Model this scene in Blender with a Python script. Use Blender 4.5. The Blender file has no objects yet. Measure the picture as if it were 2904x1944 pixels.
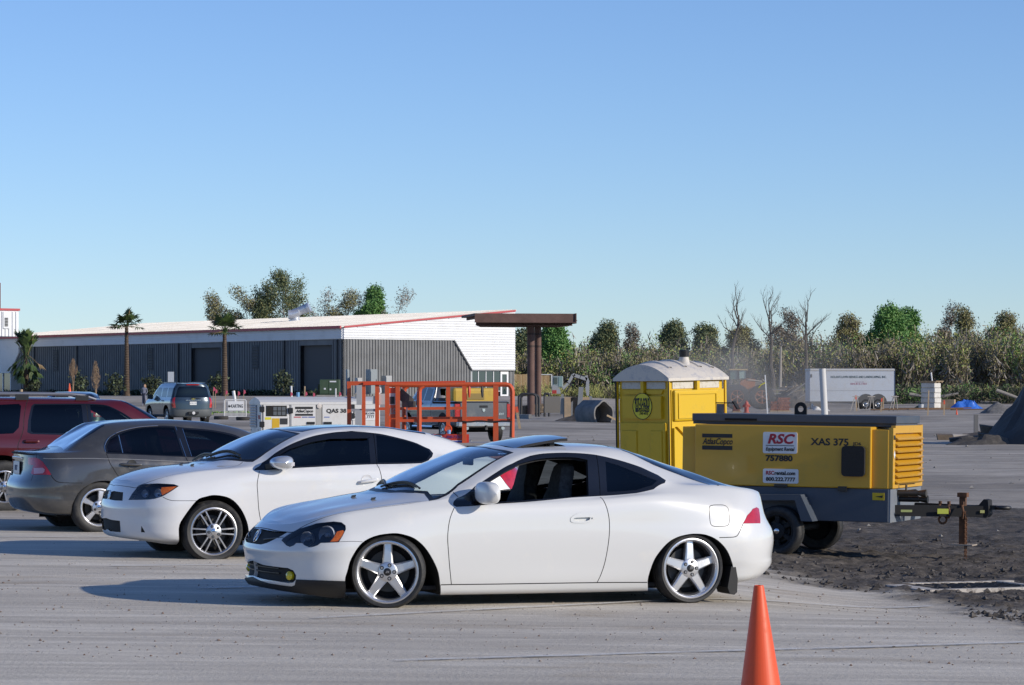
import bpy,bmesh,math,random
import numpy as np
from mathutils import Vector,Matrix,geometry
from mathutils.bvhtree import BVHTree
random.seed(7); rng=np.random.default_rng(11)
SC=bpy.context.scene; COL=SC.collection
FPX,CH,V0,CX=8400.0,1.70,1108.0,1452.0
# camera, sky, sun, exposure
cd=bpy.data.cameras.new('camera'); cam=bpy.data.objects.new('camera',cd); COL.objects.link(cam)
cam.location=(0,0,CH); cam.rotation_euler=(math.radians(90),0,0)
cd.sensor_width=36.0; cd.lens=FPX/2904*36; cd.shift_y=(V0-972)/2904
cd.clip_start=0.5; cd.clip_end=6000
SC.camera=cam
SUN_AZ,SUN_EL=math.atan2(0.92,-0.39),math.radians(20.5)
w=bpy.data.worlds.new("World"); SC.world=w; w.use_nodes=True
nt=w.node_tree; bg=nt.nodes['Background']
sk=nt.nodes.new('ShaderNodeTexSky'); sk.sky_type='NISHITA'; sk.sun_disc=False
sk.sun_elevation=SUN_EL; sk.sun_rotation=SUN_AZ
sk.air_density=0.85; sk.dust_density=0.0; sk.ozone_density=1.9; sk.altitude=0
wb=nt.nodes.new('ShaderNodeMix'); wb.data_type='RGBA'; wb.blend_type='MULTIPLY'; wb.inputs[0].default_value=1.0
wb.inputs[7].default_value=(0.66,0.80,1.10,1)
nt.links.new(sk.outputs['Color'],wb.inputs[6]); nt.links.new(wb.outputs[2],bg.inputs['Color']); bg.inputs['Strength'].default_value=0.132
sl=bpy.data.lights.new('sun','SUN'); sl.energy=4.3; sl.angle=math.radians(0.5); sl.color=(1.0,0.915,0.79)
so=bpy.data.objects.new('sun',sl); COL.objects.link(so)
sd=Vector((math.sin(SUN_AZ)*math.cos(SUN_EL),math.cos(SUN_AZ)*math.cos(SUN_EL),math.sin(SUN_EL)))
so.rotation_euler=sd.to_track_quat('Z','Y').to_euler(); so.location=(60,-30,40)
vs=SC.view_settings; vs.view_transform='Standard'; vs.look='None'; vs.gamma=1.0; vs.exposure=0.0
vs.use_curve_mapping=False
SC.cycles.max_bounces=8; SC.cycles.transparent_max_bounces=16; SC.cycles.volume_bounces=0
SC.cycles.use_denoising=True
# small helpers
def sstep(a,b,x):
 t=np.clip((np.asarray(x,float)-a)/(b-a),0,1); return t*t*(3-2*t)
def gz(x,y):
 """height of the ground: a slight cross fall on the parking lot, a dip where the soil starts, a rise far back"""
 x=np.asarray(x,float); y=np.asarray(y,float)
 z=-0.012*np.clip(x,-12,12)*(1-sstep(30,62,y))
 z=z-0.17*sstep(1.2,3.4,x-0.05*(y-24))*sstep(22.2,26.5,y+0.10*x)*(1-sstep(46,70,y))
 ang=x/np.maximum(y,1)
 left=1-sstep(0.0,0.06,ang)
 z=z+left*(0.12*sstep(90,150,y)+1.13*sstep(203,226,y))+(1-left)*(0.40*sstep(165,205,y)+0.55*sstep(218,260,y))
 return z
def at(u,v,Y):return Vector(((u-CX)*Y/FPX,Y,CH-(v-V0)*Y/FPX))
def gnd(u,v):
 d=((u-CX)/FPX,-(v-V0)/FPX); Y=5.0
 best=None
 lo=5.0
 for i in range(1,700):
  Y=5.0*1.008**i
  if CH+d[1]*Y<=float(gz(d[0]*Y,Y)):
   a,b=Y/1.008,Y
   for _ in range(24):
    m=(a+b)/2
    if CH+d[1]*m<=float(gz(d[0]*m,m)):b=m
    else:a=m
   return Vector((d[0]*b,b,float(gz(d[0]*b,b))))
 return Vector((d[0]*Y,Y,float(gz(d[0]*Y,Y))))
def onG(x,y):return Vector((x,y,float(gz(x,y))))
def atY(u,Y):x=(u-CX)*Y/FPX; return Vector((x,Y,float(gz(x,Y))))
MATS={}
def mat(name,col=(.8,.8,.8),rough=.5,metal=0.,coat=0.,spec=.5,noise=None,dirt=None,bump=None,alpha=None,emis=None):
 if name in MATS:return MATS[name]
 m=bpy.data.materials.new(name); m.use_nodes=True; MATS[name]=m
 n,l=m.node_tree.nodes,m.node_tree.links; b=n['Principled BSDF']
 b.inputs['Base Color'].default_value=(*col,1); b.inputs['Roughness'].default_value=rough
 b.inputs['Metallic'].default_value=metal; b.inputs['Coat Weight'].default_value=coat
 b.inputs['Coat Roughness'].default_value=.04; b.inputs['Specular IOR Level'].default_value=spec
 tc=n.new('ShaderNodeTexCoord'); out=None
 if noise:
  t=n.new('ShaderNodeTexNoise'); t.inputs['Scale'].default_value=noise[0]; t.inputs['Detail'].default_value=6; t.inputs['Roughness'].default_value=.65
  if len(noise)>4:
   mp=n.new('ShaderNodeMapping'); mp.inputs['Scale'].default_value=noise[4]; l.new(tc.outputs['Object'],mp.inputs['Vector']); l.new(mp.outputs['Vector'],t.inputs['Vector'])
  else:l.new(tc.outputs['Object'],t.inputs['Vector'])
  r=n.new('ShaderNodeMapRange'); r.inputs['From Min'].default_value=noise[2]; r.inputs['From Max'].default_value=noise[3]; l.new(t.outputs['Fac'],r.inputs['Value'])
  mx=n.new('ShaderNodeMix'); mx.data_type='RGBA'; mx.inputs[6].default_value=(*col,1); mx.inputs[7].default_value=(*noise[1],1)
  l.new(r.outputs['Result'],mx.inputs['Factor']); out=mx.outputs[2]
 if dirt:
  t=n.new('ShaderNodeTexNoise'); t.inputs['Scale'].default_value=dirt[0]; t.inputs['Detail'].default_value=8; t.inputs['Roughness'].default_value=.7
  l.new(tc.outputs['Object'],t.inputs['Vector'])
  r=n.new('ShaderNodeMapRange'); r.inputs['From Min'].default_value=dirt[2]; r.inputs['From Max'].default_value=dirt[3]; l.new(t.outputs['Fac'],r.inputs['Value'])
  mx=n.new('ShaderNodeMix'); mx.data_type='RGBA'; mx.inputs[6].default_value=(*col,1); mx.inputs[7].default_value=(*dirt[1],1)
  if out:l.new(out,mx.inputs[6])
  l.new(r.outputs['Result'],mx.inputs['Factor']); out=mx.outputs[2]
  rr=n.new('ShaderNodeMapRange'); rr.inputs['To Min'].default_value=rough; rr.inputs['To Max'].default_value=min(1,rough+.35)
  l.new(r.outputs['Result'],rr.inputs['Value']); l.new(rr.outputs['Result'],b.inputs['Roughness'])
 if out:l.new(out,b.inputs['Base Color'])
 if bump:
  t=n.new('ShaderNodeTexNoise'); t.inputs['Scale'].default_value=bump[0]; t.inputs['Detail'].default_value=5; l.new(tc.outputs['Object'],t.inputs['Vector'])
  bp=n.new('ShaderNodeBump'); bp.inputs['Strength'].default_value=bump[1]; bp.inputs['Distance'].default_value=bump[2]
  l.new(t.outputs['Fac'],bp.inputs['Height']); l.new(bp.outputs['Normal'],b.inputs['Normal'])
 if emis:b.inputs['Emission Color'].default_value=(*emis[:3],1); b.inputs['Emission Strength'].default_value=emis[3]
 return m
def glass(name,tint=(.5,.6,.58),gloss=(1,1,1),rough=.0,ior=1.5,boost=1.0):
 """a thin pane: sees through with a tint, mirrors more at a grazing angle"""
 if name in MATS:return MATS[name]
 m=bpy.data.materials.new(name); m.use_nodes=True; MATS[name]=m
 n,l=m.node_tree.nodes,m.node_tree.links; n.remove(n['Principled BSDF'])
 t=n.new('ShaderNodeBsdfTransparent'); t.inputs['Color'].default_value=(*tint,1)
 g=n.new('ShaderNodeBsdfGlossy'); g.inputs['Roughness'].default_value=rough; g.inputs['Color'].default_value=(*gloss,1)
 f=n.new('ShaderNodeFresnel'); f.inputs['IOR'].default_value=ior
 mu=n.new('ShaderNodeMath'); mu.operation='MULTIPLY'; mu.use_clamp=True; mu.inputs[1].default_value=boost; l.new(f.outputs[0],mu.inputs[0])
 mx=n.new('ShaderNodeMixShader'); l.new(mu.outputs[0],mx.inputs[0]); l.new(t.outputs[0],mx.inputs[1]); l.new(g.outputs[0],mx.inputs[2])
 l.new(mx.outputs[0],n['Material Output'].inputs['Surface']); return m
def link(name,me,m=None,parent=None,M=None):
 o=bpy.data.objects.new(name,me); COL.objects.link(o)
 if m is not None and not me.materials:me.materials.append(m)
 if parent is not None:o.parent=parent
 if M is not None:o.matrix_local=M
 return o
def tag(o,label=None,cat=None,group=None,kind=None):
 for k,v in(('label',label),('category',cat),('group',group),('kind',kind)):
  if v:o[k]=v
 return o
def thing(name,label,cat,loc=(0,0,0),rz=0,group=None,M=None):
 o=bpy.data.objects.new(name,None); COL.objects.link(o); o.empty_display_size=.2
 if M is not None:o.matrix_world=M
 else:o.location=loc; o.rotation_euler=(0,0,rz)
 return tag(o,label,cat,group)
def copy_tree(o,parent=None):
 c=o.copy(); COL.objects.link(c)
 if parent is not None:c.parent=parent
 for ch in list(o.children):copy_tree(ch,c)
 return c
class MB:
 """collects simple solids and links them as one mesh object"""
 def __init__(s):s.v=[]; s.f=[]; s.sm=[]
 def add(s,V,Fs,smooth=False):
  k=len(s.v); s.v+=[tuple(p)for p in V]
  for f in Fs:s.f.append(tuple(i+k for i in f)); s.sm.append(smooth)
  return s
 def box(s,x0,x1,y0,y1,z0,z1,M=None,ch=0):
  if ch>0:return s.cbox(x0,x1,y0,y1,z0,z1,ch,M)
  V=[Vector(p)for p in((x0,y0,z0),(x1,y0,z0),(x1,y1,z0),(x0,y1,z0),(x0,y0,z1),(x1,y0,z1),(x1,y1,z1),(x0,y1,z1))]
  if M is not None:V=[M@p for p in V]
  return s.add(V,[(0,3,2,1),(4,5,6,7),(0,1,5,4),(1,2,6,5),(2,3,7,6),(3,0,4,7)])
 def cbox(s,x0,x1,y0,y1,z0,z1,c,M=None):
  bm=bmesh.new(); bmesh.ops.create_cube(bm,size=1)
  for v in bm.verts:v.co=Vector(((x0+x1)/2+v.co.x*(x1-x0),(y0+y1)/2+v.co.y*(y1-y0),(z0+z1)/2+v.co.z*(z1-z0)))
  bmesh.ops.bevel(bm,geom=bm.edges[:],offset=c,segments=2,profile=.5,affect='EDGES')
  bm.verts.index_update()
  V=[v.co.copy()for v in bm.verts]; Fs=[tuple(v.index for v in f.verts)for f in bm.faces]; bm.free()
  if M is not None:V=[M@p for p in V]
  return s.add(V,Fs)
 def obox(s,c,ax,ay,az):
  c,ax,ay,az=map(Vector,(c,ax,ay,az))
  V=[c+i*ax+j*ay+k*az for k in(-1,1)for j in(-1,1)for i in(-1,1)]
  return s.add(V,[(0,2,3,1),(4,5,7,6),(0,1,5,4),(1,3,7,5),(3,2,6,7),(2,0,4,6)])
 def bar(s,a,b,w,h=None,up=(0,0,1)):
  a,b=Vector(a),Vector(b); h=h or w; d=(b-a).normalized(); u=Vector(up)
  if abs(d.dot(u))>.98:u=Vector((0,1,0))
  r=d.cross(u).normalized(); q=r.cross(d)
  return s.obox((a+b)/2,(b-a)/2,r*w/2,q*h/2)
 def tube(s,pts,r,n=8,cap=True,closed=False):
  pts=[Vector(p)for p in pts]; R=r if isinstance(r,(list,tuple))else[r]*len(pts)
  N=len(pts); V=[]; Fs=[]; pu=None
  for i,p in enumerate(pts):
   if closed:d=pts[(i+1)%N]-pts[i-1]
   else:d=pts[min(i+1,N-1)]-pts[max(i-1,0)]
   d=d.normalized()if d.length>1e-9 else Vector((0,0,1))
   if pu is None:
    u=Vector((0,0,1))if abs(d.z)<.9 else Vector((1,0,0)); pu=(u-d*u.dot(d)).normalized()
   else:
    pu=pu-d*pu.dot(d); pu=pu.normalized()if pu.length>1e-6 else Vector((1,0,0))
   q=d.cross(pu)
   for k in range(n):
    a=2*math.pi*k/n; V.append(p+R[i]*(math.cos(a)*pu+math.sin(a)*q))
  M_=N if closed else N-1
  for i in range(M_):
   for k in range(n):
    j=(i+1)%N; Fs.append((i*n+k,i*n+(k+1)%n,j*n+(k+1)%n,j*n+k))
  if cap and not closed:Fs+=[tuple(range(n-1,-1,-1)),tuple((N-1)*n+k for k in range(n))]
  return s.add(V,Fs,True)
 def cyl(s,a,b,r,n=16,r2=None):return s.tube([a,b],[r,r if r2 is None else r2],n)
 def lathe(s,prof,n=24,M=None,axis='z',closed=False):
  """prof: (radius, height) turned about an axis"""
  V=[]; Fs=[]; m=len(prof)
  for k in range(n):
   a=2*math.pi*k/n
   for r,h in prof:
    p=Vector((r*math.cos(a),r*math.sin(a),h))if axis=='z' else Vector((r*math.cos(a),h,r*math.sin(a)))
    V.append(M@p if M is not None else p)
  for k in range(n):
   k2=(k+1)%n
   for i in range(m if closed else m-1):
    j=(i+1)%m
    f=(k*m+i,k2*m+i,k2*m+j,k*m+j)
    Fs.append(f if axis=='z' else f[::-1])
  return s.add(V,Fs,True)
 def prism(s,poly,d0,d1,fn):
  """a polygon (a, b) pushed from depth d0 to d1; fn(a, b, d) gives the point"""
  n=len(poly); V=[fn(a,b,d0)for a,b in poly]+[fn(a,b,d1)for a,b in poly]
  tri=geometry.tessellate_polygon([[Vector((a,b,0))for a,b in poly]])
  ar=sum(poly[i][0]*poly[(i+1)%n][1]-poly[(i+1)%n][0]*poly[i][1]for i in range(n))
  Fs=[]
  for t in tri:
   t=tuple(t); q=[poly[i]for i in t]
   sg=(q[1][0]-q[0][0])*(q[2][1]-q[0][1])-(q[2][0]-q[0][0])*(q[1][1]-q[0][1])
   if sg<0:t=t[::-1]
   Fs.append(t[::-1]); Fs.append(tuple(i+n for i in t))
  for i in range(n):
   j=(i+1)%n; f=(i,j,j+n,i+n); Fs.append(f if ar>0 else f[::-1])
  return s.add(V,Fs)
 def grid(s,rows,smooth=True,closed=False):
  m=len(rows[0]); V=[p for r in rows for p in r]; Fs=[]
  for i in range(len(rows)-1):
   for k in range(m if closed else m-1):
    Fs.append((i*m+k,i*m+(k+1)%m,(i+1)*m+(k+1)%m,(i+1)*m+k))
  return s.add(V,Fs,smooth)
 def mesh(s,name):
  me=bpy.data.meshes.new(name); me.from_pydata(s.v,[],s.f); me.update()
  me.polygons.foreach_set('use_smooth',s.sm)
  return me
 def build(s,name,m,parent=None,M=None,fix=False,kind=None):
  me=s.mesh(name)
  if fix:
   bm=bmesh.new(); bm.from_mesh(me); bmesh.ops.remove_doubles(bm,verts=bm.verts,dist=1e-5); bmesh.ops.recalc_face_normals(bm,faces=bm.faces); bm.to_mesh(me); bm.free()
  o=link(name,me,m,parent,M)
  if any(s.sm)and not all(s.sm):sharp(me)
  elif any(s.sm):sharp(me,40)
  if kind:o['kind']=kind
  return o
def sharp(me,deg=40):
 try:me.set_sharp_from_angle(angle=math.radians(deg))
 except Exception:pass
def text(name,s,size,m,parent,origin,right,up,bold=0.,shear=0.,align='CENTER',width=None,depth=.0015,sx=1.0):
 """flat lettering with a hair of thickness, standing on a plane given by its right and up vectors"""
 c=bpy.data.curves.new(name,'FONT'); c.body=s; c.size=size; c.align_x=align; c.align_y='CENTER'; c.extrude=depth; c.offset=bold; c.shear=shear; c.resolution_u=3
 o=bpy.data.objects.new(name+'_tmp',c); COL.objects.link(o)
 bpy.context.view_layer.update()
 me=bpy.data.meshes.new_from_object(o.evaluated_get(bpy.context.evaluated_depsgraph_get()))
 bpy.data.objects.remove(o); bpy.data.curves.remove(c); me.name=name
 xs=[v.co.x for v in me.vertices]
 if width and xs and max(xs)>min(xs):sx=width/(max(xs)-min(xs))
 R,U=Vector(right).normalized(),Vector(up).normalized(); N=R.cross(U)
 for v in me.vertices:v.co=Vector(origin)+R*v.co.x*sx+U*v.co.y+N*(v.co.z+depth)
 me.materials.clear()
 return link(name,me,m,parent)
def arc(cx,cz,r,a0,a1,n):return[(cx+r*math.cos(math.radians(a0+(a1-a0)*i/n)),cz+r*math.sin(math.radians(a0+(a1-a0)*i/n)))for i in range(n+1)]
def rrect(x0,x1,z0,z1,r,n=4):
 P=[]
 for cx,cz,a in((x1-r,z0+r,-90),(x1-r,z1-r,0),(x0+r,z1-r,90),(x0+r,z0+r,180)):P+=arc(cx,cz,r,a,a+90,n)
 return P
XZ=lambda a,b,d:Vector((a,d,b))
# shared materials
white_paint=mat('white_paint',(.66,.66,.66),.32,coat=1,dirt=(3,(.68,.66,.61),.56,.80))
pearl_paint=mat('pearl_paint',(.62,.62,.61),.30,coat=1,dirt=(2.2,(.70,.67,.61),.58,.82))
black_trim=mat('black_trim',(.012,.012,.013),.35)
black_rubber=mat('black_rubber',(.016,.016,.017),.7,dirt=(9,(.10,.09,.08),.60,.95))
tyre_mat=mat('tyre',(.018,.018,.019),.62,dirt=(14,(.085,.08,.07),.48,.9),bump=(70,.25,.004))
matte_black=mat('matte_black',(.010,.010,.011),.8)
void_black=mat('void_black',(.006,.006,.007),.95)
gap_dark=mat('gap_dark',(.025,.025,.027),.9)
chrome=mat('chrome',(.75,.76,.77),.12,1)
alloy=mat('polished_alloy',(.74,.74,.75),.34,.9,dirt=(8,(.42,.40,.38),.55,.9))
alloy_grey=mat('silver_alloy',(.55,.55,.56),.33,1,dirt=(8,(.30,.28,.26),.55,.9))
alloy_dark=mat('dark_alloy',(.05,.05,.055),.5,.4)
brake_steel=mat('brake_steel',(.07,.07,.07),.55,1)
red_lens=mat('red_lens',(.50,.012,.014),.08,coat=1,noise=(14,(.30,.004,.006),.4,.7))
amber_lens=mat('amber_lens',(.55,.13,.015),.10,coat=1,noise=(60,(.40,.08,.01),.4,.6))
clear_lens=mat('clear_lens',(.62,.60,.62),.08,coat=1)
dark_liner=mat('dark_liner',(.02,.02,.022),.9)
chrome_lamp=mat('lamp_reflector',(.72,.75,.80),.35,.6)
smoked=glass('smoked_lens',(.62,.66,.72),rough=.02,ior=1.5,boost=1.4)
win_clear=glass('clear_window',(.72,.82,.80),ior=1.52)
win_screen=glass('windscreen',(.66,.78,.78),ior=1.52,boost=2.4)
win_tint=glass('tinted_window',(.10,.12,.12),ior=1.5)
win_dark=glass('dark_window',(.025,.028,.03),ior=1.5)
# the ground: one sheet, parking lot, churned soil and gravel
def vnoise(x,y,seed=0):
 """smooth value noise on numpy arrays"""
 r=np.random.default_rng(seed); T=r.random((256,256))
 xi=np.floor(x).astype(int); yi=np.floor(y).astype(int); fx,fy=x-xi,y-yi; fx=fx*fx*(3-2*fx); fy=fy*fy*(3-2*fy)
 g=lambda a,b:T[a%256,b%256]
 return(g(xi,yi)*(1-fx)+g(xi+1,yi)*fx)*(1-fy)+(g(xi,yi+1)*(1-fx)+g(xi+1,yi+1)*fx)*fy
def fbm(x,y,o=4,seed=0):return sum(vnoise(x*2**k,y*2**k,seed+k)*.5**k for k in range(o))/(2-.5**(o-1))-.5
SOIL=[gnd(*p)for p in((2120,1612),(2280,1640),(2420,1662),(2560,1690),(2740,1722),(3150,1800),(3150,1452),(2904,1446),(2640,1442),(2400,1455),(2150,1480),(1900,1510),(1900,1580))]
SP=[(p.x,p.y)for p in SOIL]
def soil_mask(x,y):
 P=np.stack([x,y],1); ins=inside2(P,SP); d=np.full(len(P),1e9); n=len(SP)
 for i in range(n):
  a,b=np.array(SP[i]),np.array(SP[(i+1)%n]); e=b-a; t=np.clip(((P-a)@e)/(e@e),0,1); d=np.minimum(d,np.linalg.norm(P-a-t[:,None]*e,axis=1))
 sd=np.where(ins,d,-d)+.25+1.6*fbm(x*.7,y*.7,4,3)+.5*fbm(x*3.1,y*3.1,3,9)
 return sstep(-.6,.8,sd)
def inside2(P,Q):
 x,y=P[:,0],P[:,1]; r=np.zeros(len(P),bool); j=len(Q)-1
 for i in range(len(Q)):
  xi,yi=Q[i]; xj,yj=Q[j]
  if yi!=yj:r^=((yi>y)!=(yj>y))&(x<(xj-xi)*(y-yi)/(yj-yi)+xi)
  j=i
 return r
def build_ground():
 Y=np.concatenate([np.linspace(-60,12,12),np.linspace(13,19,60)[:-1],np.linspace(19,38,400)[:-1],38*(60/38)**np.linspace(0,1,110)[:-1],60*(330/60)**np.linspace(0,1,150)[:-1],330*(2600/330)**np.linspace(0,1,12)])
 A=np.concatenate([-np.geomspace(40,.24,14),np.linspace(-.23,.23,330),np.geomspace(.24,40,14)])
 YY,AA=np.meshgrid(Y,A,indexing='ij'); XX=AA*np.maximum(YY,16.); x,y=XX.ravel(),YY.ravel()
 z=gz(x,y); near=(y>13)&(y<60)&(np.abs(AA.ravel())<.235); m=np.zeros(len(x)); m[near]=soil_mask(x[near],y[near])
 n1=fbm(x*1.1,y*1.1,5,21); n2=fbm(x*5,y*5,4,31); n3=fbm(x*14,y*14,3,41)
 z=z+m*(.07*n1+.09*np.maximum(n2-.06,0)+.03*n2+.035*n3)*sstep(18,22,y)
 far=sstep(38,60,y); z=z+near*(1-m)*.010*n1*(1-far)+far*(1-sstep(200,330,y))*(.10*fbm(x*.16,y*.16,4,51)+.05*n1)
 nr,nc=YY.shape; me=bpy.data.meshes.new('ground'); i,k=np.meshgrid(np.arange(nr-1),np.arange(nc-1),indexing='ij'); a=(i*nc+k).ravel()
 me.from_pydata(np.stack([x,y,z],1).tolist(),[],np.stack([a,a+1,a+nc+1,a+nc],1).tolist()); me.update(); me.polygons.foreach_set('use_smooth',[True]*len(a))
 at_=me.attributes.new('soil','FLOAT','POINT'); at_.data.foreach_set('value',m.astype(np.float32))
 gr=np.clip((y>31)*sstep(30,42,y+.2*x),0,1); at2=me.attributes.new('gravel','FLOAT','POINT'); at2.data.foreach_set('value',gr.astype(np.float32))
 mt=bpy.data.materials.new('lot_surface'); mt.use_nodes=True; n,l=mt.node_tree.nodes,mt.node_tree.links; b=n['Principled BSDF']; b.inputs['Roughness'].default_value=.92; b.inputs['Specular IOR Level'].default_value=.2
 geo=n.new('ShaderNodeNewGeometry')
 def noise(scale,det=5,rough=.6,sc=None,rot=0):
  t=n.new('ShaderNodeTexNoise'); t.inputs['Scale'].default_value=scale; t.inputs['Detail'].default_value=det; t.inputs['Roughness'].default_value=rough
  mp=n.new('ShaderNodeMapping'); mp.inputs['Scale'].default_value=sc or(1,1,1); mp.inputs['Rotation'].default_value=(0,0,rot); mp.vector_type='POINT'
  l.new(geo.outputs['Position'],mp.inputs['Vector']); l.new(mp.outputs['Vector'],t.inputs['Vector']); return t.outputs['Fac']
 def rng_(v,a,b_,c=0,d=1):
  r=n.new('ShaderNodeMapRange'); r.inputs['From Min'].default_value=a; r.inputs['From Max'].default_value=b_; r.inputs['To Min'].default_value=c; r.inputs['To Max'].default_value=d; l.new(v,r.inputs['Value']); return r.outputs['Result']
 def mixc(f,c1,c2):
  x_=n.new('ShaderNodeMix'); x_.data_type='RGBA'
  for s_,c in((6,c1),(7,c2)):
   if isinstance(c,tuple):x_.inputs[s_].default_value=(*c,1)
   else:l.new(c,x_.inputs[s_])
  l.new(f,x_.inputs[0]); return x_.outputs[2]
 def attr(nm):t=n.new('ShaderNodeAttribute'); t.attribute_name=nm; return t.outputs['Fac']
 c=mixc(rng_(noise(1.0,6,.62,(.10,1.3,1),-.33),.36,.66),(.62,.565,.475),(.45,.405,.34))
 c=mixc(rng_(noise(3.2,6,.68,(.12,1.0,1),-.30),.50,.72),c,(.74,.68,.58))
 c=mixc(rng_(noise(9,5,.7,(.16,1.4,1),-.36),.56,.74,0,.6),c,(.33,.30,.265))
 c=mixc(rng_(noise(.9,4,.55,(.5,1.2,1),.2),.60,.74,0,.75),c,(.40,.325,.235))
 c=mixc(rng_(noise(46,3,.6),.58,.72,0,.55),c,(.25,.225,.20))
 c=mixc(rng_(noise(60,3,.6),.62,.74,0,.6),c,(.66,.62,.57))
 s_=mixc(rng_(noise(3.4,8,.72),.38,.64),(.045,.039,.033),(.14,.12,.10))
 s_=mixc(rng_(noise(17,6,.75),.55,.72),s_,(.26,.23,.195)); s_=mixc(rng_(noise(38,4,.7),.62,.75),s_,(.33,.30,.26))
 g=mixc(rng_(noise(.35,6,.65,(.5,1.6,1)),.35,.62),(.50,.45,.385),(.30,.27,.23)); g=mixc(rng_(noise(2.4,6,.7,(.4,1.5,1)),.5,.7),g,(.20,.18,.155)); g=mixc(rng_(noise(9,5,.7),.56,.7,0,.7),g,(.52,.47,.40))
 g=mixc(rng_(noise(.05,4,.6),.48,.60,0,.75),g,(.19,.17,.145))
 c=mixc(attr('gravel'),c,g); c=mixc(attr('soil'),c,s_); l.new(c,b.inputs['Base Color'])
 bp=n.new('ShaderNodeBump'); bp.inputs['Strength'].default_value=.55; bp.inputs['Distance'].default_value=.018; l.new(noise(24,6,.7),bp.inputs['Height']); l.new(bp.outputs['Normal'],b.inputs['Normal'])
 o=link('ground',me,mt); o['kind']='structure'; return o
build_ground()
def sheet_line(name,p0,p1,wd,m,lift=.012,n=24):
 """a painted line lying on the ground between two points"""
 a,b=Vector(p0),Vector(p1); d=(b-a); d.z=0; q=Vector((-d.y,d.x,0)).normalized()*wd/2; rows=[]
 for i in range(n+1):
  p=a+(b-a)*i/n; rows.append([Vector((s.x,s.y,float(gz(s.x,s.y))+lift))for s in(p-q,p+q)])
 o=MB().grid(rows).build(name,m); o['kind']='structure'; return o
def paint_mat():
 m=bpy.data.materials.new('worn_paint'); m.use_nodes=True; n,l=m.node_tree.nodes,m.node_tree.links; b=n['Principled BSDF']; b.inputs['Base Color'].default_value=(.66,.64,.60,1); b.inputs['Roughness'].default_value=.9
 geo=n.new('ShaderNodeNewGeometry'); t=n.new('ShaderNodeTexNoise'); t.inputs['Scale'].default_value=5; t.inputs['Detail'].default_value=8; t.inputs['Roughness'].default_value=.75; l.new(geo.outputs['Position'],t.inputs['Vector'])
 r=n.new('ShaderNodeMapRange'); r.inputs['From Min'].default_value=.42; r.inputs['From Max'].default_value=.66; r.inputs['To Min'].default_value=.85; r.inputs['To Max'].default_value=.05; l.new(t.outputs['Fac'],r.inputs['Value']); l.new(r.outputs['Result'],b.inputs['Alpha']); return m
wpaint=paint_mat()
for p0,p1 in(((893,1756),(2640,1722)),((1120,1877),(2990,1823)),((560,1671),(1500,1650)),((320,1607),(900,1603)),((-60,1526),(320,1525))):sheet_line('bay_line',gnd(*p0),gnd(*p1),.09,wpaint)
def scatter():
 b=MB(); r=np.random.default_rng(5)
 base=[Vector(v)for v in((1,0,0),(-1,0,0),(0,1,0),(0,-1,0),(0,0,1),(0,0,-.4))]; F=[(0,2,4),(2,1,4),(1,3,4),(3,0,4),(2,0,5),(1,2,5),(3,1,5),(0,3,5)]
 def put(lst,n,smin,smax,ys,ok):
  y=ys[0]+(ys[1]-ys[0])*r.random(n*8)**1.2; x=(r.random(n*8)-.5)*.40*y; k=ok(x,y); x,y=x[k][:n],y[k][:n]; z=gz(x,y)
  for x_,y_,z_ in zip(x.tolist(),y.tolist(),z.tolist()):
   s=smin*(smax/smin)**(r.random()**2.2); a=r.random()*6.28; ca,sa=math.cos(a),math.sin(a); q=r.random(6)*.6+.7
   lst.add([(x_+(v.x*ca-v.y*sa)*s*t,y_+(v.x*sa+v.y*ca)*s*t,z_+v.z*s*t*.7+s*.2)for v,t in zip(base,q.tolist())],F)
 put(b,1500,.004,.017,(18.5,32),lambda x,y:soil_mask(x,y)<.3); b.build('pebbles',mat('pebble',(.34,.30,.26),.9,noise=(7,(.20,.13,.09),.4,.6)),kind='stuff')
 c=MB(); put(c,2600,.010,.05,(22,38),lambda x,y:(x>1.5)&(soil_mask(x,y)>.4)); c.build('soil_clods',mat('clod',(.055,.047,.04),.95,noise=(5,(.16,.14,.12),.5,.7)),kind='stuff')
 d=MB(); put(d,900,.015,.07,(38,120),lambda x,y:x<1e9); d.build('rubble',mat('rubble_mat',(.30,.28,.25),.95,noise=(3,(.12,.11,.10),.4,.6)),kind='stuff')
scatter()
# the workshop
clad_white=mat('white_cladding',(.74,.75,.76),.45,spec=.4,dirt=(.6,(.62,.62,.60),.5,.9))
clad_grey=mat('grey_cladding',(.15,.155,.16),.55,dirt=(.8,(.15,.15,.145),.45,.8))
red_trim=mat('red_trim',(.42,.030,.040),.4)
roof_tan=mat('roof_sheet',(.68,.65,.60),.6,dirt=(.3,(.50,.46,.40),.4,.8))
door_grey=mat('shutter_grey',(.20,.205,.21),.5)
blueglass=mat('office_glass',(.03,.05,.055),.04,spec=.9)
BO=at(973,1121,236); BO.z=1.22
BR=Matrix.Translation(BO)@Matrix.Rotation(math.atan2(.595,.803),4,'Z'); BI=BR.inverted()
def onface(u,v,axis,val,M=BR):
 """pixel to the local point on the plane axis = val"""
 I=M.inverted(); o=I@Vector((0,0,CH)); d=I.to_3x3()@Vector(((u-CX)/FPX,1,-(v-V0)/FPX)); t=(val-o[axis])/d[axis]; return o+d*t
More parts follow.
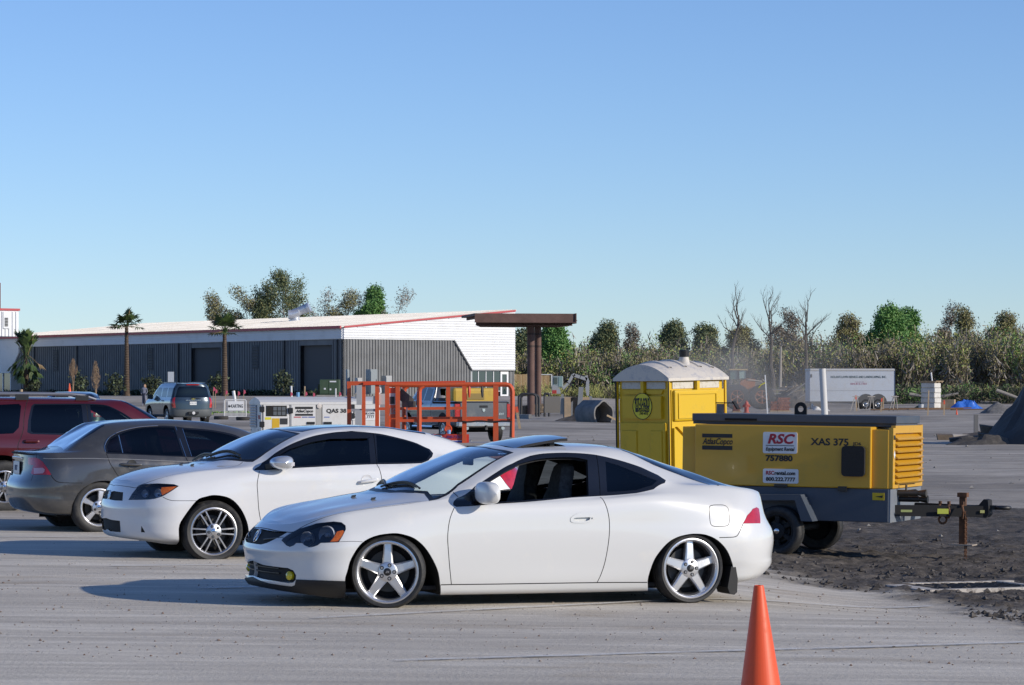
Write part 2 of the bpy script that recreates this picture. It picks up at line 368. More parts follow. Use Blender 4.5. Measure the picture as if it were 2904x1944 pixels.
def workshop():
 W=thing('workshop_building','long grey and white metal workshop with red eaves trim and roller doors','building',M=BR)
 L,G=62.0,17.0; ze=onface(973,930,1,0).z; zr=onface(1456,884,1,0).z
 gx=lambda u,v:onface(u,v,1,0); lx=lambda u,v:onface(u,v,0,0)
 z1=gx(973,962).z; xa=gx(1286,968).x; pb=gx(1336,1050); xd,zb=pb.x,pb.z
 b=MB(); b.prism([(0,0),(xd,0),(xd,zb),(xa,z1),(0,z1)],.0,.30,XZ); g=b.build('gable_lower_wall',clad_grey,W)
 b=MB(); n=46
 for i in range(n):
  x=(i+.5)*xd/n; zt=z1 if x<xa else z1+(zb-z1)*(x-xa)/(xd-xa); b.box(x-.045,x+.045,-.06,-.002,0,zt)
 b.build('wall_rib',clad_grey,g,kind='stuff')
 b=MB(); b.prism([(0,z1),(xa,z1),(xd,zb),(G,zb),(G,zr),(0,ze)],-.10,.30,XZ); g=b.build('gable_upper_wall',clad_white,W)
 b=MB(); n=29; dz=.205
 for i in range(n):
  z=zb+.1+i*dz
  if z>zr-.1:break
  lo=0. if z>=z1 else xa+(z1-z)/(z1-zb)*(xd-xa); lo=lo if z>=z1 else lo
  hi=G; xs=max(lo,(z+.06-ze)/(zr-ze)*G if z+.06>ze else 0)
  b.add([(xs+.0,-.102,z-.05),(hi,-.102,z-.05),(hi,-.155,z-.022),(xs,-.155,z-.022),(xs,-.155,z+.022),(hi,-.155,z+.022),(hi,-.102,z+.05),(xs,-.102,z+.05)],[(0,1,2,3),(3,2,5,4),(4,5,6,7),(1,6,5,2),(0,3,4,7)])
 b.build('board_rib',clad_white,g,kind='stuff')
 b=MB(); b.bar((0,-.12,ze+.06),(G,-.12,zr+.06),.16,.15); b.build('gable_trim',red_trim,W)
 b=MB(); b.bar((xa,-.13,z1),(xd,-.13,zb),.05,.10); b.bar((xd,-.13,zb-.03),(G,-.13,zb-.03),.05,.06); b.build('flashing',mat('dark_flashing',(.04,.045,.05),.5),W)
 wu=[gx(q,1080).x for q in(1337,1356,1377.5,1399,1419,1441)]
 for i in range(4):
  x0,x1=wu[i]+.05,wu[i+1]-.05; b=MB(); b.box(x0,x1,.02,.06,.45,zb-.10); wn=b.build('office_window',blueglass,W)
  b=MB(); b.box(x0-.06,x0,-.02,.08,.40,zb-.04); b.box(x0,x1,-.02,.08,zb-.10,zb-.04); b.box(x0,x1,-.02,.08,.40,.45); b.build('frame',clad_white,wn)
 x0,x1=wu[4],wu[5]; b=MB(); b.box(x0+.16,x1-.16,.02,.06,.15,zb-.34); dn=b.build('office_door',blueglass,W)
 b=MB(); b.box(x0,x0+.16,-.03,.08,0,zb-.12); b.box(x1-.16,x1,-.03,.08,0,zb-.12); b.box(x0+.16,x1-.16,-.03,.08,zb-.34,zb-.12); b.box(x0+.16,x1-.16,-.03,.08,0,.15); b.build('door_frame',clad_white,dn)
 b=MB(); b.box(x1,G,.0,.12,0,zb-.06); x=x1+.2
 while x<G-.05:b.box(x-.04,x+.04,-.05,-.002,0,zb-.06); x+=.34
 b.build('end_panel',clad_grey,W); b=MB(); b.box(xd,x1,.10,.30,0,zb-.05); b.build('office_back',void_black,W)
 yl=lambda u:lx(u,1060).y; zf=lx(120,984).z; zfe=z1
 segs=[(.0,'w')]
 doors=[(yl(941),yl(853)),(yl(623),yl(544))]
 ye=yl(56); b=MB(); YZ=lambda a,c,d:Vector((d,a,c))
 cur=.0
 for a,c in doors:
  b.box(.0,.3,cur,a,0,z1); cur=c
 b.box(.0,.3,cur,ye,0,z1); w_=b.build('long_wall',clad_grey,W)
 b=MB(); y=.25
 while y<ye:
  if not any(a-.05<y<c+.05 for a,c in doors):b.box(-.055,-.002,y-.05,y+.05,0,z1)
  y+=.40
 b.build('wall_rib',clad_grey,w_,kind='stuff')
 for a,c in doors:
  b=MB(); b.box(.40,.45,a,c,0,z1-.45); d=b.build('roller_door',door_grey,W)
  b=MB(); z=.12
  while z<z1-.5:b.box(.375,.40,a+.02,c-.02,z-.05,z+.05); z+=.19
  b.build('shutter_slat',door_grey,d,kind='stuff')
  b=MB(); b.box(.0,.3,a,c,z1-.45,z1-.002); b.build('door_header',clad_grey,d); b=MB(); b.box(-.03,.40,c+.0,c+.14,0,z1-.45); b.box(-.03,.40,a-.14,a,0,z1-.45); b.build('door_jamb',mat('jamb_dark',(.03,.033,.036),.6),d)
 b=MB(); b.box(-.12,.3,0,L,z1,ze+.02); f=b.build('fascia',clad_white,W)
 b=MB(); z=z1+.10
 while z<ze:b.box(-.165,-.122,0,L,z-.045,z+.03); z+=.20
 b.build('board_rib',clad_white,f,kind='stuff')
 b=MB(); b.prism([(ye,0.),(ye,z1),(L,z1),(L,lx(30,1059).z),(yl(30),lx(30,1059).z)][:0]or[(yl(56),lx(56,1002).z),(yl(56),z1),(L,z1),(L,lx(30,1059).z),(yl(30),lx(30,1059).z)],-.12,.3,YZ); e=b.build('end_board_wall',clad_white,W,fix=True)
 zlo,zhi=lx(30,1059).z,lx(56,1002).z; b=MB(); z=zlo+.1
 while z<z1:y0=yl(30)+(yl(56)-yl(30))*min(1,(z-zlo)/max(.1,zhi-zlo)); b.box(-.165,-.122,y0,L,z-.045,z+.03); z+=.20
 b.build('board_rib',clad_white,e,kind='stuff')
 b=MB(); b.box(.0,.3,yl(56),yl(30),0,zhi); b.build('end_wall',clad_grey,W)
 b=MB(); b.box(.05,.10,yl(30),L,.4,zlo); wn=b.build('end_window',blueglass,W); b=MB()
 for k in range(5):b.box(-.02,.12,yl(30)+k*1.6-.06,yl(30)+k*1.6+.06,0,zlo)
 b.build('frame',clad_white,wn)
 for u in(99,220,508,651,808,958):
  y=yl(u); b=MB(); b.box(-.16,-.06,y-.09,y+.09,0,z1); b.build('downpipe',mat('pipe_dark',(.035,.038,.042),.5),W)
 for u in(160,429,727):
  y=yl(u); t=MB(); z0,z9=z1-2.3,z1-.35; t.box(-.10,-.056,y-.42,y+.42,z0,z9); v=t.build('wall_louvre',mat('louvre_dark',(.05,.053,.057),.6),W)
  for k in range(8):q=MB(); zz=z0+.12+k*.235; q.obox((-.12,y,zz),(.045,0,-.03),(0,.40,0),(.006,0,.008)); q.build('slat',clad_grey,v)
 b=MB(); b.prism([(-.28,ze+.03),(G+.1,zr+.05),(G+.1,zr+.17),(-.28,ze+.15)],-.16,L,XZ); r=b.build('roof',roof_tan,W,fix=True)
 b=MB(); y=.3
 while y<L:b.bar((-.28,y,ze+.165),(G,y,zr+.165),.05,.05); y+=.6
 b.build('roof_rib',roof_tan,r,kind='stuff')
 b=MB(); b.box(-.40,-.26,-.16,L,ze-.06,ze+.16); b.build('gutter',red_trim,W)
 b=MB(); b.box(.31,G-.02,.31,L,0,ze-.1); b.box(G-.3,G,.1,L,0,zr); b.build('inner_core',mat('core',(.1,.1,.1),.9),W)
 p0=onface(-70,944,1,50.); p1=onface(53,944,1,50.); zt=onface(53,882,1,50.).z
 b=MB(); b.box(p0.x,p1.x,50,58,ze,zt); h=b.build('roof_house',clad_white,W); b=MB(); x=p0.x+.2
 while x<p1.x:b.box(x-.06,x+.06,49.93,49.998,ze,zt-.1); x+=.36
 b.build('wall_rib',clad_white,h,kind='stuff'); b=MB(); b.box(p0.x-.1,p1.x+.1,49.9,58.1,zt,zt+.2); b.build('roof_house_trim',red_trim,W)
 a=onface(9,932,1,49.9); c=onface(26,885,1,49.9); b=MB(); b.box(a.x,c.x,49.86,49.92,a.z,c.z); lv=b.build('roof_louvre',clad_white,W)
 for k in range(6):q=MB(); zz=a.z+.25+k*(c.z-a.z)*.09; q.box(a.x+.15,c.x-.15,49.80,49.855,zz-.045,zz+.045); q.build('slat',mat('louvre_dark',(.05,.053,.057),.6),lv)
 b0=at(836,916,262); px=262/FPX; t=bpy.data.objects.new('roof_ventilator',None); COL.objects.link(t); t.parent=W; t.matrix_parent_inverse=Matrix(); mw=Matrix.Translation(b0); t.matrix_local=BI@mw
 ga=mat('galvanised',(.62,.63,.65),.35,.6)
 q=MB(); q.lathe([(.55,-.3),(.55,.25),(.42,.3),(.42,.62),(0,.64)],20); q.build('vent_base',ga,t)
 q=MB(); q.tube([(-.15,0,.85),(.25,-.05,.95),(1.15,-.2,1.33)],[.34,.36,.40],18); q.build('vent_barrel',ga,t); q=MB(); q.tube([(-.55,-.30,.72),(-.1,-.25,.72),(.4,-.25,.95)],[.40,.40,.34],18); q.build('vent_barrel',ga,t)
 q=MB(); q.tube([(1.10,-.2,1.31),(1.32,-.23,1.40)],[.42,.43],18); q.build('vent_mouth',ga,t)
 return W
workshop()
b=MB(); p=at(1,1108,300); b.cyl((p.x-.12,300,0),(p.x-.12,300,12.6),.16,10); tag(b.build('mast',mat('mast_brown',(.16,.11,.08),.7)),'tall brown mast rising beside the white box on the workshop roof','mast')
# car bodies: a smooth net of length-wise lines, cut into panels
def pchip(xk,yk,x):
 xk=np.asarray(xk,float); yk=np.asarray(yk,float); x=np.clip(x,xk[0],xk[-1])
 if len(xk)==1:return np.full_like(x,yk[0])
 h=np.diff(xk); d=np.diff(yk)/h; m=np.zeros(len(xk)); m[0],m[-1]=d[0],d[-1]
 for i in range(1,len(xk)-1):
  if d[i-1]*d[i]>0:
   w1,w2=2*h[i]+h[i-1],h[i]+2*h[i-1]; m[i]=(w1+w2)/(w1/d[i-1]+w2/d[i])
 i=np.clip(np.searchsorted(xk,x)-1,0,len(h)-1); t=(x-xk[i])/h[i]; hh=h[i]
 return(2*t**3-3*t**2+1)*yk[i]+(t**3-2*t**2+t)*hh*m[i]+(-2*t**3+3*t**2)*yk[i+1]+(t**3-t**2)*hh*m[i+1]
def smooth_tab(f,x0,x1,x,k):
 xs=np.linspace(x0,x1,400); y=f(xs); n=max(1,int(k/(x1-x0)*400))
 ker=np.hanning(2*n+3)[1:-1]; ker/=ker.sum()
 yp=np.concatenate([2*y[0]-y[n:0:-1],y,2*y[-1]-y[-2:-n-2:-1]])
 return np.interp(x,xs,np.convolve(yp,ker,'valid'))
def catmull(P,per=6,closed=True):
 P=[np.asarray(p,float)for p in P]; n=len(P); out=[]
 for i in range(n if closed else n-1):
  if closed:p0,p1,p2,p3=P[i-1],P[i],P[(i+1)%n],P[(i+2)%n]
  else:p0,p1,p2,p3=P[max(i-1,0)],P[i],P[i+1],P[min(i+2,n-1)]
  for k in range(per):
   t=k/per
   out.append(.5*(2*p1+(p2-p0)*t+(2*p0-5*p1+4*p2-p3)*t*t+(3*p1-p0-3*p2+p3)*t**3))
 if not closed:out.append(P[-1])
 return out
def inpoly(P,Q):
 x,y=P[:,0],P[:,1]; ins=np.zeros(len(P),bool); n=len(Q); j=n-1
 for i in range(n):
  xi,yi=Q[i]; xj,yj=Q[j]
  if yi!=yj:
   c=((yi>y)!=(yj>y))&(x<(xj-xi)*(y-yi)/(yj-yi)+xi); ins^=c
  j=i
 return ins
def car_matrix(u,v,Y,psi,hub,tilt=0.012):
 ps=math.radians(psi); c,s=math.cos(ps),math.sin(ps)
 R=Matrix(((1,0,tilt),(0,1,0),(-tilt,0,1)))@Matrix(((c,-s,0),(s,c,0),(0,0,1)))
 return Matrix.Translation(at(u,v,Y)-R@Vector(hub))@R.to_4x4()
class Body:
 """rows: (front end, rear end, [(x, half width)..], [(x, height)..], front power, rear power)"""
 def __init__(s,rows,x1,x2,M,nf=26,nm=110,nr=24,ks=.10,pitch=.045):
  s.M=M; s.Mi=M.inverted(); s.pitch=pitch
  th=np.linspace(0,math.pi/2,nf,endpoint=False); tr=np.linspace(math.pi/2,0,nr+1)[1:]
  xm=np.linspace(x1,x2,nm); G=[]
  for(n,r,yt,zt,pf,pr)in rows:
   X=np.concatenate([n+(x1-n)*(1-np.cos(th)),xm,r-(r-x2)*(1-np.cos(tr))])
   fy=lambda q,t=yt:pchip([a for a,b in t],[b for a,b in t],q)
   fz=lambda q,t=zt:pchip([a for a,b in t],[b for a,b in t],q)
   Yv=smooth_tab(fy,n-.2,r+.2,X,ks); Z=smooth_tab(fz,n-.2,r+.2,X,ks*.7)
   S=np.concatenate([np.sin(th)**pf,np.ones(nm),np.sin(tr)**pr])
   G.append(np.stack([X,-Yv*S,Z],1))
  G=np.stack(G,1)
  ch=np.linalg.norm(np.diff(G[nf:nf+nm],axis=1),axis=2).mean(0); tk=np.concatenate([[0],np.cumsum(np.maximum(ch,.02))])
  NT=150; tt=np.linspace(0,tk[-1],NT); D=np.zeros((len(G),NT,3))
  h=np.diff(tk); sl=np.diff(G,axis=1)/h[None,:,None]
  m=np.zeros_like(G); m[:,0]=sl[:,0]; m[:,-1]=sl[:,-1]
  m[:,1:-1]=(sl[:,:-1]*h[None,1:,None]+sl[:,1:]*h[None,:-1,None])/(h[:-1]+h[1:])[None,:,None]
  m[:,-1,2]*=0.0; m[:,-1,0]*=0
  i=np.clip(np.searchsorted(tk,tt)-1,0,len(h)-1); t=((tt-tk[i])/h[i])[None,:,None]; hh=h[i][None,:,None]
  D=(2*t**3-3*t**2+1)*G[:,i]+(t**3-2*t**2+t)*hh*m[:,i]+(-2*t**3+3*t**2)*G[:,i+1]+(t**3-t**2)*hh*m[:,i+1]
  sg=np.concatenate([[0],np.cumsum(np.linalg.norm(np.diff(D[:,int(NT*.3)],axis=0),axis=1))])
  NS=420; ss=np.linspace(0,sg[-1],NS); j=np.clip(np.searchsorted(sg,ss)-1,0,len(sg)-2); f=((ss-sg[j])/(sg[j+1]-sg[j]))[:,None,None]
  s.D=D[j]*(1-f)+D[j+1]*f; s.sig,s.tau=sg[-1],tk[-1]; s.NS,s.NT=NS,NT; s.tk=tk
  du=np.gradient(s.D,axis=0); dv=np.gradient(s.D,axis=1); N=np.cross(du,dv)
  N/=np.maximum(np.linalg.norm(N,axis=2,keepdims=True),1e-9)
  if N[NS//2,NT//4,1]>0:N=-N
  s.N=N
  ii,kk=np.meshgrid(np.arange(NS-1),np.arange(NT-1),indexing='ij'); a=(ii*NT+kk).ravel()
  s.bvh=BVHTree.FromPolygons(s.D.reshape(-1,3).tolist(),np.stack([a,a+NT,a+NT+1,a+1],1).tolist())
  W=np.array(M); Pw=s.D.reshape(-1,3)@W[:3,:3].T+W[:3,3]
  s.px=np.stack([CX+FPX*Pw[:,0]/Pw[:,1],V0+FPX*(CH-Pw[:,2])/Pw[:,1]],1)
  Nw=s.N.reshape(-1,3)@W[:3,:3].T; s.front=(Nw*(np.array([0,0,CH])-Pw)).sum(1)>0
  s.regions=[]; s.seams=[]
 def _st(s,loc,idx):
  q,p=divmod(idx,s.NT-1)
  a=s.D[q,p]; e1=s.D[q+1,p]-a; e2=s.D[q,p+1]-a; r=np.array(loc)-a
  A=np.array([[e1@e1,e1@e2],[e1@e2,e2@e2]]); bb=np.array([e1@r,e2@r])
  try:x=np.clip(np.linalg.solve(A+1e-12*np.eye(2),bb),0,1)
  except Exception:x=(0.5,.5)
  return((q+x[0])/(s.NS-1)*s.sig,(p+x[1])/(s.NT-1)*s.tau)
 def ray(s,o,d,fb=None):
  hit=s.bvh.ray_cast(Vector(o),Vector(d).normalized())
  return s._st(hit[0],hit[2])if hit[0]is not None else None
 def pix(s,pts,off=(0,0),k=3.0):
  out=[]; o=s.Mi@Vector((0,0,CH))
  for a,b in pts:
   u,v=off[0]+a/k,off[1]+b/k
   r=s.ray(o,s.Mi.to_3x3()@Vector(((u-CX)/FPX,1,-(v-V0)/FPX)))
   if r is None:
    d=((s.px-(u,v))**2).sum(1); d[~s.front]+=400; i=int(d.argmin()); r=(i//s.NT/(s.NS-1)*s.sig,i%s.NT/(s.NT-1)*s.tau)
   out.append(r)
  return out
 def xz(s,pts):
  out=[]
  for x,z in pts:
   r=s.ray((x,-4,z),(0,1,0))
   if r is None:
    d=(s.D[...,0]-x)**2+(s.D[...,2]-z)**2; i=np.unravel_index(int(d.argmin()),d.shape); r=(i[0]/(s.NS-1)*s.sig,i[1]/(s.NT-1)*s.tau)
   out.append(r)
  return out
 def xy(s,pts):
  out=[]
  for x,y in pts:
   r=s.ray((x,min(y,-.003),4),(0,0,-1))
   if r is None:d=(s.D[...,0]-x)**2+(s.D[...,1]-y)**2; i=np.unravel_index(int(d.argmin()),d.shape); r=(i[0]/(s.NS-1)*s.sig,i[1]/(s.NT-1)*s.tau)
   if y>-.004:r=(r[0],s.tau+.06)
   out.append(r)
  return out
 def yz(s,pts,rear=False):
  out=[]
  for y,z in pts:
   r=s.ray((9 if rear else-9,min(y,-.003),z),(-1 if rear else 1,0,0))
   if r is None:d=(s.D[...,1]-y)**2+(s.D[...,2]-z)**2+(0 if rear else 1)*0; i=np.unravel_index(int(d.argmin()),d.shape); r=(i[0]/(s.NS-1)*s.sig,i[1]/(s.NT-1)*s.tau)
   if y>-.004:r=(-.06,r[1])if not rear else(s.sig+.06,r[1])
   out.append(r)
  return out
 def P(s,st,off=0.):
  st=np.atleast_2d(np.asarray(st,float)); a=np.clip(st[:,0]/s.sig,0,1)*(s.NS-1); b=np.clip(st[:,1]/s.tau,0,1)*(s.NT-1)
  i=np.minimum(a.astype(int),s.NS-2); j=np.minimum(b.astype(int),s.NT-2); f=(a-i)[:,None]; g=(b-j)[:,None]
  L=lambda T:(T[i,j]*(1-f)+T[i+1,j]*f)*(1-g)+(T[i,j+1]*(1-f)+T[i+1,j+1]*f)*g
  n=L(s.N); n/=np.maximum(np.linalg.norm(n,axis=1,keepdims=True),1e-9)
  return L(s.D)+np.reshape(off,(-1,1))*n,n
 def dense(s,poly,step=.035,closed=True):
  out=[]; n=len(poly)
  for i in range(n if closed else n-1):
   a,b=np.array(poly[i]),np.array(poly[(i+1)%n]); k=max(1,int(np.linalg.norm(b-a)/step))
   out+=[a+(b-a)*q/k for q in range(k)]
  if not closed:out.append(np.array(poly[-1]))
  return out
 def region(s,name,poly,smooth=0,inset=0.):
  if smooth:poly=catmull(poly,smooth)
  s.regions.append((name,[tuple(p)for p in s.dense(poly)])); return poly
 def seam(s,line,wd=.0065,smooth=4,closed=False):
  if smooth:line=catmull(line,smooth,closed)
  L=s.dense(line,.04,closed); n=len(L); A=[]; B=[]
  for i in range(n):
   t=(L[(i+1)%n]-L[i-1])if closed else(L[min(i+1,n-1)]-L[max(i-1,0)])
   t=t/max(np.linalg.norm(t),1e-9); q=np.array([-t[1],t[0]])*wd/2; A.append(L[i]+q); B.append(L[i]-q)
  s.seams.append((A,B,L,closed))
 def cut(s):
  """triangulate the whole half body with every outline as an edge; returns {region: (points, normals, triangles)}"""
  V=[]; E=[]
  def line(P,closed):
   k=len(V); n=len(P); V.extend(tuple(map(float,p))for p in P)
   E.extend((k+i,k+(i+1)%n)for i in range(n if closed else n-1))
  deep=set()
  for nm,P in s.regions:line(P,True)
  for A,B,L,c in s.seams:
   line(A,c); line(B,c); k=len(V); line(L,c); deep.update(range(k,k+len(L)))
  lim=np.array(V)if V else np.zeros((0,2)); n0=len(V)
  nx,ny=int(s.sig/s.pitch),int(s.tau/s.pitch)
  gx,gy=np.meshgrid(np.linspace(0,s.sig,nx+1),np.linspace(0,s.tau,ny+1),indexing='ij'); g=np.stack([gx.ravel(),gy.ravel()],1)
  edge=(g[:,0]<1e-6)|(g[:,0]>s.sig-1e-6)|(g[:,1]<1e-6)|(g[:,1]>s.tau-1e-6)
  keep=np.ones(len(g),bool)
  if n0:
   for c in range(0,len(g),2000):
    d=((g[c:c+2000,None]-lim[None])**2).sum(2).min(1); keep[c:c+2000]=d>(s.pitch*.35)**2
  V.extend(map(tuple,g[keep|edge].tolist()))
  bo=[(0.,0.),(s.sig,0.),(s.sig,s.tau),(0.,s.tau)]; k=len(V); V.extend(bo); E.extend(((k,k+1),(k+1,k+2),(k+2,k+3),(k+3,k)))
  r=geometry.delaunay_2d_cdt([Vector(p)for p in V],E,[],0,1e-5)
  pv=np.array([tuple(p)for p in r[0]]); tri=np.array([f for f in r[2]if len(f)==3])
  orig=r[3]; dp=np.array([any(q in deep for q in o)for o in orig])
  cen=pv[tri].mean(1); ok=(cen[:,0]>0)&(cen[:,0]<s.sig)&(cen[:,1]>0)&(cen[:,1]<s.tau); tri=tri[ok]; cen=cen[ok]
  lab=np.zeros(len(tri),int); names=['body']
  for nm,P in s.regions:
   if nm not in names:names.append(nm)
   lab[inpoly(cen,P)]=names.index(nm)
  keepout=lab.copy()
  names.append('gap'); gi=len(names)-1
  for A,B,L,c in s.seams:
   if c:
    ia,ib=inpoly(cen,A),inpoly(cen,B); m=ia^ib
   else:m=inpoly(cen,A+B[::-1])
   m&=~np.isin(lab,[names.index(q)for q in s.nogap if q in names])
   lab[m]=gi
  s.pv,s.tri,s.lab,s.names,s.deep=pv,tri,lab,names,dp
  return names
 nogap=('hole','glass','wheel_hole')
 def mesh(s,name,regs,mirror=0,off=0.,both=False,only=None):
  ids=[s.names.index(r)for r in regs if r in s.names]; T=s.tri[np.isin(s.lab,ids)]
  if only is not None:T=T[only(s.pv[T].mean(1))]
  if not len(T):return None
  u,inv=np.unique(T,return_inverse=True); T=inv.reshape(-1,3)
  o=np.full(len(u),off)
  if 'gap' in regs:o=np.where(s.deep[u],-.007,o)
  P,N=s.P(s.pv[u],o)
  e1=P[T[:,1]]-P[T[:,0]]; e2=P[T[:,2]]-P[T[:,0]]; fl=(np.cross(e1,e2)*N[T[:,0]]).sum(1)<0
  T[fl]=T[fl][:,::-1]
  if mirror or both:
   P2,N2,T2=P*[1,-1,1],N*[1,-1,1],T[:,::-1]
   if both:P,N,T=np.concatenate([P,P2]),np.concatenate([N,N2]),np.concatenate([T,T2+len(P)])
   else:P,N,T=P2,N2,T2
  me=bpy.data.meshes.new(name); me.from_pydata(P.tolist(),[],T.tolist()); me.update()
  me.polygons.foreach_set('use_smooth',[True]*len(T))
  if 'gap' not in regs:me.normals_split_custom_set_from_vertices(N.tolist())
  return me
 def part(s,name,regs,m,parent,mirror=0,off=0.,both=False,only=None):
  me=s.mesh(name,regs,mirror,off,both,only)
  return link(name,me,m,parent)if me else None
def arch_skirt(body,line_st,name,m,parent,depth,mirror=False,lip=None):
 """a strip from an outline on the body straight inward: the folded edge of a wheel arch, or the liner behind it"""
 P,N=body.P(line_st); sg=-1 if mirror else 1; b=MB()
 rows=[[Vector((p[0],p[1]*sg,p[2]))for p in P],[Vector((p[0],(p[1]+depth)*sg,p[2]))for p in P]]
 b.grid(rows if not mirror else rows[::-1]); return b.build(name,m,parent)
def wheel(parent,x,y,z,R,Rr,W,style,steer=0.,rim_m=None,side=-1,camber=0.,detail=True,dark_m=None):
 """tyre, rim with its spokes, disc; y is the outer face of the tyre, side -1 = facing -y"""
 rim_m=rim_m or alloy; dark_m=dark_m or alloy_dark
 root=bpy.data.objects.new('wheel',None); COL.objects.link(root); root.parent=parent; root.empty_display_size=.1
 root.location=(x,y+(W/2 if side<0 else-W/2),z)
 root.rotation_euler=(math.radians(camber)*-side,0,math.radians(steer)+(0 if side<0 else math.pi))
 h=W/2; n=56 if detail else 28
 t=MB(); s_=R-Rr
 prof=[(Rr-.012,-h+.030),(Rr+.004,-h+.016),(Rr+.25*s_,-h+.002),(Rr+.6*s_,-h-.002),(R-.022,-h+.008),(R-.008,-h+.022),(R-.001,-h+.045),(R,-h+.06),(R-.006,-h+.062),(R-.006,-h+.070),(R,-h+.072),(R,-.006),(R-.006,-.004),(R-.006,.004),(R,.006),(R,h-.05),(R-.008,h-.02),(R-.03,h-.006),(Rr,h-.02),(Rr-.02,h-.03)]
 t.lathe(prof,n,axis='y'); t.build('tyre',tyre_mat,root)
 b=MB(); q=Rr
 b.lathe([(q-.010,-h+.030),(q+.010,-h+.022),(q+.008,-h+.014),(q-.004,-h+.011),(q-.014,-h+.016),(q-.022,-h+.034),(q-.026,-h+.075)],n,axis='y')
 f=lambda a,c,d:Vector((a,d,c))
 fy={'star5':-h+.045,'split6':-h+.020,'twin5':-h+.022,'truck':-h+.03,'seven':-h+.02}[style]
 ns={'star5':5,'split6':6,'twin5':5,'truck':6,'seven':7}[style]
 a0={'star5':90,'split6':60,'twin5':80,'truck':90,'seven':80}[style]
 ri=q-.020; rh=.078 if style!='truck' else .09
 for k in range(ns):
  a=math.radians(a0+360/ns*k); ca,sa=math.cos(a),math.sin(a)
  def spoke(w0,w1,r0,r1,o0,o1,y0,y1,th):
   V=[]
   for r,wd,of,yy in((r0,w0,o0,y0),((r0+r1)/2,(w0+w1)/2*.94,(o0+o1)/2,(y0+y1)/2-.004),(r1,w1,o1,y1)):
    for(cx,dy)in((-wd,th),(-wd,.010),(-wd*.72,0),(wd*.72,0),(wd,.010),(wd,th)):
     V.append((r*ca-(of+cx)*sa,yy+dy,r*sa+(of+cx)*ca))
   F=[]
   for i in range(2):
    for j in range(5):F.append((i*6+j,i*6+j+1,(i+1)*6+j+1,(i+1)*6+j))
   F+=[(0,6,11,5),(6,12,17,11)]
   b.add(V,F)
  if style=='star5':spoke(.044,.031,.055,ri+.004,0,0,fy-.004,fy+.010,.05)
  elif style=='split6':
   spoke(.010,.009,.060,ri+.004,.020,.030,fy,fy+.004,.045); spoke(.010,.009,.060,ri+.004,-.020,-.030,fy,fy+.004,.045)
  elif style=='twin5':spoke(.024,.036,.050,ri+.004,0,.004,fy,fy+.006,.05)
  elif style=='truck':spoke(.020,.034,.070,ri+.004,0,0,fy+.006,fy-.002,.05)
  else:
   spoke(.014,.016,.06,ri+.004,.018,.022,fy,fy-.004,.04); spoke(.014,.016,.06,ri+.004,-.018,-.022,fy,fy-.004,.04)
 b.lathe([(.0,fy-.012),(rh-.012,fy-.012),(rh,fy-.004),(rh+.004,fy+.04)],28,axis='y')
 b.build('rim',rim_m,root,fix=False)
 d=MB(); d.lathe([(q-.026,-h+.075),(q-.034,0.0),(q-.03,h-.03)],n,axis='y'); d.build('rim_barrel',dark_m,root)
 k=MB(); k.lathe([(.0,.012),(q*.68,.012),(q*.68,.03),(0,.03)],32,axis='y'); k.build('brake_disc',brake_steel,root)
 m_=MB(); m_.lathe([(0,.034),(q-.03,.036),(q-.03,.05),(0,.05)],28,axis='y'); m_.build('backing_plate',void_black,root)
 c=MB(); c.lathe([(0,fy-.022),(.022,fy-.022),(.030,fy-.018),(.031,fy-.010)],24,axis='y'); c.build('centre_cap',black_trim if style=='star5' else chrome,root)
 if detail:
  g=MB()
  for i in range(5):
   a=math.radians(a0-18+72*i); px,pz=.054*math.cos(a),.054*math.sin(a)
   g.lathe([(.0,fy-.020),(.008,fy-.020),(.0105,fy-.012)],10,M=Matrix.Translation((px,0,pz)),axis='y')
  g.build('lug_nut',chrome if style!='twin5' else brake_steel,root)
  g=MB()
  for i in range(5):
   a=math.radians(a0-18+72*i); px,pz=.054*math.cos(a),.054*math.sin(a)
   g.lathe([(.011,fy-.0125),(.016,fy-.0135),(.016,fy-.011)],12,M=Matrix.Translation((px,0,pz)),axis='y')
  g.build('lug_recess',black_trim,root)
 return root
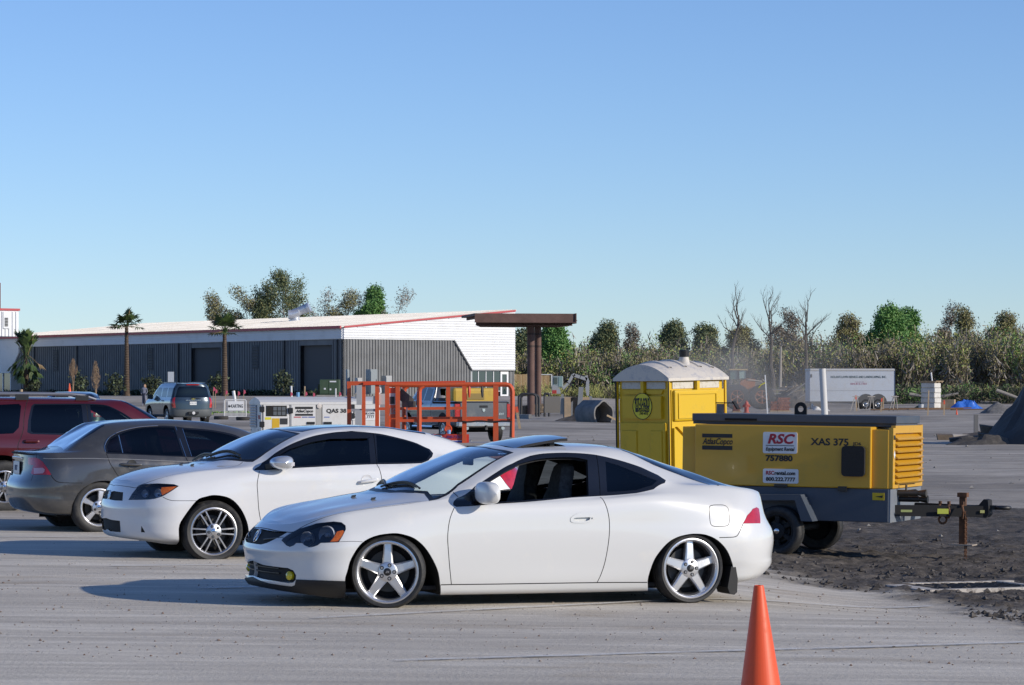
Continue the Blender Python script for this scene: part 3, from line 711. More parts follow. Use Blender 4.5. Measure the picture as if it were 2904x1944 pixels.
# car 1: the white hatchback coupe in front
A_,B_,C_,D_,E_=(680,1230),(1420,1230),(280,1180),(700,1180),(0,1080)
def shift(pts,dx,dy=0):return[(a+dx,b+dy)for a,b in pts]
def std_parts(bd,root,paint,plan):
 """plan: (object name, regions, material, mode) with mode join / pair / near / far"""
 made={}
 for nm,regs,m,mode,off,par in plan:
  p=made.get(par,[root])[0]if par else root
  if mode=='join':made[nm]=[bd.part(nm,regs,m,p,both=True,off=off)]
  elif mode=='near':made[nm]=[bd.part(nm,regs,m,p,off=off)]
  elif mode=='far':made.setdefault(nm,[]).append(bd.part(nm,regs,m,p if not par else made[par][-1],mirror=1,off=off))
  else:made[nm]=[bd.part(nm,regs,m,p,off=off),bd.part(nm,regs,m,(made[par][-1]if par else root),mirror=1,off=off)]
 return made
def interior(root,x0,x1,zf,zs,wid,seats,col,dash=None,wheel_x=None,back=None,dirn=1):
 f=MB(); f.box(x0,x1,-wid,wid,zf-.03,zf); f.build('cabin_floor',dark_liner,root)
 for(sx,sy)in seats:
  b=MB(); d=dirn
  b.box(*sorted((sx-.28*d,sx+.22*d)),sy-.25,sy+.25,zf+.08,zs-.18,ch=.05)
  prof=[(-.25,zs-.25),(-.27,zs),(-.26,zs+.17),(-.19,zs+.32),(-.125,zs+.42),(-.115,zs+.52),(-.09,zs+.585),(-.04,zs+.61),(.04,zs+.61),(.09,zs+.585),(.115,zs+.52),(.125,zs+.42),(.19,zs+.32),(.26,zs+.17),(.27,zs),(.25,zs-.25)]
  rows=[]
  for dd,sc in((-.055,.90),(-.03,1.),(.03,1.),(.06,.9)):
   rows.append([Vector((sx+(.14+dd+(z-zs+.2)*.22)*d,sy+y*sc,z if sc==1 else z-.012))for y,z in prof])
  b.grid(rows,closed=True,smooth=True); k=len(prof)
  b.f.append(tuple(range(len(b.v)-k,len(b.v)))[::1]); b.sm.append(False); b.f.append(tuple(range(len(b.v)-4*k,len(b.v)-3*k))[::-1]); b.sm.append(False)
  b.build('seat',col,root,fix=True)
 if back:b=MB(); b.box(back,back+.14,-wid*.8,wid*.8,zf+.05,zs+.22,ch=.04); b.build('rear_seat',col,root)
 if dash:b=MB(); b.box(*dash,ch=.04); b.build('dashboard',matte_black,root)
 if wheel_x:
  b=MB(); x,y,z=wheel_x; R=Matrix.Translation((x,y,z))@Matrix.Rotation(math.radians(-62*dirn),4,'Y')
  b.tube([R@Vector((.18*math.cos(a),.18*math.sin(a),0))for a in np.linspace(0,2*math.pi,24,endpoint=False)],.014,8,closed=True)
  b.tube([R@Vector((-.18,0,0)),R@Vector((.18,0,0))],.016,6); b.tube([R@Vector((0,0,0)),R@Vector((0,0,-.25))],.025,8)
  b.build('steering_wheel',matte_black,root)
def loop_skirt(bd,poly,name,m,root,depth,mirror=False):
 """walls going inward along the surface normal from a closed outline"""
 L=bd.dense([tuple(p)for p in poly],.03); P,N=bd.P(L); P2,_=bd.P(L,-depth); sg=-1 if mirror else 1
 r0=[Vector((a,b*sg,c))for a,b,c in P]; r1=[Vector((a,b*sg,c))for a,b,c in P2]
 b=MB(); b.grid([r0,r1]if not mirror else[r1,r0],closed=True); return b.build(name,m,root)
def mirror_unit(root,x,y,z,sx,sy,sz,paint,foot_m,side):
 b=MB(); n=14; rows=[]
 for t in np.linspace(-1,1,9):
  r=(1-abs(t)**3.2)**.5 if abs(t)<1 else 0.02
  rows.append([Vector((x+sx*(math.copysign(abs(math.cos(a))**.75,math.cos(a)))*r*.5,y+side*(t*sy*.5),z+sz*.5*math.copysign(abs(math.sin(a))**.75,math.sin(a))*r))for a in np.linspace(0,2*math.pi,n,endpoint=False)])
 b.grid(rows,closed=True)
 o=b.build('wing_mirror',paint,root)
 return o
def hero_car():
 M=car_matrix(1113.3,1623.3,23.0,22,(0,-.84,.29))
 root=thing('parked_car','white coupe with five-spoke wheels, open driver window and raised sunroof, nearest the camera','car',M=M,group='cars parked in a row')
 T=lambda*p:list(p)
 rows=[(-.86,3.40,[(-1,.64),(3.6,.64)],[(-1,.165),(-.6,.11),(-.36,.085),(.3,.10),(2.2,.105),(3.0,.145),(3.3,.17),(3.6,.2)],.9,.75),(-.875,3.46,[(-1,.79),(-.35,.82),(.4,.79),(2.2,.79),(3,.80),(3.6,.78)],[(-1,.20),(-.35,.20),(.35,.125),(2.2,.13),(3.0,.2),(3.6,.24)],.9,.7),(-.86,3.52,[(-1,.82),(-.35,.845),(.4,.815),(2.2,.82),(3.1,.82)],[(-1,.25),(-.35,.24),(.4,.19),(2.2,.19),(3.0,.27),(3.6,.29)],.9,.7),(-.875,3.535,[(-.7,.83),(-.35,.855),(0,.862),(.45,.842),(1.3,.84),(2.1,.85),(2.57,.865),(3.,.85),(3.5,.82)],[(-1,.36),(-.3,.38),(.4,.33),(2.2,.33),(3.,.36),(3.6,.37)],.9,.7),(-.885,3.55,[(-.6,.84),(-.3,.855),(0,.865),(.5,.858),(1.3,.862),(2.2,.865),(2.6,.866),(3.1,.84),(3.5,.80)],[(-1,.45),(-.7,.47),(-.3,.55),(.4,.62),(2.6,.645),(3.2,.60),(3.6,.555)],.9,.7),(-.835,3.475,[(-.7,.78),(-.4,.80),(0,.82),(.5,.83),(1.5,.83),(2.2,.825),(2.6,.80),(3.1,.765),(3.5,.72)],[(-1,.535),(-.7,.565),(-.3,.66),(.2,.76),(.5,.79),(1.6,.835),(2.3,.885),(3.0,.83),(3.6,.68)],.9,.7),(-.775,3.475,[(-.75,.70),(-.5,.745),(-.2,.765),(.1,.78),(.5,.79),(1.5,.785),(2.2,.76),(2.6,.72),(3.1,.69),(3.5,.64)],[(-1,.585),(-.7,.62),(-.5,.685),(-.2,.75),(.1,.795),(.5,.825),(.95,.835),(1.56,.868),(1.85,.88),(2.15,.905),(2.4,.93),(2.8,.93),(3.1,.905),(3.3,.87),(3.5,.81)],.9,.7),(-.74,3.47,[(-.75,.58),(-.56,.60),(-.2,.655),(.2,.70),(.42,.73),(.58,.745),(.88,.68),(1.2,.625),(1.6,.60),(2.0,.605),(2.3,.63),(2.6,.60),(3.1,.57),(3.5,.53)],[(-.9,.60),(-.73,.635),(-.56,.70),(-.36,.752),(-.12,.788),(.1,.82),(.3,.845),(.42,.86),(.58,.90),(.73,.97),(.88,1.05),(1.05,1.14),(1.2,1.18),(1.35,1.205),(1.56,1.212),(1.77,1.195),(1.97,1.155),(2.18,1.10),(2.34,1.045),(2.45,1.01),(2.8,.955),(3.05,.925),(3.3,.895),(3.5,.85)],.9,.7),(-.72,3.465,[(-.75,.48),(-.5,.50),(-.2,.55),(.2,.60),(.37,.64),(.7,.59),(1.13,.52),(1.6,.50),(2.1,.49),(2.6,.49),(3.0,.50),(3.5,.46)],[(-.9,.61),(-.7,.65),(-.55,.715),(-.36,.77),(-.1,.81),(.1,.842),(.3,.863),(.37,.875),(.45,.91),(.73,1.045),(.95,1.15),(1.13,1.215),(1.3,1.24),(1.6,1.25),(1.9,1.24),(2.13,1.205),(2.34,1.13),(2.61,1.04),(2.89,.96),(3.03,.935),(3.3,.91),(3.5,.87)],.9,.7),(-.705,3.46,[(-.75,.24),(-.2,.28),(.37,.32),(1.13,.26),(3.5,.24)],[(-.9,.615),(-.7,.655),(-.58,.71),(-.45,.75),(-.27,.79),(-.07,.83),(.12,.865),(.20,.885),(.42,1.0),(.72,1.13),(1.04,1.24),(1.33,1.268),(1.6,1.28),(1.9,1.275),(2.11,1.258),(2.32,1.205),(2.6,1.115),(2.93,1.02),(3.1,.965),(3.25,.935),(3.37,.915),(3.5,.885)],.9,.7),(-.69,3.455,[(-1,0),(4,0)],[(-.9,.62),(-.7,.655),(-.6,.70),(-.45,.755),(-.27,.795),(-.07,.835),(.12,.872),(.17,.89),(.4,1.01),(.7,1.138),(1.02,1.25),(1.33,1.276),(1.6,1.288),(1.9,1.283),(2.11,1.266),(2.32,1.216),(2.6,1.13),(2.93,1.035),(3.1,.975),(3.25,.94),(3.37,.92),(3.5,.89)],1,1)]
 bd=Body(rows,-.36,2.98,M,pitch=.045)
 a=lambda p:bd.pix(p,A_); b=lambda p:bd.pix(p,B_); s_=bd.sig; t_=bd.tau
 edge=a([(190,797),(240,812),(300,826),(380,836),(455,838)])
 side=a([(455,838),(540,790),(640,745),(850,680),(1100,640),(1400,603),(1590,575)])
 cowl=bd.xy([(.345,-.58),(.25,-.45),(.17,-.25),(.135,0)])
 bd.region('hood',[(-.06,edge[0][1])]+edge+side[1:]+cowl+[(-.06,t_+.06)])
 fs=a([(1825,630),(1790,720),(1772,830),(1770,930),(1785,1130),(1800,1285)])
 bd.region('fender',side+a([(1720,555),(1830,590)])+fs+a([(1700,1290),(1300,1150),(1040,925),(840,922),(640,900),(500,860)]))
 bs=a([(840,922),(940,918),(1045,922)])
 ar=a([(1000,985),(920,1150),(895,1255),(893,1425)])
 bd.region('front_bumper',[(-.06,edge[0][1])]+edge+a([(560,905)])+bs+ar+[(ar[-1][0],-.06),(-.06,-.06)])
 lip=a([(62,1205),(250,1275),(440,1303),(470,1290),(482,1242),(700,1250),(897,1256)])
 bd.region('front_lip',[(-.06,lip[0][1])]+lip+a([(893,1425)])+[(ar[-1][0],-.06),(-.06,-.06)])
 lg=a([(62,1095),(200,1118),(320,1135),(410,1145),(455,1165),(478,1205),(476,1245),(455,1268),(420,1275),(320,1258),(200,1238),(70,1192)])
 bd.region('lower_grille',[(-.06,lg[0][1])]+lg+[(-.06,lg[-1][1])])
 gr=a([(205,815),(300,832),(408,840),(385,852),(300,898),(230,932),(180,945)]); bd.region('grille',[(-.06,gr[0][1])]+gr+[(-.06,gr[-1][1])])
 dr=b([(845,540),(880,580),(910,660),(925,760),(920,900),(890,1080),(860,1180),(820,1267)])
 dbot=b([(500,1274),(0,1280)])+a([(1800,1285)])
 bd.region('door',fs[::-1]+a([(1840,600)])+b([(0,590),(500,560)])+dr+dbot[:-1])
 bd.region('side_skirt',a([(1708,1287),(1800,1285)])+b([(0,1280),(820,1268),(1247,1265),(1247,1420)])+[(b([(1247,1420)])[0][0],-.05),(a([(1700,1380)])[0][0],-.05)])
 rb=b([(2062,765),(2030,840),(2000,877),(1930,884),(1860,886)])
 bd.region('rear_bumper',rb+b([(1960,1090),(1990,1250)])+[(b([(1990,1250)])[0][0],-.06),(s_+.06,-.06),(s_+.06,b([(2205,762)])[0][1])]+b([(2208,764)]))
 dlo=a([(1815,595),(1850,548),(2000,450),(2150,352),(2320,255)])+b([(250,190),(400,168),(600,165),(810,182),(1000,225),(1200,290),(1340,355),(1405,398),(1395,422),(1300,475),(1150,508),(850,532),(600,546),(0,596)])+a([(2160,602),(1980,617),(1845,625),(1818,612)])
 bd.region('window_trim',dlo)
 bd.region('hole',a([(2030,592),(2030,470),(2150,390),(2330,290)])+b([(150,262),(300,222),(450,205),(640,205),(738,225),(748,528),(600,540),(300,562),(0,582)]))
 bd.region('quarter_glass',b([(890,238),(1000,272),(1180,342),(1335,402),(1290,440),(1150,482),(905,498)]))
 hl=a([(355,910),(370,890),(410,862),(500,812),(650,766),(800,749),(865,756),(900,783),(903,815),(880,862),(842,925),(690,930),(665,950),(630,963),(590,968),(552,952),(530,932),(480,932),(460,952),(425,965),(395,952),(372,926)])
 bd.region('headlamp',hl)
 bd.region('turn_lens',a([(768,922),(828,835),(880,822),(890,836),(838,918)]))
 tl=b([(2060,766),(2098,695),(2145,640),(2175,628),(2195,640),(2203,690),(2207,764)])
 bd.region('tail_lamp',tl[:-3]+[(s_*.5+tl[-3][0]*.5,tl[-3][1])][:0]+tl[-3:])
 fd=b([(1775,635),(1795,612),(1850,608),(1905,612),(1935,640),(1945,700),(1943,760),(1925,785),(1860,790),(1800,785),(1780,740)])
 bd.region('fuel_door',fd,3)
 ho=b([(592,738),(600,712),(650,680),(710,668),(775,668),(800,685),(798,715),(775,748),(710,762),(640,762),(602,755)]); bd.region('door_handle',ho,2)
 hr=b([(622,720),(650,716),(762,712),(755,735),(715,748),(650,748),(628,738)]); bd.region('hole',hr)
 seal=bd.xy([(.145,0),(.18,-.25),(.26,-.45),(.35,-.585)])+a([(1610,574),(1720,545),(1860,446),(2100,285),(2330,163)])+bd.xy([(1.10,-.43),(1.05,-.25),(1.025,0)])
 bd.region('windscreen_seal',seal)
 bd.region('windscreen',bd.xy([(.19,0),(.225,-.25),(.30,-.44),(.385,-.56)])+a([(1650,552),(1730,522),(1850,430),(2090,272),(2280,175)])+bd.xy([(1.065,-.41),(1.025,-.25),(1.0,0)]))
 rg0=bd.xy([(2.07,0),(2.09,-.25),(2.13,-.43)])+b([(1300,268),(1500,345),(1760,432),(1850,447)])+bd.xy([(3.09,-.40),(3.13,0)])
 bd.region('rear_window',rg0)
 bd.region('sunroof_opening',bd.xy([(1.16,0),(1.16,-.30),(1.18,-.40),(1.25,-.44),(1.62,-.43),(1.64,0)]))
 af=a([(893,1425),(895,1255),(920,1150),(960,1040),(1040,930),(1150,872),(1300,848),(1400,860),(1500,900),(1600,1000),(1680,1150),(1705,1280),(1702,1375)])
 arr=b([(1247,1345),(1250,1250),(1290,1110),(1340,1020),(1420,930),(1500,882),(1580,860),(1650,852),(1750,862),(1850,910),(1930,1000),(1970,1100),(1990,1200),(1995,1270)])
 afs,ars=catmull(af,4,False),catmull(arr,4,False)
 for L in(afs,ars):bd.region('wheel_hole',list(L)+[(L[-1][0],-.06),(L[0][0],-.06)])
 for L in(edge+side[1:],fs,a([(1800,1285)])+b([(0,1280),(820,1268),(1245,1266)]),dr,rb,bs,a([(1712,1287),(1800,1285)]),a([(1812,497),(1858,540)]),b([(812,186),(838,380),(846,532)])):bd.seam(L,.0065)
 bd.seam(fd,.005,3,True)
 bd.nogap=('hole','wheel_hole','headlamp','turn_lens','tail_lamp','windscreen','rear_window')
 bd.cut()
 plan=[('body',['body'],pearl_paint,'join',0,None),('hood',['hood'],pearl_paint,'join',0,None),('front_bumper',['front_bumper'],pearl_paint,'join',0,None),('rear_bumper',['rear_bumper'],pearl_paint,'join',0,None),('front_lip',['front_lip'],mat('lip_black',(.011,.012,.015),.6),'join',.006,None),('fender',['fender'],pearl_paint,'pair',0,None),('door',['door'],pearl_paint,'pair',0,None),('side_skirt',['side_skirt'],pearl_paint,'pair',.004,None),('panel_gap',['gap'],gap_dark,'join',0,None),('grille',['grille'],matte_black,'join',-.012,None),('lower_grille',['lower_grille'],matte_black,'join',-.03,None),('window_trim',['window_trim'],mat('gloss_black',(.008,.008,.009),.12,coat=.6),'pair',.001,None),('quarter_window',['quarter_glass'],glass('quarter_tint',(.30,.34,.34)),'pair',0,None),('headlamp',['headlamp'],smoked,'pair',.003,None),('turn_lens',['turn_lens'],amber_lens,'pair',.001,'headlamp'),('tail_lamp',['tail_lamp'],red_lens,'pair',.003,None),('fuel_door',['fuel_door'],pearl_paint,'near',.001,None),('door_handle',['door_handle'],pearl_paint,'pair',.004,'door'),('windscreen_seal',['windscreen_seal'],black_trim,'join',.001,None),('windscreen',['windscreen'],win_screen,'join',0,None),('rear_window',['rear_window'],glass('rear_tint',(.12,.14,.15),boost=1.3),'join',.002,None),('sunroof_opening',['sunroof_opening'],void_black,'join',-.03,None)]
 std_parts(bd,root,pearl_paint,plan)
 bd.part('fuel_side',['fuel_door'],pearl_paint,root,mirror=1)
 bd.part('cabin_liner',['body','door','window_trim','fuel_door','door_handle','sunroof_opening','windscreen_seal'],dark_liner,root,both=True,off=-.035)
 bd.part('headlamp_bowl',['headlamp','turn_lens'],mat('lamp_black',(.09,.10,.115),.35),root,off=-.05); bd.part('headlamp_bowl',['headlamp','turn_lens'],MATS['lamp_black'],root,mirror=1,off=-.05)
 for px,r in(((560,880),.058),((735,850),.072)):
  (p,),(n,)=bd.P(a([px]),-.03)
  for sg in(1,-1):
   q=MB(); R=Matrix.Translation((p[0],p[1]*sg,p[2]))@Vector((-.80,-.60*sg,0)).to_track_quat('Z','Y').to_matrix().to_4x4()
   q.lathe([(0,-.03),(r*.5,-.022),(r*.8,-.008),(r,.012),(r,-.02)],24,M=R); q.build('lamp_reflector',chrome_lamp,root)
   q=MB(); q.lathe([(0,.022),(r*.22,.015),(r*.28,-.02)],16,M=R); q.build('lamp_bulb',clear_lens,root)
 (p,),(n,)=bd.P(a([(415,1210)]),-.004)
 for sg in(1,-1):
  q=MB(); R=Matrix.Translation((p[0],p[1]*sg,p[2]))@Vector((-.85,-.5*sg,0)).to_track_quat('Z','Y').to_matrix().to_4x4()
  q.lathe([(0,.018),(.02,.012),(.034,0),(.036,-.03)],20,M=R); q.build('fog_lamp',mat('yellow_lens',(.62,.50,.01),.1,coat=1),root)
 loop_skirt(bd,[(max(x,0),y)for x,y in[(-.0,lg[0][1])]+lg+[(-.0,lg[-1][1])]],'grille_surround',pearl_paint,root,.03); loop_skirt(bd,[(max(x,0),y)for x,y in lg],'grille_surround',pearl_paint,root,.03,True)
 for zz in(.30,.265):
  q=MB(); L=bd.yz([(-y,zz)for y in(0,.15,.3,.42)]); L[0]=(0,L[0][1]); P,N=bd.P(L,-.018)
  q.tube([Vector(x)for x in P],.006,6); q.tube([Vector((x[0],-x[1],x[2]))for x in P],.006,6); q.build('grille_bar',black_trim,root)
 (p,),(n,)=bd.P(a([(222,885)]),.006); p=Vector((p[0],0,p[2])); X=Vector((0,-1,0)); U=Vector((.45,0,.9)).normalized()
 q=MB(); q.tube([p+X*.052*math.cos(t)+U*.052*math.sin(t)for t in np.linspace(0,2*math.pi,28,endpoint=False)],.005,6,closed=True)
 q.tube([p-X*.030-U*.040,p+U*.045-X*.006],.005,6); q.tube([p+X*.030-U*.040,p+U*.045+X*.006],.005,6); q.tube([p-X*.018-U*.006,p+X*.018-U*.006],.004,6)
 q.build('badge',chrome,root)
 q=MB(); L=[bd.P(a([(t,895-(t-240)*.10)]),-.004)[0][0]for t in(200,260,330,370)]
 q.tube([Vector(x)for x in L],.006,6); q.tube([Vector((x[0],-x[1],x[2]))for x in L],.006,6); q.build('grille_bar',black_trim,root)
 for mir in(0,1):
  bd_p=bd.dense(hr,.02); P,N=bd.P(bd_p,-.022); sg=-1 if mir else 1
  q=MB(); q.add([Vector((x,y*sg,z))for x,y,z in P],[tuple(range(len(P)))]); q.build('handle_scoop',pearl_paint,root)
  loop_skirt(bd,hr,'handle_scoop_wall',pearl_paint,root,.024,bool(mir))
 (p,),_=bd.P(b([(776,722)]),.003); q=MB(); q.cyl(Vector(p),Vector(p)+Vector((0,-.003,0)),.008,14); q.build('door_lock',chrome,root)
 for L in(afs,ars):
  for mir in(False,True):
   arch_skirt(bd,L,'arch_lip',pearl_paint,root,.022,mir); arch_skirt(bd,L,'arch_liner',void_black,root,.36,mir)
 for cx in(0.,2.57):
  for sg in(-1,1):
   q=MB(); q.box(cx-.40,cx+.40,*sorted((sg*.50,sg*.49)),.12,.66); q.build('inner_wheel_wall',void_black,root)
 q=MB(); q.box(-.55,3.05,-.62,.62,.12,.15); q.build('underbody',void_black,root)
 q=MB(); rows_=[]
 for i in range(9):
  t=i/8; x=1.19+.46*t; z0=float(pchip([1.19,1.33,1.65],[1.262,1.277,1.286],np.array([x]))[0])+.012+.060*t
  rows_.append([Vector((x,y*.40,z0-.018*abs(y)**2.2-(.004 if 0<i<8 else .010)))for y in np.linspace(-1,1,15)])
 q.grid([r for r in rows_]); q.grid([[p-Vector((0,0,.022))for p in r]for r in rows_][::-1])
 e=[r[0]for r in rows_]+rows_[-1][1:]+[r[-1]for r in rows_[::-1]][1:]+rows_[0][::-1][1:-1]
 q.grid([e,[p-Vector((0,0,.022))for p in e]][::-1],closed=True); q.build('sunroof_panel',mat('black_glass',(.006,.007,.009),.03,coat=1,spec=.8),root)
 q=MB(); q.box(1.52,1.56,-.34,-.31,1.25,1.32); q.box(1.52,1.56,.31,.34,1.25,1.32); q.build('sunroof_arm',black_trim,root)
 for(p0,p1)in(((.215,.06),(.345,-.49)),((.345,.52),(.225,-.02))):
  q=MB(); pts=[]
  for t in np.linspace(0,1,9):
   x,y=p0[0]+(p1[0]-p0[0])*t+.02*math.sin(t*3.1),p0[1]+(p1[1]-p0[1])*t
   z=bd.bvh.ray_cast(Vector((x,-abs(y)-.004,3)),Vector((0,0,-1)))[0]; pts.append(Vector((x,y,z.z+.014+.012*math.sin(t*3.1))))
  q.tube(pts,.009,6); q.tube([p-Vector((-.004,0,.014))for p in pts[1:-1]],.006,6); q.build('wiper',black_trim,root)
 for px in((1135,562),(962,538)):
  (p,),_=bd.P(a([px]),0); q=MB(); q.obox(Vector(p)+Vector((0,0,.008)),(.016,0,.002),(0,.011,0),(.004,0,.009)); q.build('washer_jet',black_trim,root)
 (p,),_=bd.P(a([(1990,560)]),0)
 for sg in(1,-1):
  o=MB(); n=22; c=Vector((p[0]+.055,(p[1]-.155)*sg,p[2]+.055)); rws=[]
  for t in np.linspace(-1,1,11):
   r=max(1e-7,(1-abs(t)**2.6))**.42
   rws.append([c+Vector((.066*math.copysign(abs(math.cos(k))**.6,math.cos(k))*r+.022*t,-.140*t*sg,.088*math.copysign(abs(math.sin(k))**.62,math.sin(k))*r-.004*t))for k in np.linspace(0,2*math.pi,n,endpoint=False)])
  o.grid(rws if sg<0 else rws[::-1],closed=True); m_=o.build('wing_mirror',pearl_paint,root)
  o=MB(); o.bar(Vector((p[0]+.02,(p[1]+.02)*sg,p[2]+.0)),Vector((p[0]+.05,(p[1]-.06)*sg,p[2]+.03)),.07,.05); o.build('mirror_foot',black_trim,m_)
 for sg in(-1,1):
  q=MB(); pr=[(2.93,.30),(2.97,.30),(2.99,.20),(2.985,.09),(2.96,.07),(2.92,.08),(2.90,.13)]
  q.prism(pr,sg*.83,sg*.60,XZ); q.build('mud_flap',black_rubber,root)
 interior(root,.3,2.9,.17,.52,.70,[(1.32,-.37),(1.32,.37)],mat('seat_cloth',(.055,.058,.06),.8,noise=(30,(.03,.03,.032),.4,.6)),dash=(.38,.72,-.66,.66,.55,.80),wheel_x=(.86,-.37,.70),back=2.0)
 q=MB(); q.box(.93,.955,-.10,.10,1.10,1.16,ch=.01); q.tube([Vector((.945,0,1.16)),Vector((.99,0,1.22))],.01,6); q.build('rear_view_mirror',black_trim,root)
 (p,),_=bd.P(a([(2225,178)]),.004)
 for cx,st in((0,-24.),(2.57,2.)):
  wr=wheel(root,cx,-.845,.292,.292,.240,.215,'star5',steer=st if cx==0 else 0,camber=1.5)
  e=text('cap_mark','ZR',.022,chrome,wr,(0,-.1075+.045-.0235,0),(1,0,0),(0,0,1),bold=.0005,shear=.3)
  wheel(root,cx,.845,.292,.292,.240,.215,'star5',steer=-24.*0 if cx else 0,side=1,detail=False)
 q=MB(); q.tube([Vector((-.05,-.3,.2)),Vector((0,0,.26)),Vector((-.05,.3,.2))],.03,8); q.build('front_axle',void_black,root)
 pn=bd.P(a([(2195,178),(2262,178)]),.006)
 d=Vector(pn[0][1])-Vector(pn[0][0]); N_=Vector(pn[1][0])
 text('screen_sticker','BLOX',.030,mat('sticker_blue',(.22,.45,.85),.4),root,(Vector(pn[0][0])+Vector(pn[0][1]))/2,d,N_.cross(d.normalized()),shear=.25,width=d.length,depth=.0004)
 return root
hero=hero_car()
# car 2: white coupe with a black roof panel, two places further back
def spread(rows,dx=0):return rows
def second_car():
 M=car_matrix(607.3,1508.3,29.2,22,(0,-.85,.305))
 root=thing('parked_car','white coupe with split-spoke wheels, black glass roof and dark tinted windows behind the first coupe','car',M=M,group='cars parked in a row')
 rows=[(-.82,3.40,[(-1,.64),(3.6,.64)],[(-1,.245),(-.6,.20),(-.36,.17),(.3,.19),(2.2,.19),(3.0,.22),(3.6,.28)],.85,.75),(-.855,3.46,[(-1,.80),(-.35,.83),(.4,.80),(2.2,.80),(3,.80)],[(-1,.275),(-.35,.235),(.35,.215),(2.3,.215),(3.0,.28),(3.6,.32)],.85,.7),(-.865,3.50,[(-1,.82),(-.35,.85),(.4,.825),(2.2,.83),(3.1,.82)],[(-1,.34),(-.35,.32),(.4,.30),(2.3,.30),(3.0,.34),(3.6,.36)],.85,.7),(-.875,3.52,[(-.7,.83),(-.35,.86),(0,.866),(.45,.85),(1.3,.85),(2.2,.855),(2.7,.87),(3.1,.85),(3.5,.82)],[(-1,.44),(-.3,.45),(.4,.46),(2.2,.46),(3.,.48),(3.6,.48)],.85,.7),(-.87,3.51,[(-.6,.84),(-.3,.86),(0,.87),(.5,.862),(1.3,.866),(2.2,.868),(2.7,.872),(3.1,.845),(3.5,.80)],[(-1,.555),(-.7,.57),(-.3,.63),(.4,.73),(2.6,.74),(3.2,.72),(3.6,.70)],.85,.7),(-.82,3.46,[(-.7,.79),(-.4,.81),(0,.825),(.5,.84),(1.5,.84),(2.2,.83),(2.7,.80),(3.1,.77),(3.5,.72)],[(-1,.67),(-.7,.70),(-.3,.77),(.2,.86),(.5,.885),(1.6,.93),(2.3,.95),(3.0,.93),(3.6,.88)],.85,.7),(-.80,3.44,[(-.75,.72),(-.5,.75),(-.2,.77),(.1,.785),(.5,.80),(1.5,.80),(2.2,.775),(2.7,.74),(3.1,.70),(3.5,.64)],[(-1,.72),(-.7,.745),(-.5,.79),(-.2,.85),(.1,.89),(.5,.915),(.95,.935),(1.56,.962),(1.85,.97),(2.15,.982),(2.35,1.0),(2.6,1.01),(3.1,.985),(3.5,.92)],.85,.7),(-.785,3.43,[(-.75,.60),(-.56,.62),(-.2,.67),(.2,.71),(.42,.74),(.6,.745),(.9,.69),(1.2,.64),(1.6,.62),(2.0,.62),(2.3,.645),(2.6,.61),(3.1,.58),(3.5,.53)],[(-1,.74),(-.73,.775),(-.56,.83),(-.36,.87),(-.12,.905),(.1,.925),(.3,.94),(.45,.96),(.53,.985),(.66,1.075),(.91,1.195),(1.16,1.265),(1.41,1.292),(1.71,1.285),(1.99,1.235),(2.18,1.18),(2.32,1.12),(2.45,1.085),(2.8,1.03),(3.1,.99),(3.5,.93)],.85,.7),(-.775,3.42,[(-.75,.50),(-.5,.52),(-.2,.56),(.2,.61),(.37,.65),(.7,.60),(1.0,.54),(1.6,.52),(2.1,.51),(2.6,.50),(3.0,.50),(3.5,.46)],[(-1,.75),(-.7,.80),(-.55,.845),(-.36,.885),(-.1,.92),(.1,.938),(.3,.955),(.37,.97),(.5,1.03),(.7,1.14),(.85,1.215),(1.0,1.275),(1.26,1.322),(1.6,1.335),(1.9,1.325),(2.13,1.29),(2.37,1.25),(2.63,1.185),(2.89,1.095),(3.1,1.02),(3.5,.94)],.85,.7),(-.765,3.41,[(-.75,.25),(-.2,.28),(.37,.33),(1.0,.27),(3.5,.24)],[(-1,.755),(-.78,.785),(-.7,.815),(-.53,.868),(-.35,.908),(-.11,.937),(.05,.952),(.12,.965),(.4,1.11),(.65,1.225),(.88,1.298),(1.26,1.338),(1.6,1.352),(1.9,1.342),(2.11,1.312),(2.37,1.272),(2.63,1.20),(2.89,1.11),(3.1,1.03),(3.5,.945)],.85,.7),(-.76,3.40,[(-1,0),(4,0)],[(-1,.76),(-.78,.787),(-.71,.815),(-.53,.872),(-.35,.912),(-.11,.942),(.05,.956),(.10,.968),(.36,1.11),(.62,1.23),(.86,1.305),(1.26,1.343),(1.6,1.357),(1.9,1.347),(2.11,1.317),(2.37,1.277),(2.63,1.205),(2.89,1.115),(3.1,1.035),(3.5,.95)],1,1)]
 bd=Body(rows,-.36,3.0,M,pitch=.055)
 c=lambda p:bd.pix(p,C_); d=lambda p:bd.pix(p,D_); s_,t_=bd.sig,bd.tau
 edge=c([(100,586),(150,590),(200,596),(260,604),(318,612)])
 side=c([(318,612),(345,592),(420,565),(600,510),(800,470),(1000,450),(1100,440)])+bd.xy([(.36,-.60)])
 bd.region('hood',[(-.06,edge[0][1])]+edge+side[1:]+bd.xy([(.25,-.45),(.14,-.25),(.10,0)])+[(-.06,t_+.06)])
 fs=c([(1366,468),(1350,560),(1352,650),(1362,800),(1385,935)]); fs2=bd.xz([(.475,.33),(.48,.30)])
 bd.region('fender',side+c([(1310,390),(1330,460)])+fs+fs2+c([(1285,978),(1000,800),(830,722),(650,722),(545,690),(430,640)]))
 bs=c([(545,690),(590,712),(650,722),(830,722)]); ar=c([(760,810),(700,900),(680,980),(665,1088)])
 bd.region('front_bumper',[(-.06,edge[0][1])]+edge+c([(300,640),(420,690)])+bs+ar+[(ar[-1][0],-.06),(-.06,-.06)])
 dr=d([(1106,412),(1130,460),(1145,520),(1150,610)])+bd.xz([(1.74,.60),(1.72,.45),(1.68,.30)])
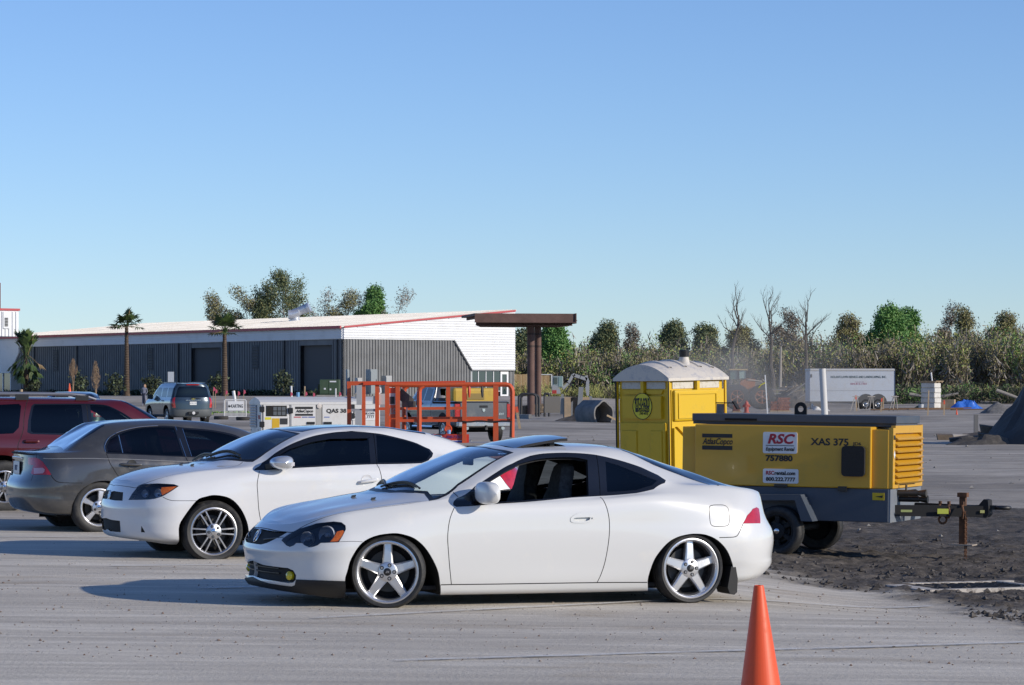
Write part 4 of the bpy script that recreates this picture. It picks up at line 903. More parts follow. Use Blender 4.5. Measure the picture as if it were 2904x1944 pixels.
 bd.region('door',fs[::-1]+c([(1380,455),(2343,420)])+d([(1000,412)])+dr+bd.xz([(1.2,.30)])+fs2[::-1])
 bd.region('side_skirt',bd.xz([(.37,.30),(.48,.30),(1.2,.30),(2.34,.30),(2.34,.22)])+[(bd.xz([(2.34,.22)])[0][0],-.05),(bd.xz([(.37,.22)])[0][0],-.05)])
 bd.region('upper_grille',[(-.06,c([(70,640)])[0][1])]+c([(70,632),(130,638),(208,650),(203,722),(140,720),(70,708)])+[(-.06,c([(70,708)])[0][1])])
 bd.region('lower_grille',[(-.06,c([(30,880)])[0][1])]+c([(30,875),(110,885),(180,893),(187,990),(100,982),(35,965)])+[(-.06,c([(35,965)])[0][1])])
 bd.region('bumper_slot',c([(362,935),(395,992),(360,990)]))
 hl=c([(252,715),(285,660),(325,610),(355,590),(390,580),(500,575),(640,582),(682,597),(660,612),(540,686),(480,705),(430,711),(330,715)])
 bd.region('headlamp',hl); bd.region('turn_lens',c([(535,608),(665,600),(600,645),(540,676),(528,640)]))
 dlo=c([(1325,455),(1390,398),(1500,318),(1700,214),(1900,156),(2100,134),(2300,130)])+d([(800,130),(1000,138),(1075,146),(1300,190),(1450,235),(1555,283),(1585,318),(1575,350),(1545,380),(1490,402),(1100,412),(450,442),(160,462),(62,463)])
 bd.region('window_trim',dlo)
 bd.region('door_window',c([(1470,425),(1520,350),(1640,270),(1800,215),(1960,190),(2310,185)])+d([(1035,195),(1052,400),(450,428),(150,448)]))
 bd.region('quarter_window',d([(1100,165),(1250,190),(1420,235),(1540,285),(1565,325),(1530,375),(1480,388),(1112,398)]))
 seal=bd.xy([(.11,0),(.15,-.25),(.26,-.46),(.37,-.60)])+c([(1310,392),(1420,318),(1560,228),(1715,152)])+bd.xy([(.94,-.42),(.88,-.25),(.86,0)])
 bd.region('windscreen_seal',seal)
 bd.region('windscreen',bd.xy([(.15,0),(.19,-.25),(.29,-.45),(.40,-.58)])+c([(1330,368),(1420,306),(1555,220),(1690,156)])+bd.xy([(.91,-.42),(.855,-.25),(.835,0)]))
 bd.region('roof_panel',bd.xy([(.88,0),(.90,-.25),(.97,-.44),(1.01,-.505),(1.4,-.50),(1.9,-.495),(2.35,-.48),(2.36,0)]))
 bd.region('rear_window',bd.xy([(2.42,0),(2.42,-.46),(2.75,-.46),(3.05,-.45),(3.08,0)]))
 tl=bd.yz([(-.74,.92),(-.50,.93),(-.46,.70),(-.74,.68)],True)+bd.xz([(3.12,.70),(3.08,.86)])
 bd.region('tail_lamp',bd.xz([(3.0,.905),(3.12,.925)])+bd.yz([(-.64,.93),(-.50,.93),(-.48,.72),(-.66,.69)],True)+bd.xz([(3.18,.70),(3.10,.78)]))
 af=c([(665,1092),(680,960),(730,850),(830,722),(920,684),(1000,674),(1120,702),(1210,790),(1262,900),(1280,1000),(1284,1055)])
 arr=bd.xz([(2.34,.22),(2.36,.40),(2.44,.54),(2.56,.63),(2.70,.66),(2.84,.63),(2.96,.54),(3.04,.40),(3.07,.27)])
 afs,ars=catmull(af,4,False),catmull(arr,4,False)
 for L in(afs,ars):bd.region('wheel_hole',list(L)+[(L[-1][0],-.06),(L[0][0],-.06)])
 for L in(edge+side[1:],fs+fs2,bd.xz([(.48,.30),(1.2,.30),(1.68,.30),(2.33,.30)]),dr,bs,d([(1075,148),(1092,280),(1105,410)])):bd.seam(L,.007)
 bd.nogap=('wheel_hole','headlamp','turn_lens','windscreen','rear_window')
 bd.cut()
 wp=white_paint
 std_parts(bd,root,wp,[('body',['body'],wp,'join',0,None),('hood',['hood'],wp,'join',0,None),('front_bumper',['front_bumper'],wp,'join',0,None),('fender',['fender'],wp,'pair',0,None),('door',['door'],wp,'pair',0,None),('side_skirt',['side_skirt'],wp,'pair',.003,None),('panel_gap',['gap'],gap_dark,'join',0,None),('grille',['upper_grille'],matte_black,'join',-.012,None),('lower_grille',['lower_grille'],matte_black,'join',-.02,None),('bumper_slot',['bumper_slot'],matte_black,'pair',-.002,None),('window_trim',['window_trim'],MATS['gloss_black'],'pair',.001,None),('door_window',['door_window'],glass('coupe_tint',(.07,.085,.09)),'pair',0,'door'),('quarter_window',['quarter_window'],win_dark,'pair',0,None),('headlamp',['headlamp'],smoked,'pair',.002,None),('turn_lens',['turn_lens'],amber_lens,'pair',.001,'headlamp'),('windscreen_seal',['windscreen_seal'],black_trim,'join',.001,None),('windscreen',['windscreen'],glass('coupe_screen',(.40,.50,.52),boost=2.6),'join',0,None),('roof_panel',['roof_panel'],MATS['black_glass'],'join',.002,None),('rear_window',['rear_window'],win_dark,'join',.001,None),('tail_lamp',['tail_lamp'],red_lens,'pair',.004,None)])
 bd.part('cabin_liner',['body','door','window_trim','windscreen_seal','roof_panel'],dark_liner,root,both=True,off=-.03)
 for mir in(0,1):
  bd.part('headlamp_bowl',['headlamp','turn_lens'],MATS['lamp_black'],root,mirror=mir,off=-.05); sg=-1 if mir else 1
  for px,r in(((385,650),.040),((500,650),.045)):
   (p,),_=bd.P(c([px]),-.028); q=MB(); R=Matrix.Translation((p[0],p[1]*sg,p[2]))@Vector((-.80,-.60*sg,0)).to_track_quat('Z','Y').to_matrix().to_4x4()
   q.lathe([(0,-.025),(r*.6,-.015),(r,.012),(r,-.02)],20,M=R); q.build('lamp_reflector',chrome_lamp,root)
  for L in(afs,ars):arch_skirt(bd,L,'arch_lip',wp,root,.022,bool(mir)); arch_skirt(bd,L,'arch_liner',void_black,root,.36,bool(mir))
  for cx in(0.,2.70):q=MB(); q.box(cx-.40,cx+.40,*sorted((sg*-.50,sg*-.49)),.15,.70); q.build('inner_wheel_wall',void_black,root)
 loop_skirt(bd,c([(72,634),(130,639),(206,651),(202,721),(140,719),(72,707)]),'grille_frame',chrome,root,.014)
 (p,),_=bd.P(c([(116,680)]),.004); X,U=Vector((0,-1,0)),Vector((.15,0,1)).normalized(); p=Vector((p[0],0,p[2]))
 q=MB(); q.tube([p+X*.040*math.cos(t)+U*.05*math.sin(t)for t in np.linspace(0,2*math.pi,24,endpoint=False)],.005,6,closed=True)
 q.tube([p-X*.02-U*.04,p-X*.012,p-X*.02+U*.04],.005,6); q.tube([p+X*.02-U*.04,p+X*.012,p+X*.02+U*.04],.005,6); q.build('badge',chrome,root)
 q=MB(); q.box(-.55,3.2,-.62,.62,.20,.23); q.build('underbody',void_black,root)
 (p,),_=bd.P(d([(1030,552)]),0)
 for mir in(0,1):
  sg=-1 if mir else 1; pp=Vector((p[0],p[1]*sg,p[2]))
  q=MB(); q.lathe([(0,-.004),(.045,-.003),(.058,.001)],20,M=Matrix.Translation(pp+Vector((-.01,-.001*sg,.004)))@Matrix.Rotation(math.radians(90*sg),4,'X')); q.build('handle_bowl',wp,root)
  q=MB(); q.tube([pp+Vector((-.105,.004*sg,-.016)),pp+Vector((-.08,-.028*sg,-.012)),pp+Vector((0,-.035*sg,0)),pp+Vector((.08,-.03*sg,.010)),pp+Vector((.105,.002*sg,.012))],[.012,.016,.017,.017,.012],10); q.build('door_handle',wp,root)
 (p,),_=bd.P(c([(1440,425)]),0)
 for sg in(1,-1):
  o=MB(); n=20; cc=Vector((p[0]+.10,(p[1]-.13)*sg,p[2]+.035)); rws=[]
  for t in np.linspace(-1,1,11):
   r=max(1e-7,1-abs(t)**2.4)**.5
   rws.append([cc+Vector((.115*math.copysign(abs(math.cos(k))**.8,math.cos(k))*r+.01*t,-.11*t*sg,(.068*math.copysign(abs(math.sin(k))**.8,math.sin(k))*(1+.25*math.cos(k)))*r))for k in np.linspace(0,2*math.pi,n,endpoint=False)])
  o.grid(rws if sg<0 else rws[::-1],closed=True); m_=o.build('wing_mirror',mat('mirror_silver',(.62,.64,.67),.22,.6,coat=1),root)
  o=MB(); o.bar(Vector((p[0]+.0,(p[1]+.02)*sg,p[2]-.01)),Vector((p[0]+.08,(p[1]-.06)*sg,p[2]+.01)),.09,.05); o.build('mirror_foot',black_trim,m_)
  o=MB(); o.obox(cc+Vector((.085,-.02*sg,-.012)),(.022,0,0),(0,.070,0),(0,0,.018)); o.build('mirror_lamp',clear_lens,m_)
 L=bd.P(c([(1500,352),(1620,268),(1800,204),(1960,176),(2290,168)]),.02)[0]; L2=bd.P(c([(1500,360),(1625,290),(1805,232),(1965,205),(2290,200)]),.026)[0]
 q=MB(); q.grid([[Vector(x)for x in L],[Vector(x)for x in L2]]); q.build('wind_deflector',MATS['gloss_black'],root)
 for(p0,p1)in(((.17,.05),(.36,-.50)),((.17,.55),(.22,-.02))):
  q=MB(); pts=[]
  for t in np.linspace(0,1,9):
   x,y=p0[0]+(p1[0]-p0[0])*t,p0[1]+(p1[1]-p0[1])*t
   z=bd.bvh.ray_cast(Vector((x,-abs(y)-.004,3)),Vector((0,0,-1)))[0]; pts.append(Vector((x,y,z.z+.022+.02*math.sin(t*3.1))))
  q.tube(pts,.011,6); q.tube([p-Vector((0,0,.016))for p in pts[1:-1]],.006,6); q.build('wiper',black_trim,root)
 for px in((795,424),(700,412)):
  (p,),_=bd.P(c([px]),0); q=MB(); q.obox(Vector(p)+Vector((0,0,.008)),(.016,0,.002),(0,.011,0),(.004,0,.009)); q.build('washer_jet',black_trim,root)
 interior(root,.3,2.9,.25,.60,.70,[(1.32,-.37),(1.32,.37)],MATS['seat_cloth'],dash=(.38,.74,-.66,.66,.62,.90),wheel_x=(.86,-.37,.80),back=2.0)
 for cx in(0,2.70):
  wheel(root,cx,-.855,.305,.307,.232,.215,'split6',rim_m=alloy_grey); wheel(root,cx,.855,.305,.307,.232,.215,'split6',side=1,rim_m=alloy_grey,detail=False)
 return root
second_car()
# car 3: grey saloon, its tail towards us; here x runs from tail to nose
def saloon():
 M=car_matrix(281.7,1440,34.4,22,(0,-.84,.315))
 root=thing('parked_car','dark grey saloon with its red tail lamp showing, between red SUV and second coupe','car',M=M,group='cars parked in a row')
 gp=mat('grey_metallic',(.105,.102,.098),.30,.55,coat=1,dirt=(3,(.16,.15,.135),.5,.85))
 rows=[(-.70,3.45,[(-1,.62),(3.6,.62)],[(-1,.30),(-.5,.22),(.3,.20),(2.4,.20),(3.6,.24)],.7,.85),(-.80,3.52,[(-1,.78),(.4,.80),(2.4,.80),(3.4,.80)],[(-1,.32),(-.36,.25),(.35,.225),(2.3,.225),(3.6,.28)],.7,.85),(-.84,3.56,[(-1,.80),(-.35,.83),(.4,.825),(2.4,.83),(3.1,.82)],[(-1,.385),(-.36,.33),(.4,.30),(2.4,.30),(3.6,.36)],.7,.85),(-.855,3.58,[(-1,.80),(-.35,.845),(0,.865),(.45,.85),(2.2,.85),(2.7,.865),(3.4,.82)],[(-1,.48),(-.3,.47),(.4,.48),(2.4,.48),(3.6,.46)],.7,.85),(-.845,3.58,[(-1,.80),(-.4,.845),(0,.87),(.5,.862),(2.2,.864),(2.7,.87),(3.4,.80)],[(-1,.575),(-.6,.59),(0,.68),(1,.70),(2.6,.68),(3.2,.62),(3.6,.56)],.7,.85),(-.785,3.56,[(-1,.76),(-.4,.80),(0,.84),(1,.85),(2.2,.84),(2.7,.82),(3.4,.74)],[(-1,.62),(-.6,.80),(-.3,.865),(.1,.88),(1.05,.85),(2.2,.83),(2.7,.76),(3.2,.68),(3.6,.62)],.7,.85),(-.78,3.54,[(-1,.70),(-.5,.73),(0,.78),(1,.80),(2.2,.79),(2.7,.76),(3.4,.64)],[(-1,.86),(-.6,.905),(-.3,.925),(.1,.94),(.5,.93),(1.05,.91),(1.6,.895),(2.2,.875),(2.7,.80),(3.2,.71),(3.6,.65)],.7,.85),(-.775,3.53,[(-1,.62),(-.5,.64),(-.2,.665),(.12,.69),(.4,.645),(.8,.62),(1.3,.63),(1.8,.68),(2.2,.74),(2.7,.68),(3.4,.55)],[(-1,.90),(-.6,.93),(-.3,.965),(.0,1.06),(.13,1.12),(.24,1.18),(.52,1.245),(.81,1.265),(1.04,1.25),(1.38,1.215),(1.67,1.165),(1.8,1.11),(2.1,.985),(2.3,.90),(2.7,.83),(3.2,.73),(3.6,.66)],.7,.85),(-.77,3.52,[(-1,.56),(-.5,.58),(-.3,.585),(.1,.54),(.5,.51),(1.3,.51),(1.8,.55),(2.4,.64),(3.4,.5)],[(-1,.915),(-.6,.935),(-.36,.965),(-.2,1.06),(0,1.185),(.1,1.24),(.25,1.275),(.5,1.30),(.85,1.315),(1.29,1.298),(1.58,1.262),(1.8,1.21),(2.1,1.08),(2.4,.95),(2.6,.87),(3.2,.75),(3.6,.67)],.7,.85),(-.765,3.51,[(-1,.28),(-.3,.30),(.1,.27),(3.4,.25)],[(-1,.94),(-.6,.95),(-.36,.985),(-.2,1.075),(0,1.19),(.15,1.265),(.25,1.285),(.5,1.318),(.85,1.335),(1.29,1.318),(1.58,1.28),(1.8,1.228),(2.1,1.11),(2.5,.94),(2.75,.85),(3.2,.76),(3.6,.675)],.7,.85),(-.76,3.50,[(-1,0),(4,0)],[(-1,.945),(-.6,.955),(-.33,.995),(-.2,1.08),(0,1.195),(.16,1.272),(.25,1.288),(.5,1.322),(.85,1.34),(1.29,1.323),(1.58,1.285),(1.8,1.233),(2.1,1.12),(2.5,.95),(2.8,.85),(3.2,.765),(3.6,.68)],1,1)]
 bd=Body(rows,-.40,3.05,M,pitch=.06)
 e=lambda p:bd.pix(p,E_); s_,t_=bd.sig,bd.tau
 rb=e([(290,805),(435,805),(450,830),(490,862),(560,870),(700,872)]); ra=e([(640,985),(602,1142)])
 bd.region('rear_bumper',[(-.06,bd.yz([(0,.605)])[0][1])]+bd.yz([(-.1,.605),(-.4,.605)])+e([(250,850),(290,805)])+rb[1:]+ra+[(ra[-1][0],-.06),(-.06,-.06)])
 tr=e([(300,615),(312,640),(300,700),(285,790),(265,850)])
 bd.region('boot_lid',[(-.06,bd.yz([(0,.61)])[0][1])]+bd.yz([(-.1,.61),(-.42,.61)])+tr[::-1]+bd.xy([(-.62,-.56),(-.40,-.555),(-.36,-.3),(-.33,0)])+[(-.06,t_+.06)])
 dlo=e([(905,622),(890,560),(918,498),(1000,443),(1100,412),(1200,394),(1320,386),(1400,384),(1490,390),(1560,400),(1700,410),(1800,420),(2000,462)])+bd.xz([(1.95,1.04),(2.15,.945),(2.28,.895),(2.1,.885)])+e([(1700,655),(1580,650),(1200,633)])
 dr1=e([(905,625),(930,690),(965,750),(1020,828)])+bd.xz([(.34,.56),(.40,.45),(.42,.31)])
 dr2=e([(1580,652),(1600,690)])+bd.xz([(1.13,.70),(1.15,.50),(1.14,.31)])
 bot=bd.xz([(.42,.31),(1.14,.31),(2.30,.31)])
 dr3=bd.xz([(2.28,.89),(2.32,.70),(2.32,.50),(2.30,.31)])
 bd.region('rear_door',dr1+bot[1:2]+dr2[::-1]+e([(1200,640)]))
 bd.region('front_door',dr2+bot[2:]+dr3[::-1]+e([(1700,660)]))
 bd.region('window_trim',dlo)
 bd.region('rear_door_window',e([(1010,465),(1050,445),(1200,408),(1400,398),(1480,402),(1560,640),(1300,632),(1045,618)]))
 bd.region('quarter_window',e([(920,610),(908,560),(935,505),(1000,468),(1035,615)]))
 bd.region('front_door_window',e([(1552,414),(1700,424),(1800,434),(1980,472)])+bd.xz([(1.93,1.025),(2.12,.94),(2.2,.905)])+e([(1632,645)]))
 tl=e([(240,656),(300,655),(335,668),(365,692),(400,740),(437,802),(280,800),(265,790),(285,720),(240,712)])
 bd.region('tail_lamp',tl); bd.region('reverse_lens',e([(290,745),(365,742),(382,755),(380,775),(365,790),(290,795)]))
 bd.region('number_plate_bay',bd.yz([(-.02,.88),(-.30,.87),(-.34,.66),(-.02,.64)])[:0]or bd.yz([(0,.85),(-.28,.85),(-.30,.66),(0,.66)]))
 bd.region('rear_window',bd.xy([(-.30,0),(-.33,-.3),(-.355,-.53)])+e([(600,545),(700,500),(800,440),(890,385)])+bd.xy([(.13,-.45),(.15,0)]))
 bd.region('windscreen',bd.xy([(1.95,0),(1.92,-.5),(2.2,-.57),(2.55,-.62),(2.75,-.3),(2.78,0)]))
 ar=e([(602,1144),(610,1090),(622,1040),(680,940),(780,872),(900,852)])+bd.xz([(.18,.60),(.28,.50),(.34,.37),(.35,.24)])
 fr=bd.xz([(2.35,.24),(2.37,.40),(2.45,.54),(2.57,.63),(2.70,.65),(2.83,.63),(2.95,.54),(3.03,.40),(3.05,.27)])
 ars,afs=catmull(ar,4,False),catmull(fr,4,False)
 for L in(afs,ars):bd.region('wheel_hole',list(L)+[(L[-1][0],-.06),(L[0][0],-.06)])
 for L in(rb[1:],tr,dr1,dr2,dr3,bot):bd.seam(L,.008)
 bd.nogap=('wheel_hole','tail_lamp','reverse_lens','rear_window','windscreen','number_plate_bay'); bd.cut()
 gw=glass('saloon_tint',(.17,.19,.20))
 std_parts(bd,root,gp,[('body',['body'],gp,'join',0,None),('rear_bumper',['rear_bumper'],gp,'join',0,None),('boot_lid',['boot_lid'],gp,'join',0,None),('rear_door',['rear_door'],gp,'pair',0,None),('front_door',['front_door'],gp,'pair',0,None),('panel_gap',['gap'],gap_dark,'join',0,None),('window_trim',['window_trim'],MATS['gloss_black'],'pair',.001,None),('rear_door_window',['rear_door_window'],gw,'pair',0,'rear_door'),('quarter_window',['quarter_window'],gw,'pair',0,'rear_door'),('front_door_window',['front_door_window'],gw,'pair',0,'front_door'),('tail_lamp',['tail_lamp'],red_lens,'pair',.003,None),('reverse_lens',['reverse_lens'],mat('pink_lens',(.55,.30,.33),.1,coat=1),'pair',.005,'tail_lamp'),('plate_bay',['number_plate_bay'],gp,'join',-.012,None),('rear_window',['rear_window'],glass('saloon_rear',(.10,.12,.13),boost=2.2),'join',.001,None),('windscreen',['windscreen'],win_screen,'join',.001,None)])
 bd.part('cabin_liner',['body','boot_lid','rear_door','front_door','window_trim'],dark_liner,root,both=True,off=-.03)
 L=[Vector(x)for x in bd.P(catmull(dlo[:13],4,False),.004)[0]]; q=MB(); q.tube(L[1:26],.005,6); q.build('window_strip',chrome,root)
 for pts in([(1010,466),(1045,618)],[(1552,412),(1630,645)],[(1492,392),(1582,650)]):
  q=MB(); q.tube([Vector(x)for x in bd.P(e(pts),.004)[0]],.004,6); q.build('window_divider',chrome,root)
 L=[Vector(x)for x in bd.P(bd.dense(e([(370,662),(620,662),(900,666),(1250,676),(1640,690)]),.1,False),.0)[0]]; q=MB(); q.tube(L,.0035,6); q.build('pinstripe',mat('pinstripe',(.45,.44,.43),.3,.5),root)
 (p,),_=bd.P(e([(1110,713)]),0)
 for sg in(1,-1):
  pp=Vector((p[0],p[1]*sg,p[2])); q=MB(); q.tube([pp+Vector((-.125,.004*sg,.0)),pp+Vector((-.10,-.026*sg,.004)),pp+Vector((0,-.034*sg,.0)),pp+Vector((.10,-.03*sg,-.004)),pp+Vector((.125,.004*sg,-.006))],[.011,.015,.017,.015,.011],10); q.build('door_handle',gp,root)
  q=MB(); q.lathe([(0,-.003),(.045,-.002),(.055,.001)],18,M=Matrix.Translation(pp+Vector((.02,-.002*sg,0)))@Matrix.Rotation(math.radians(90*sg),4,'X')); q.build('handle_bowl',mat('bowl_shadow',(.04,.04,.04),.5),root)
  for L in(afs,ars):arch_skirt(bd,L,'arch_lip',gp,root,.022,sg<0); arch_skirt(bd,L,'arch_liner',void_black,root,.36,sg<0)
  for cx in(0.,2.70):q=MB(); q.box(cx-.40,cx+.40,*sorted((sg*-.50,sg*-.49)),.15,.70); q.build('inner_wheel_wall',void_black,root)
  q=MB(); q.cyl((-.72,sg*.45,.30),(-.30,sg*.45,.30),.035,14); q.build('exhaust',chrome,root)
 q=MB(); q.box(-.45,3.2,-.62,.62,.20,.23); q.build('underbody',void_black,root)
 (p,),_=bd.P(bd.yz([(-.004,.755)]),0); xs=p[0]
 pl=MB(); pl.box(xs-.012,xs-.006,-.155,.155,.68,.83,ch=.004); po=pl.build('licence_plate',mat('plate_white',(.70,.70,.68),.5),root)
 text('plate_text','BSY',.085,mat('plate_ink',(.03,.06,.16),.5),po,(xs-.0125,0,.752),(0,-1,0),(0,0,1),bold=.002)
 q=MB(); q.tube([Vector((xs+.01,.05*math.cos(t),.90+.035*math.sin(t)))for t in np.linspace(0,2*math.pi,20,endpoint=False)],.006,6,closed=True); q.tube([(xs+.01,-.02,.925),(xs+.01,-.02,.875)],.006,6); q.tube([(xs+.01,.02,.925),(xs+.01,.02,.875)],.006,6); q.tube([(xs+.01,-.02,.90),(xs+.01,.02,.90)],.006,6); q.build('badge',chrome,root)
 q=MB(); q.box(xs-.008,xs+.02,-.24,.24,.855,.885,ch=.006); q.build('boot_garnish',chrome,root)
 interior(root,.2,2.3,.26,.62,.70,[(1.05,-.36),(1.05,.36)],MATS['seat_cloth'],dash=(1.95,2.3,-.66,.66,.62,.88),wheel_x=(1.72,.36,.80),back=.12,dirn=-1)
 for cx in(0,2.70):
  wheel(root,cx,-.845,.315,.317,.214,.205,'twin5',rim_m=alloy); wheel(root,cx,.845,.315,.317,.214,.205,'twin5',side=1,detail=False)
 return root
saloon()
# boxy bodies: the red SUV, the blue-grey SUV, the grey pickup
def box_rows(x0,x1,hw,sill,hip,belt,rail,roof,rail_y,bz=None):
 """belt, rail and roof are (x, z) tables; rail_y an (x, half width) table"""
 up=lambda t,dz:[(a,b+dz)for a,b in t]
 return[(x0+.08,x1-.10,[(0,hw-.22)],[(0,sill-.06)],.6,.8),(x0+.03,x1-.04,[(0,hw-.05)],[(0,sill)],.6,.8),(x0,x1,[(0,hw-.015)],[(0,sill+.16)],.6,.8),(x0,x1,[(0,hw)],[(0,hip)],.6,.8),(x0+.02,x1-.02,[(0,hw-.01)],up(belt,-.09),.6,.8),(x0+.04,x1-.05,[(0,hw-.045)],belt,.6,.8),(x0+.08,x1-.07,rail_y,rail,.55,.8),(x0+.10,x1-.08,[(a,b-.10)for a,b in rail_y],roof,.55,.8),(x0+.11,x1-.09,[(a,(b-.10)*.5)for a,b in rail_y],up(roof,.022),.55,.8),(x0+.12,x1-.10,[(-9,0),(9,0)],up(roof,.03),1,1)]
def red_suv():
 M=car_matrix(15,1381.7,40.3,22,(0,-.9,.35))
 root=thing('parked_car','dark red SUV with roof rails and black tinted rear windows, furthest of the parked row','car',M=M,group='cars parked in a row')
 rp=mat('dark_red_paint',(.085,.006,.008),.28,.25,coat=1,dirt=(2,(.11,.018,.018),.6,.95))
 belt=[(-1.1,1.06),(1.2,1.05),(1.9,1.03),(2.3,1.01),(3.2,.93),(3.7,.84)]
 rail=[(-1.1,1.46),(1.2,1.485),(1.42,1.47),(1.60,1.405),(1.79,1.30),(2.05,1.14),(2.25,1.05),(2.6,1.01),(3.2,.955),(3.7,.87)]
 roof=[(-1.1,1.51),(0,1.545),(1.0,1.545),(1.5,1.53),(1.72,1.495),(1.9,1.41),(2.13,1.28),(2.40,1.12),(2.55,1.045),(3.2,.975),(3.7,.89)]
 rows=box_rows(-1.0,3.55,.90,.34,.72,belt,rail,roof,[(-1.1,.70),(1.2,.71),(1.8,.76),(2.25,.82),(2.6,.76),(3.7,.62)])
 bd=Body(rows,-.6,3.1,M,pitch=.07)
 e=lambda p:bd.pix(p,E_); s_,t_=bd.sig,bd.tau
 rd=e([(237,165),(206,300),(200,400),(175,490),(152,560)])+bd.xz([(.20,.72),(.33,.52),(.36,.36)])
 d2=e([(735,205),(762,470)])+bd.xz([(1.20,.9),(1.21,.6),(1.20,.36)]); d3=bd.xz([(2.2,1.03),(2.26,.8),(2.26,.55),(2.22,.36)])
 bd.region('rear_door',rd+bd.xz([(1.2,.36)])+d2[::-1]+e([(500,190)])); bd.region('front_door',d2+bd.xz([(2.22,.36)])+d3[::-1]+e([(1000,240),(850,205)]))
 bd.region('window_trim',e([(232,440),(240,340),(268,215),(290,198),(690,196),(905,210),(1000,250),(1060,282),(1118,322)])+bd.xz([(1.98,1.16),(2.1,1.08),(2.0,1.055),(1.6,1.06)])+e([(760,470),(500,462),(265,455)]))
 bd.region('rear_door_window',e([(262,430),(262,340),(285,222),(300,208),(690,206),(715,450),(500,448),(285,444)]))
 bd.region('front_door_window',e([(765,208),(900,214),(992,252),(1058,288),(1108,322)])+bd.xz([(1.97,1.155),(2.06,1.085),(1.6,1.07)])+e([(790,462)]))
 bd.region('cargo_window',e([(0,205),(160,198),(180,215),(160,400),(112,450),(0,455)])+bd.xz([(-.75,1.10),(-.72,1.42),(-.3,1.46)]))
 bd.region('windscreen',bd.xy([(1.78,0),(1.70,-.42),(1.68,-.615)])+bd.xy([(1.8,-.655),(2.0,-.70),(2.25,-.735),(2.42,-.73),(2.5,-.4),(2.52,0)]))
 bd.region('rear_window',bd.yz([(0,1.44),(-.58,1.42),(-.64,1.08),(0,1.08)]))
 ar=catmull(bd.xz([(-.48,.34),(-.46,.52),(-.34,.70),(-.16,.775),(.05,.775),(.22,.70),(.36,.52),(.40,.34)]),4,False); fr=catmull(bd.xz([(2.32,.34),(2.36,.52),(2.48,.70),(2.70,.78),(2.92,.70),(3.04,.52),(3.08,.34)]),4,False)
 for L in(ar,fr):bd.region('wheel_hole',list(L)+[(L[-1][0],-.06),(L[0][0],-.06)])
 for L in(rd,d2,d3):bd.seam(L,.009)
 bd.nogap=('wheel_hole','windscreen','rear_window'); bd.cut()
 std_parts(bd,root,rp,[('body',['body'],rp,'join',0,None),('rear_door',['rear_door'],rp,'pair',0,None),('front_door',['front_door'],rp,'pair',0,None),('panel_gap',['gap'],gap_dark,'join',0,None),('window_trim',['window_trim'],MATS['gloss_black'],'pair',.001,None),('rear_door_window',['rear_door_window'],win_dark,'pair',0,'rear_door'),('front_door_window',['front_door_window'],glass('green_window',(.60,.74,.66)),'pair',0,'front_door'),('cargo_window',['cargo_window'],win_dark,'pair',.001,None),('windscreen',['windscreen'],win_screen,'join',.001,None),('rear_window',['rear_window'],win_dark,'join',.001,None)])
 bd.part('cabin_liner',['body','rear_door','front_door','gap','window_trim'],dark_liner,root,both=True,off=-.03)
 (p,),_=bd.P(e([(265,515)]),0)
 for sg in(1,-1):
  pp=Vector((p[0],p[1]*sg,p[2])); q=MB(); q.tube([pp+Vector((-.10,.004*sg,0)),pp+Vector((-.08,-.03*sg,0)),pp+Vector((.08,-.03*sg,0)),pp+Vector((.10,.004*sg,0))],[.016,.022,.022,.016],8); q.build('door_handle',rp,root)
  for L in(ar,fr):arch_skirt(bd,L,'arch_lip',rp,root,.022,sg<0); arch_skirt(bd,L,'arch_liner',void_black,root,.4,sg<0)
  for cx in(0.,2.70):q=MB(); q.box(cx-.45,cx+.45,*sorted((sg*-.50,sg*-.49)),.2,.8); q.build('inner_wheel_wall',void_black,root)
  q=MB(); q.tube([(-.85,-.60*sg,1.58),(-.6,-.60*sg,1.615),(.95,-.60*sg,1.62),(1.15,-.60*sg,1.60),(1.32,-.60*sg,1.55)],[.02,.026,.026,.026,.018],8); q.build('roof_rail',mat('rail_grey',(.20,.21,.24),.35,.6),root)
  for x in(-.7,.28,1.12):q=MB(); q.box(x-.09,x+.09,-.60*sg-.025,-.60*sg+.025,1.50,1.61); q.build('rail_foot',black_trim,root)
  q=MB(); q.obox(Vector((1.98,-1.0*sg,1.10)),(.06,0,0),(0,.11,0),(0,0,.08)); q.build('wing_mirror',black_trim,root)
 q=MB(); q.box(-.8,3.3,-.7,.7,.30,.34); q.build('underbody',void_black,root)
 interior(root,.2,2.3,.40,.80,.70,[(1.35,-.38),(1.35,.38)],MATS['seat_cloth'],dash=(2.05,2.4,-.7,.7,.75,1.04),back=.25,dirn=-1)
 for cx in(0,2.70):
  wheel(root,cx,-.885,.35,.36,.215,.235,'seven',rim_m=alloy_grey); wheel(root,cx,.885,.35,.36,.215,.235,'seven',side=1,detail=False)
 return root
red_suv()
def place_M(u,v,Y,psi,x,y,z=0.):
 """matrix that puts local (x, y, z) at a pixel and depth, standing on the ground"""
 c,s=math.cos(math.radians(psi)),math.sin(math.radians(psi)); p=at(u,v,Y); R=Matrix.Rotation(math.radians(psi),4,'Z')
 o=p-R@Vector((x,y,0)); o.z=float(gz(o.x,o.y))if z is None else p.z-z
 return Matrix.Translation(o)@R
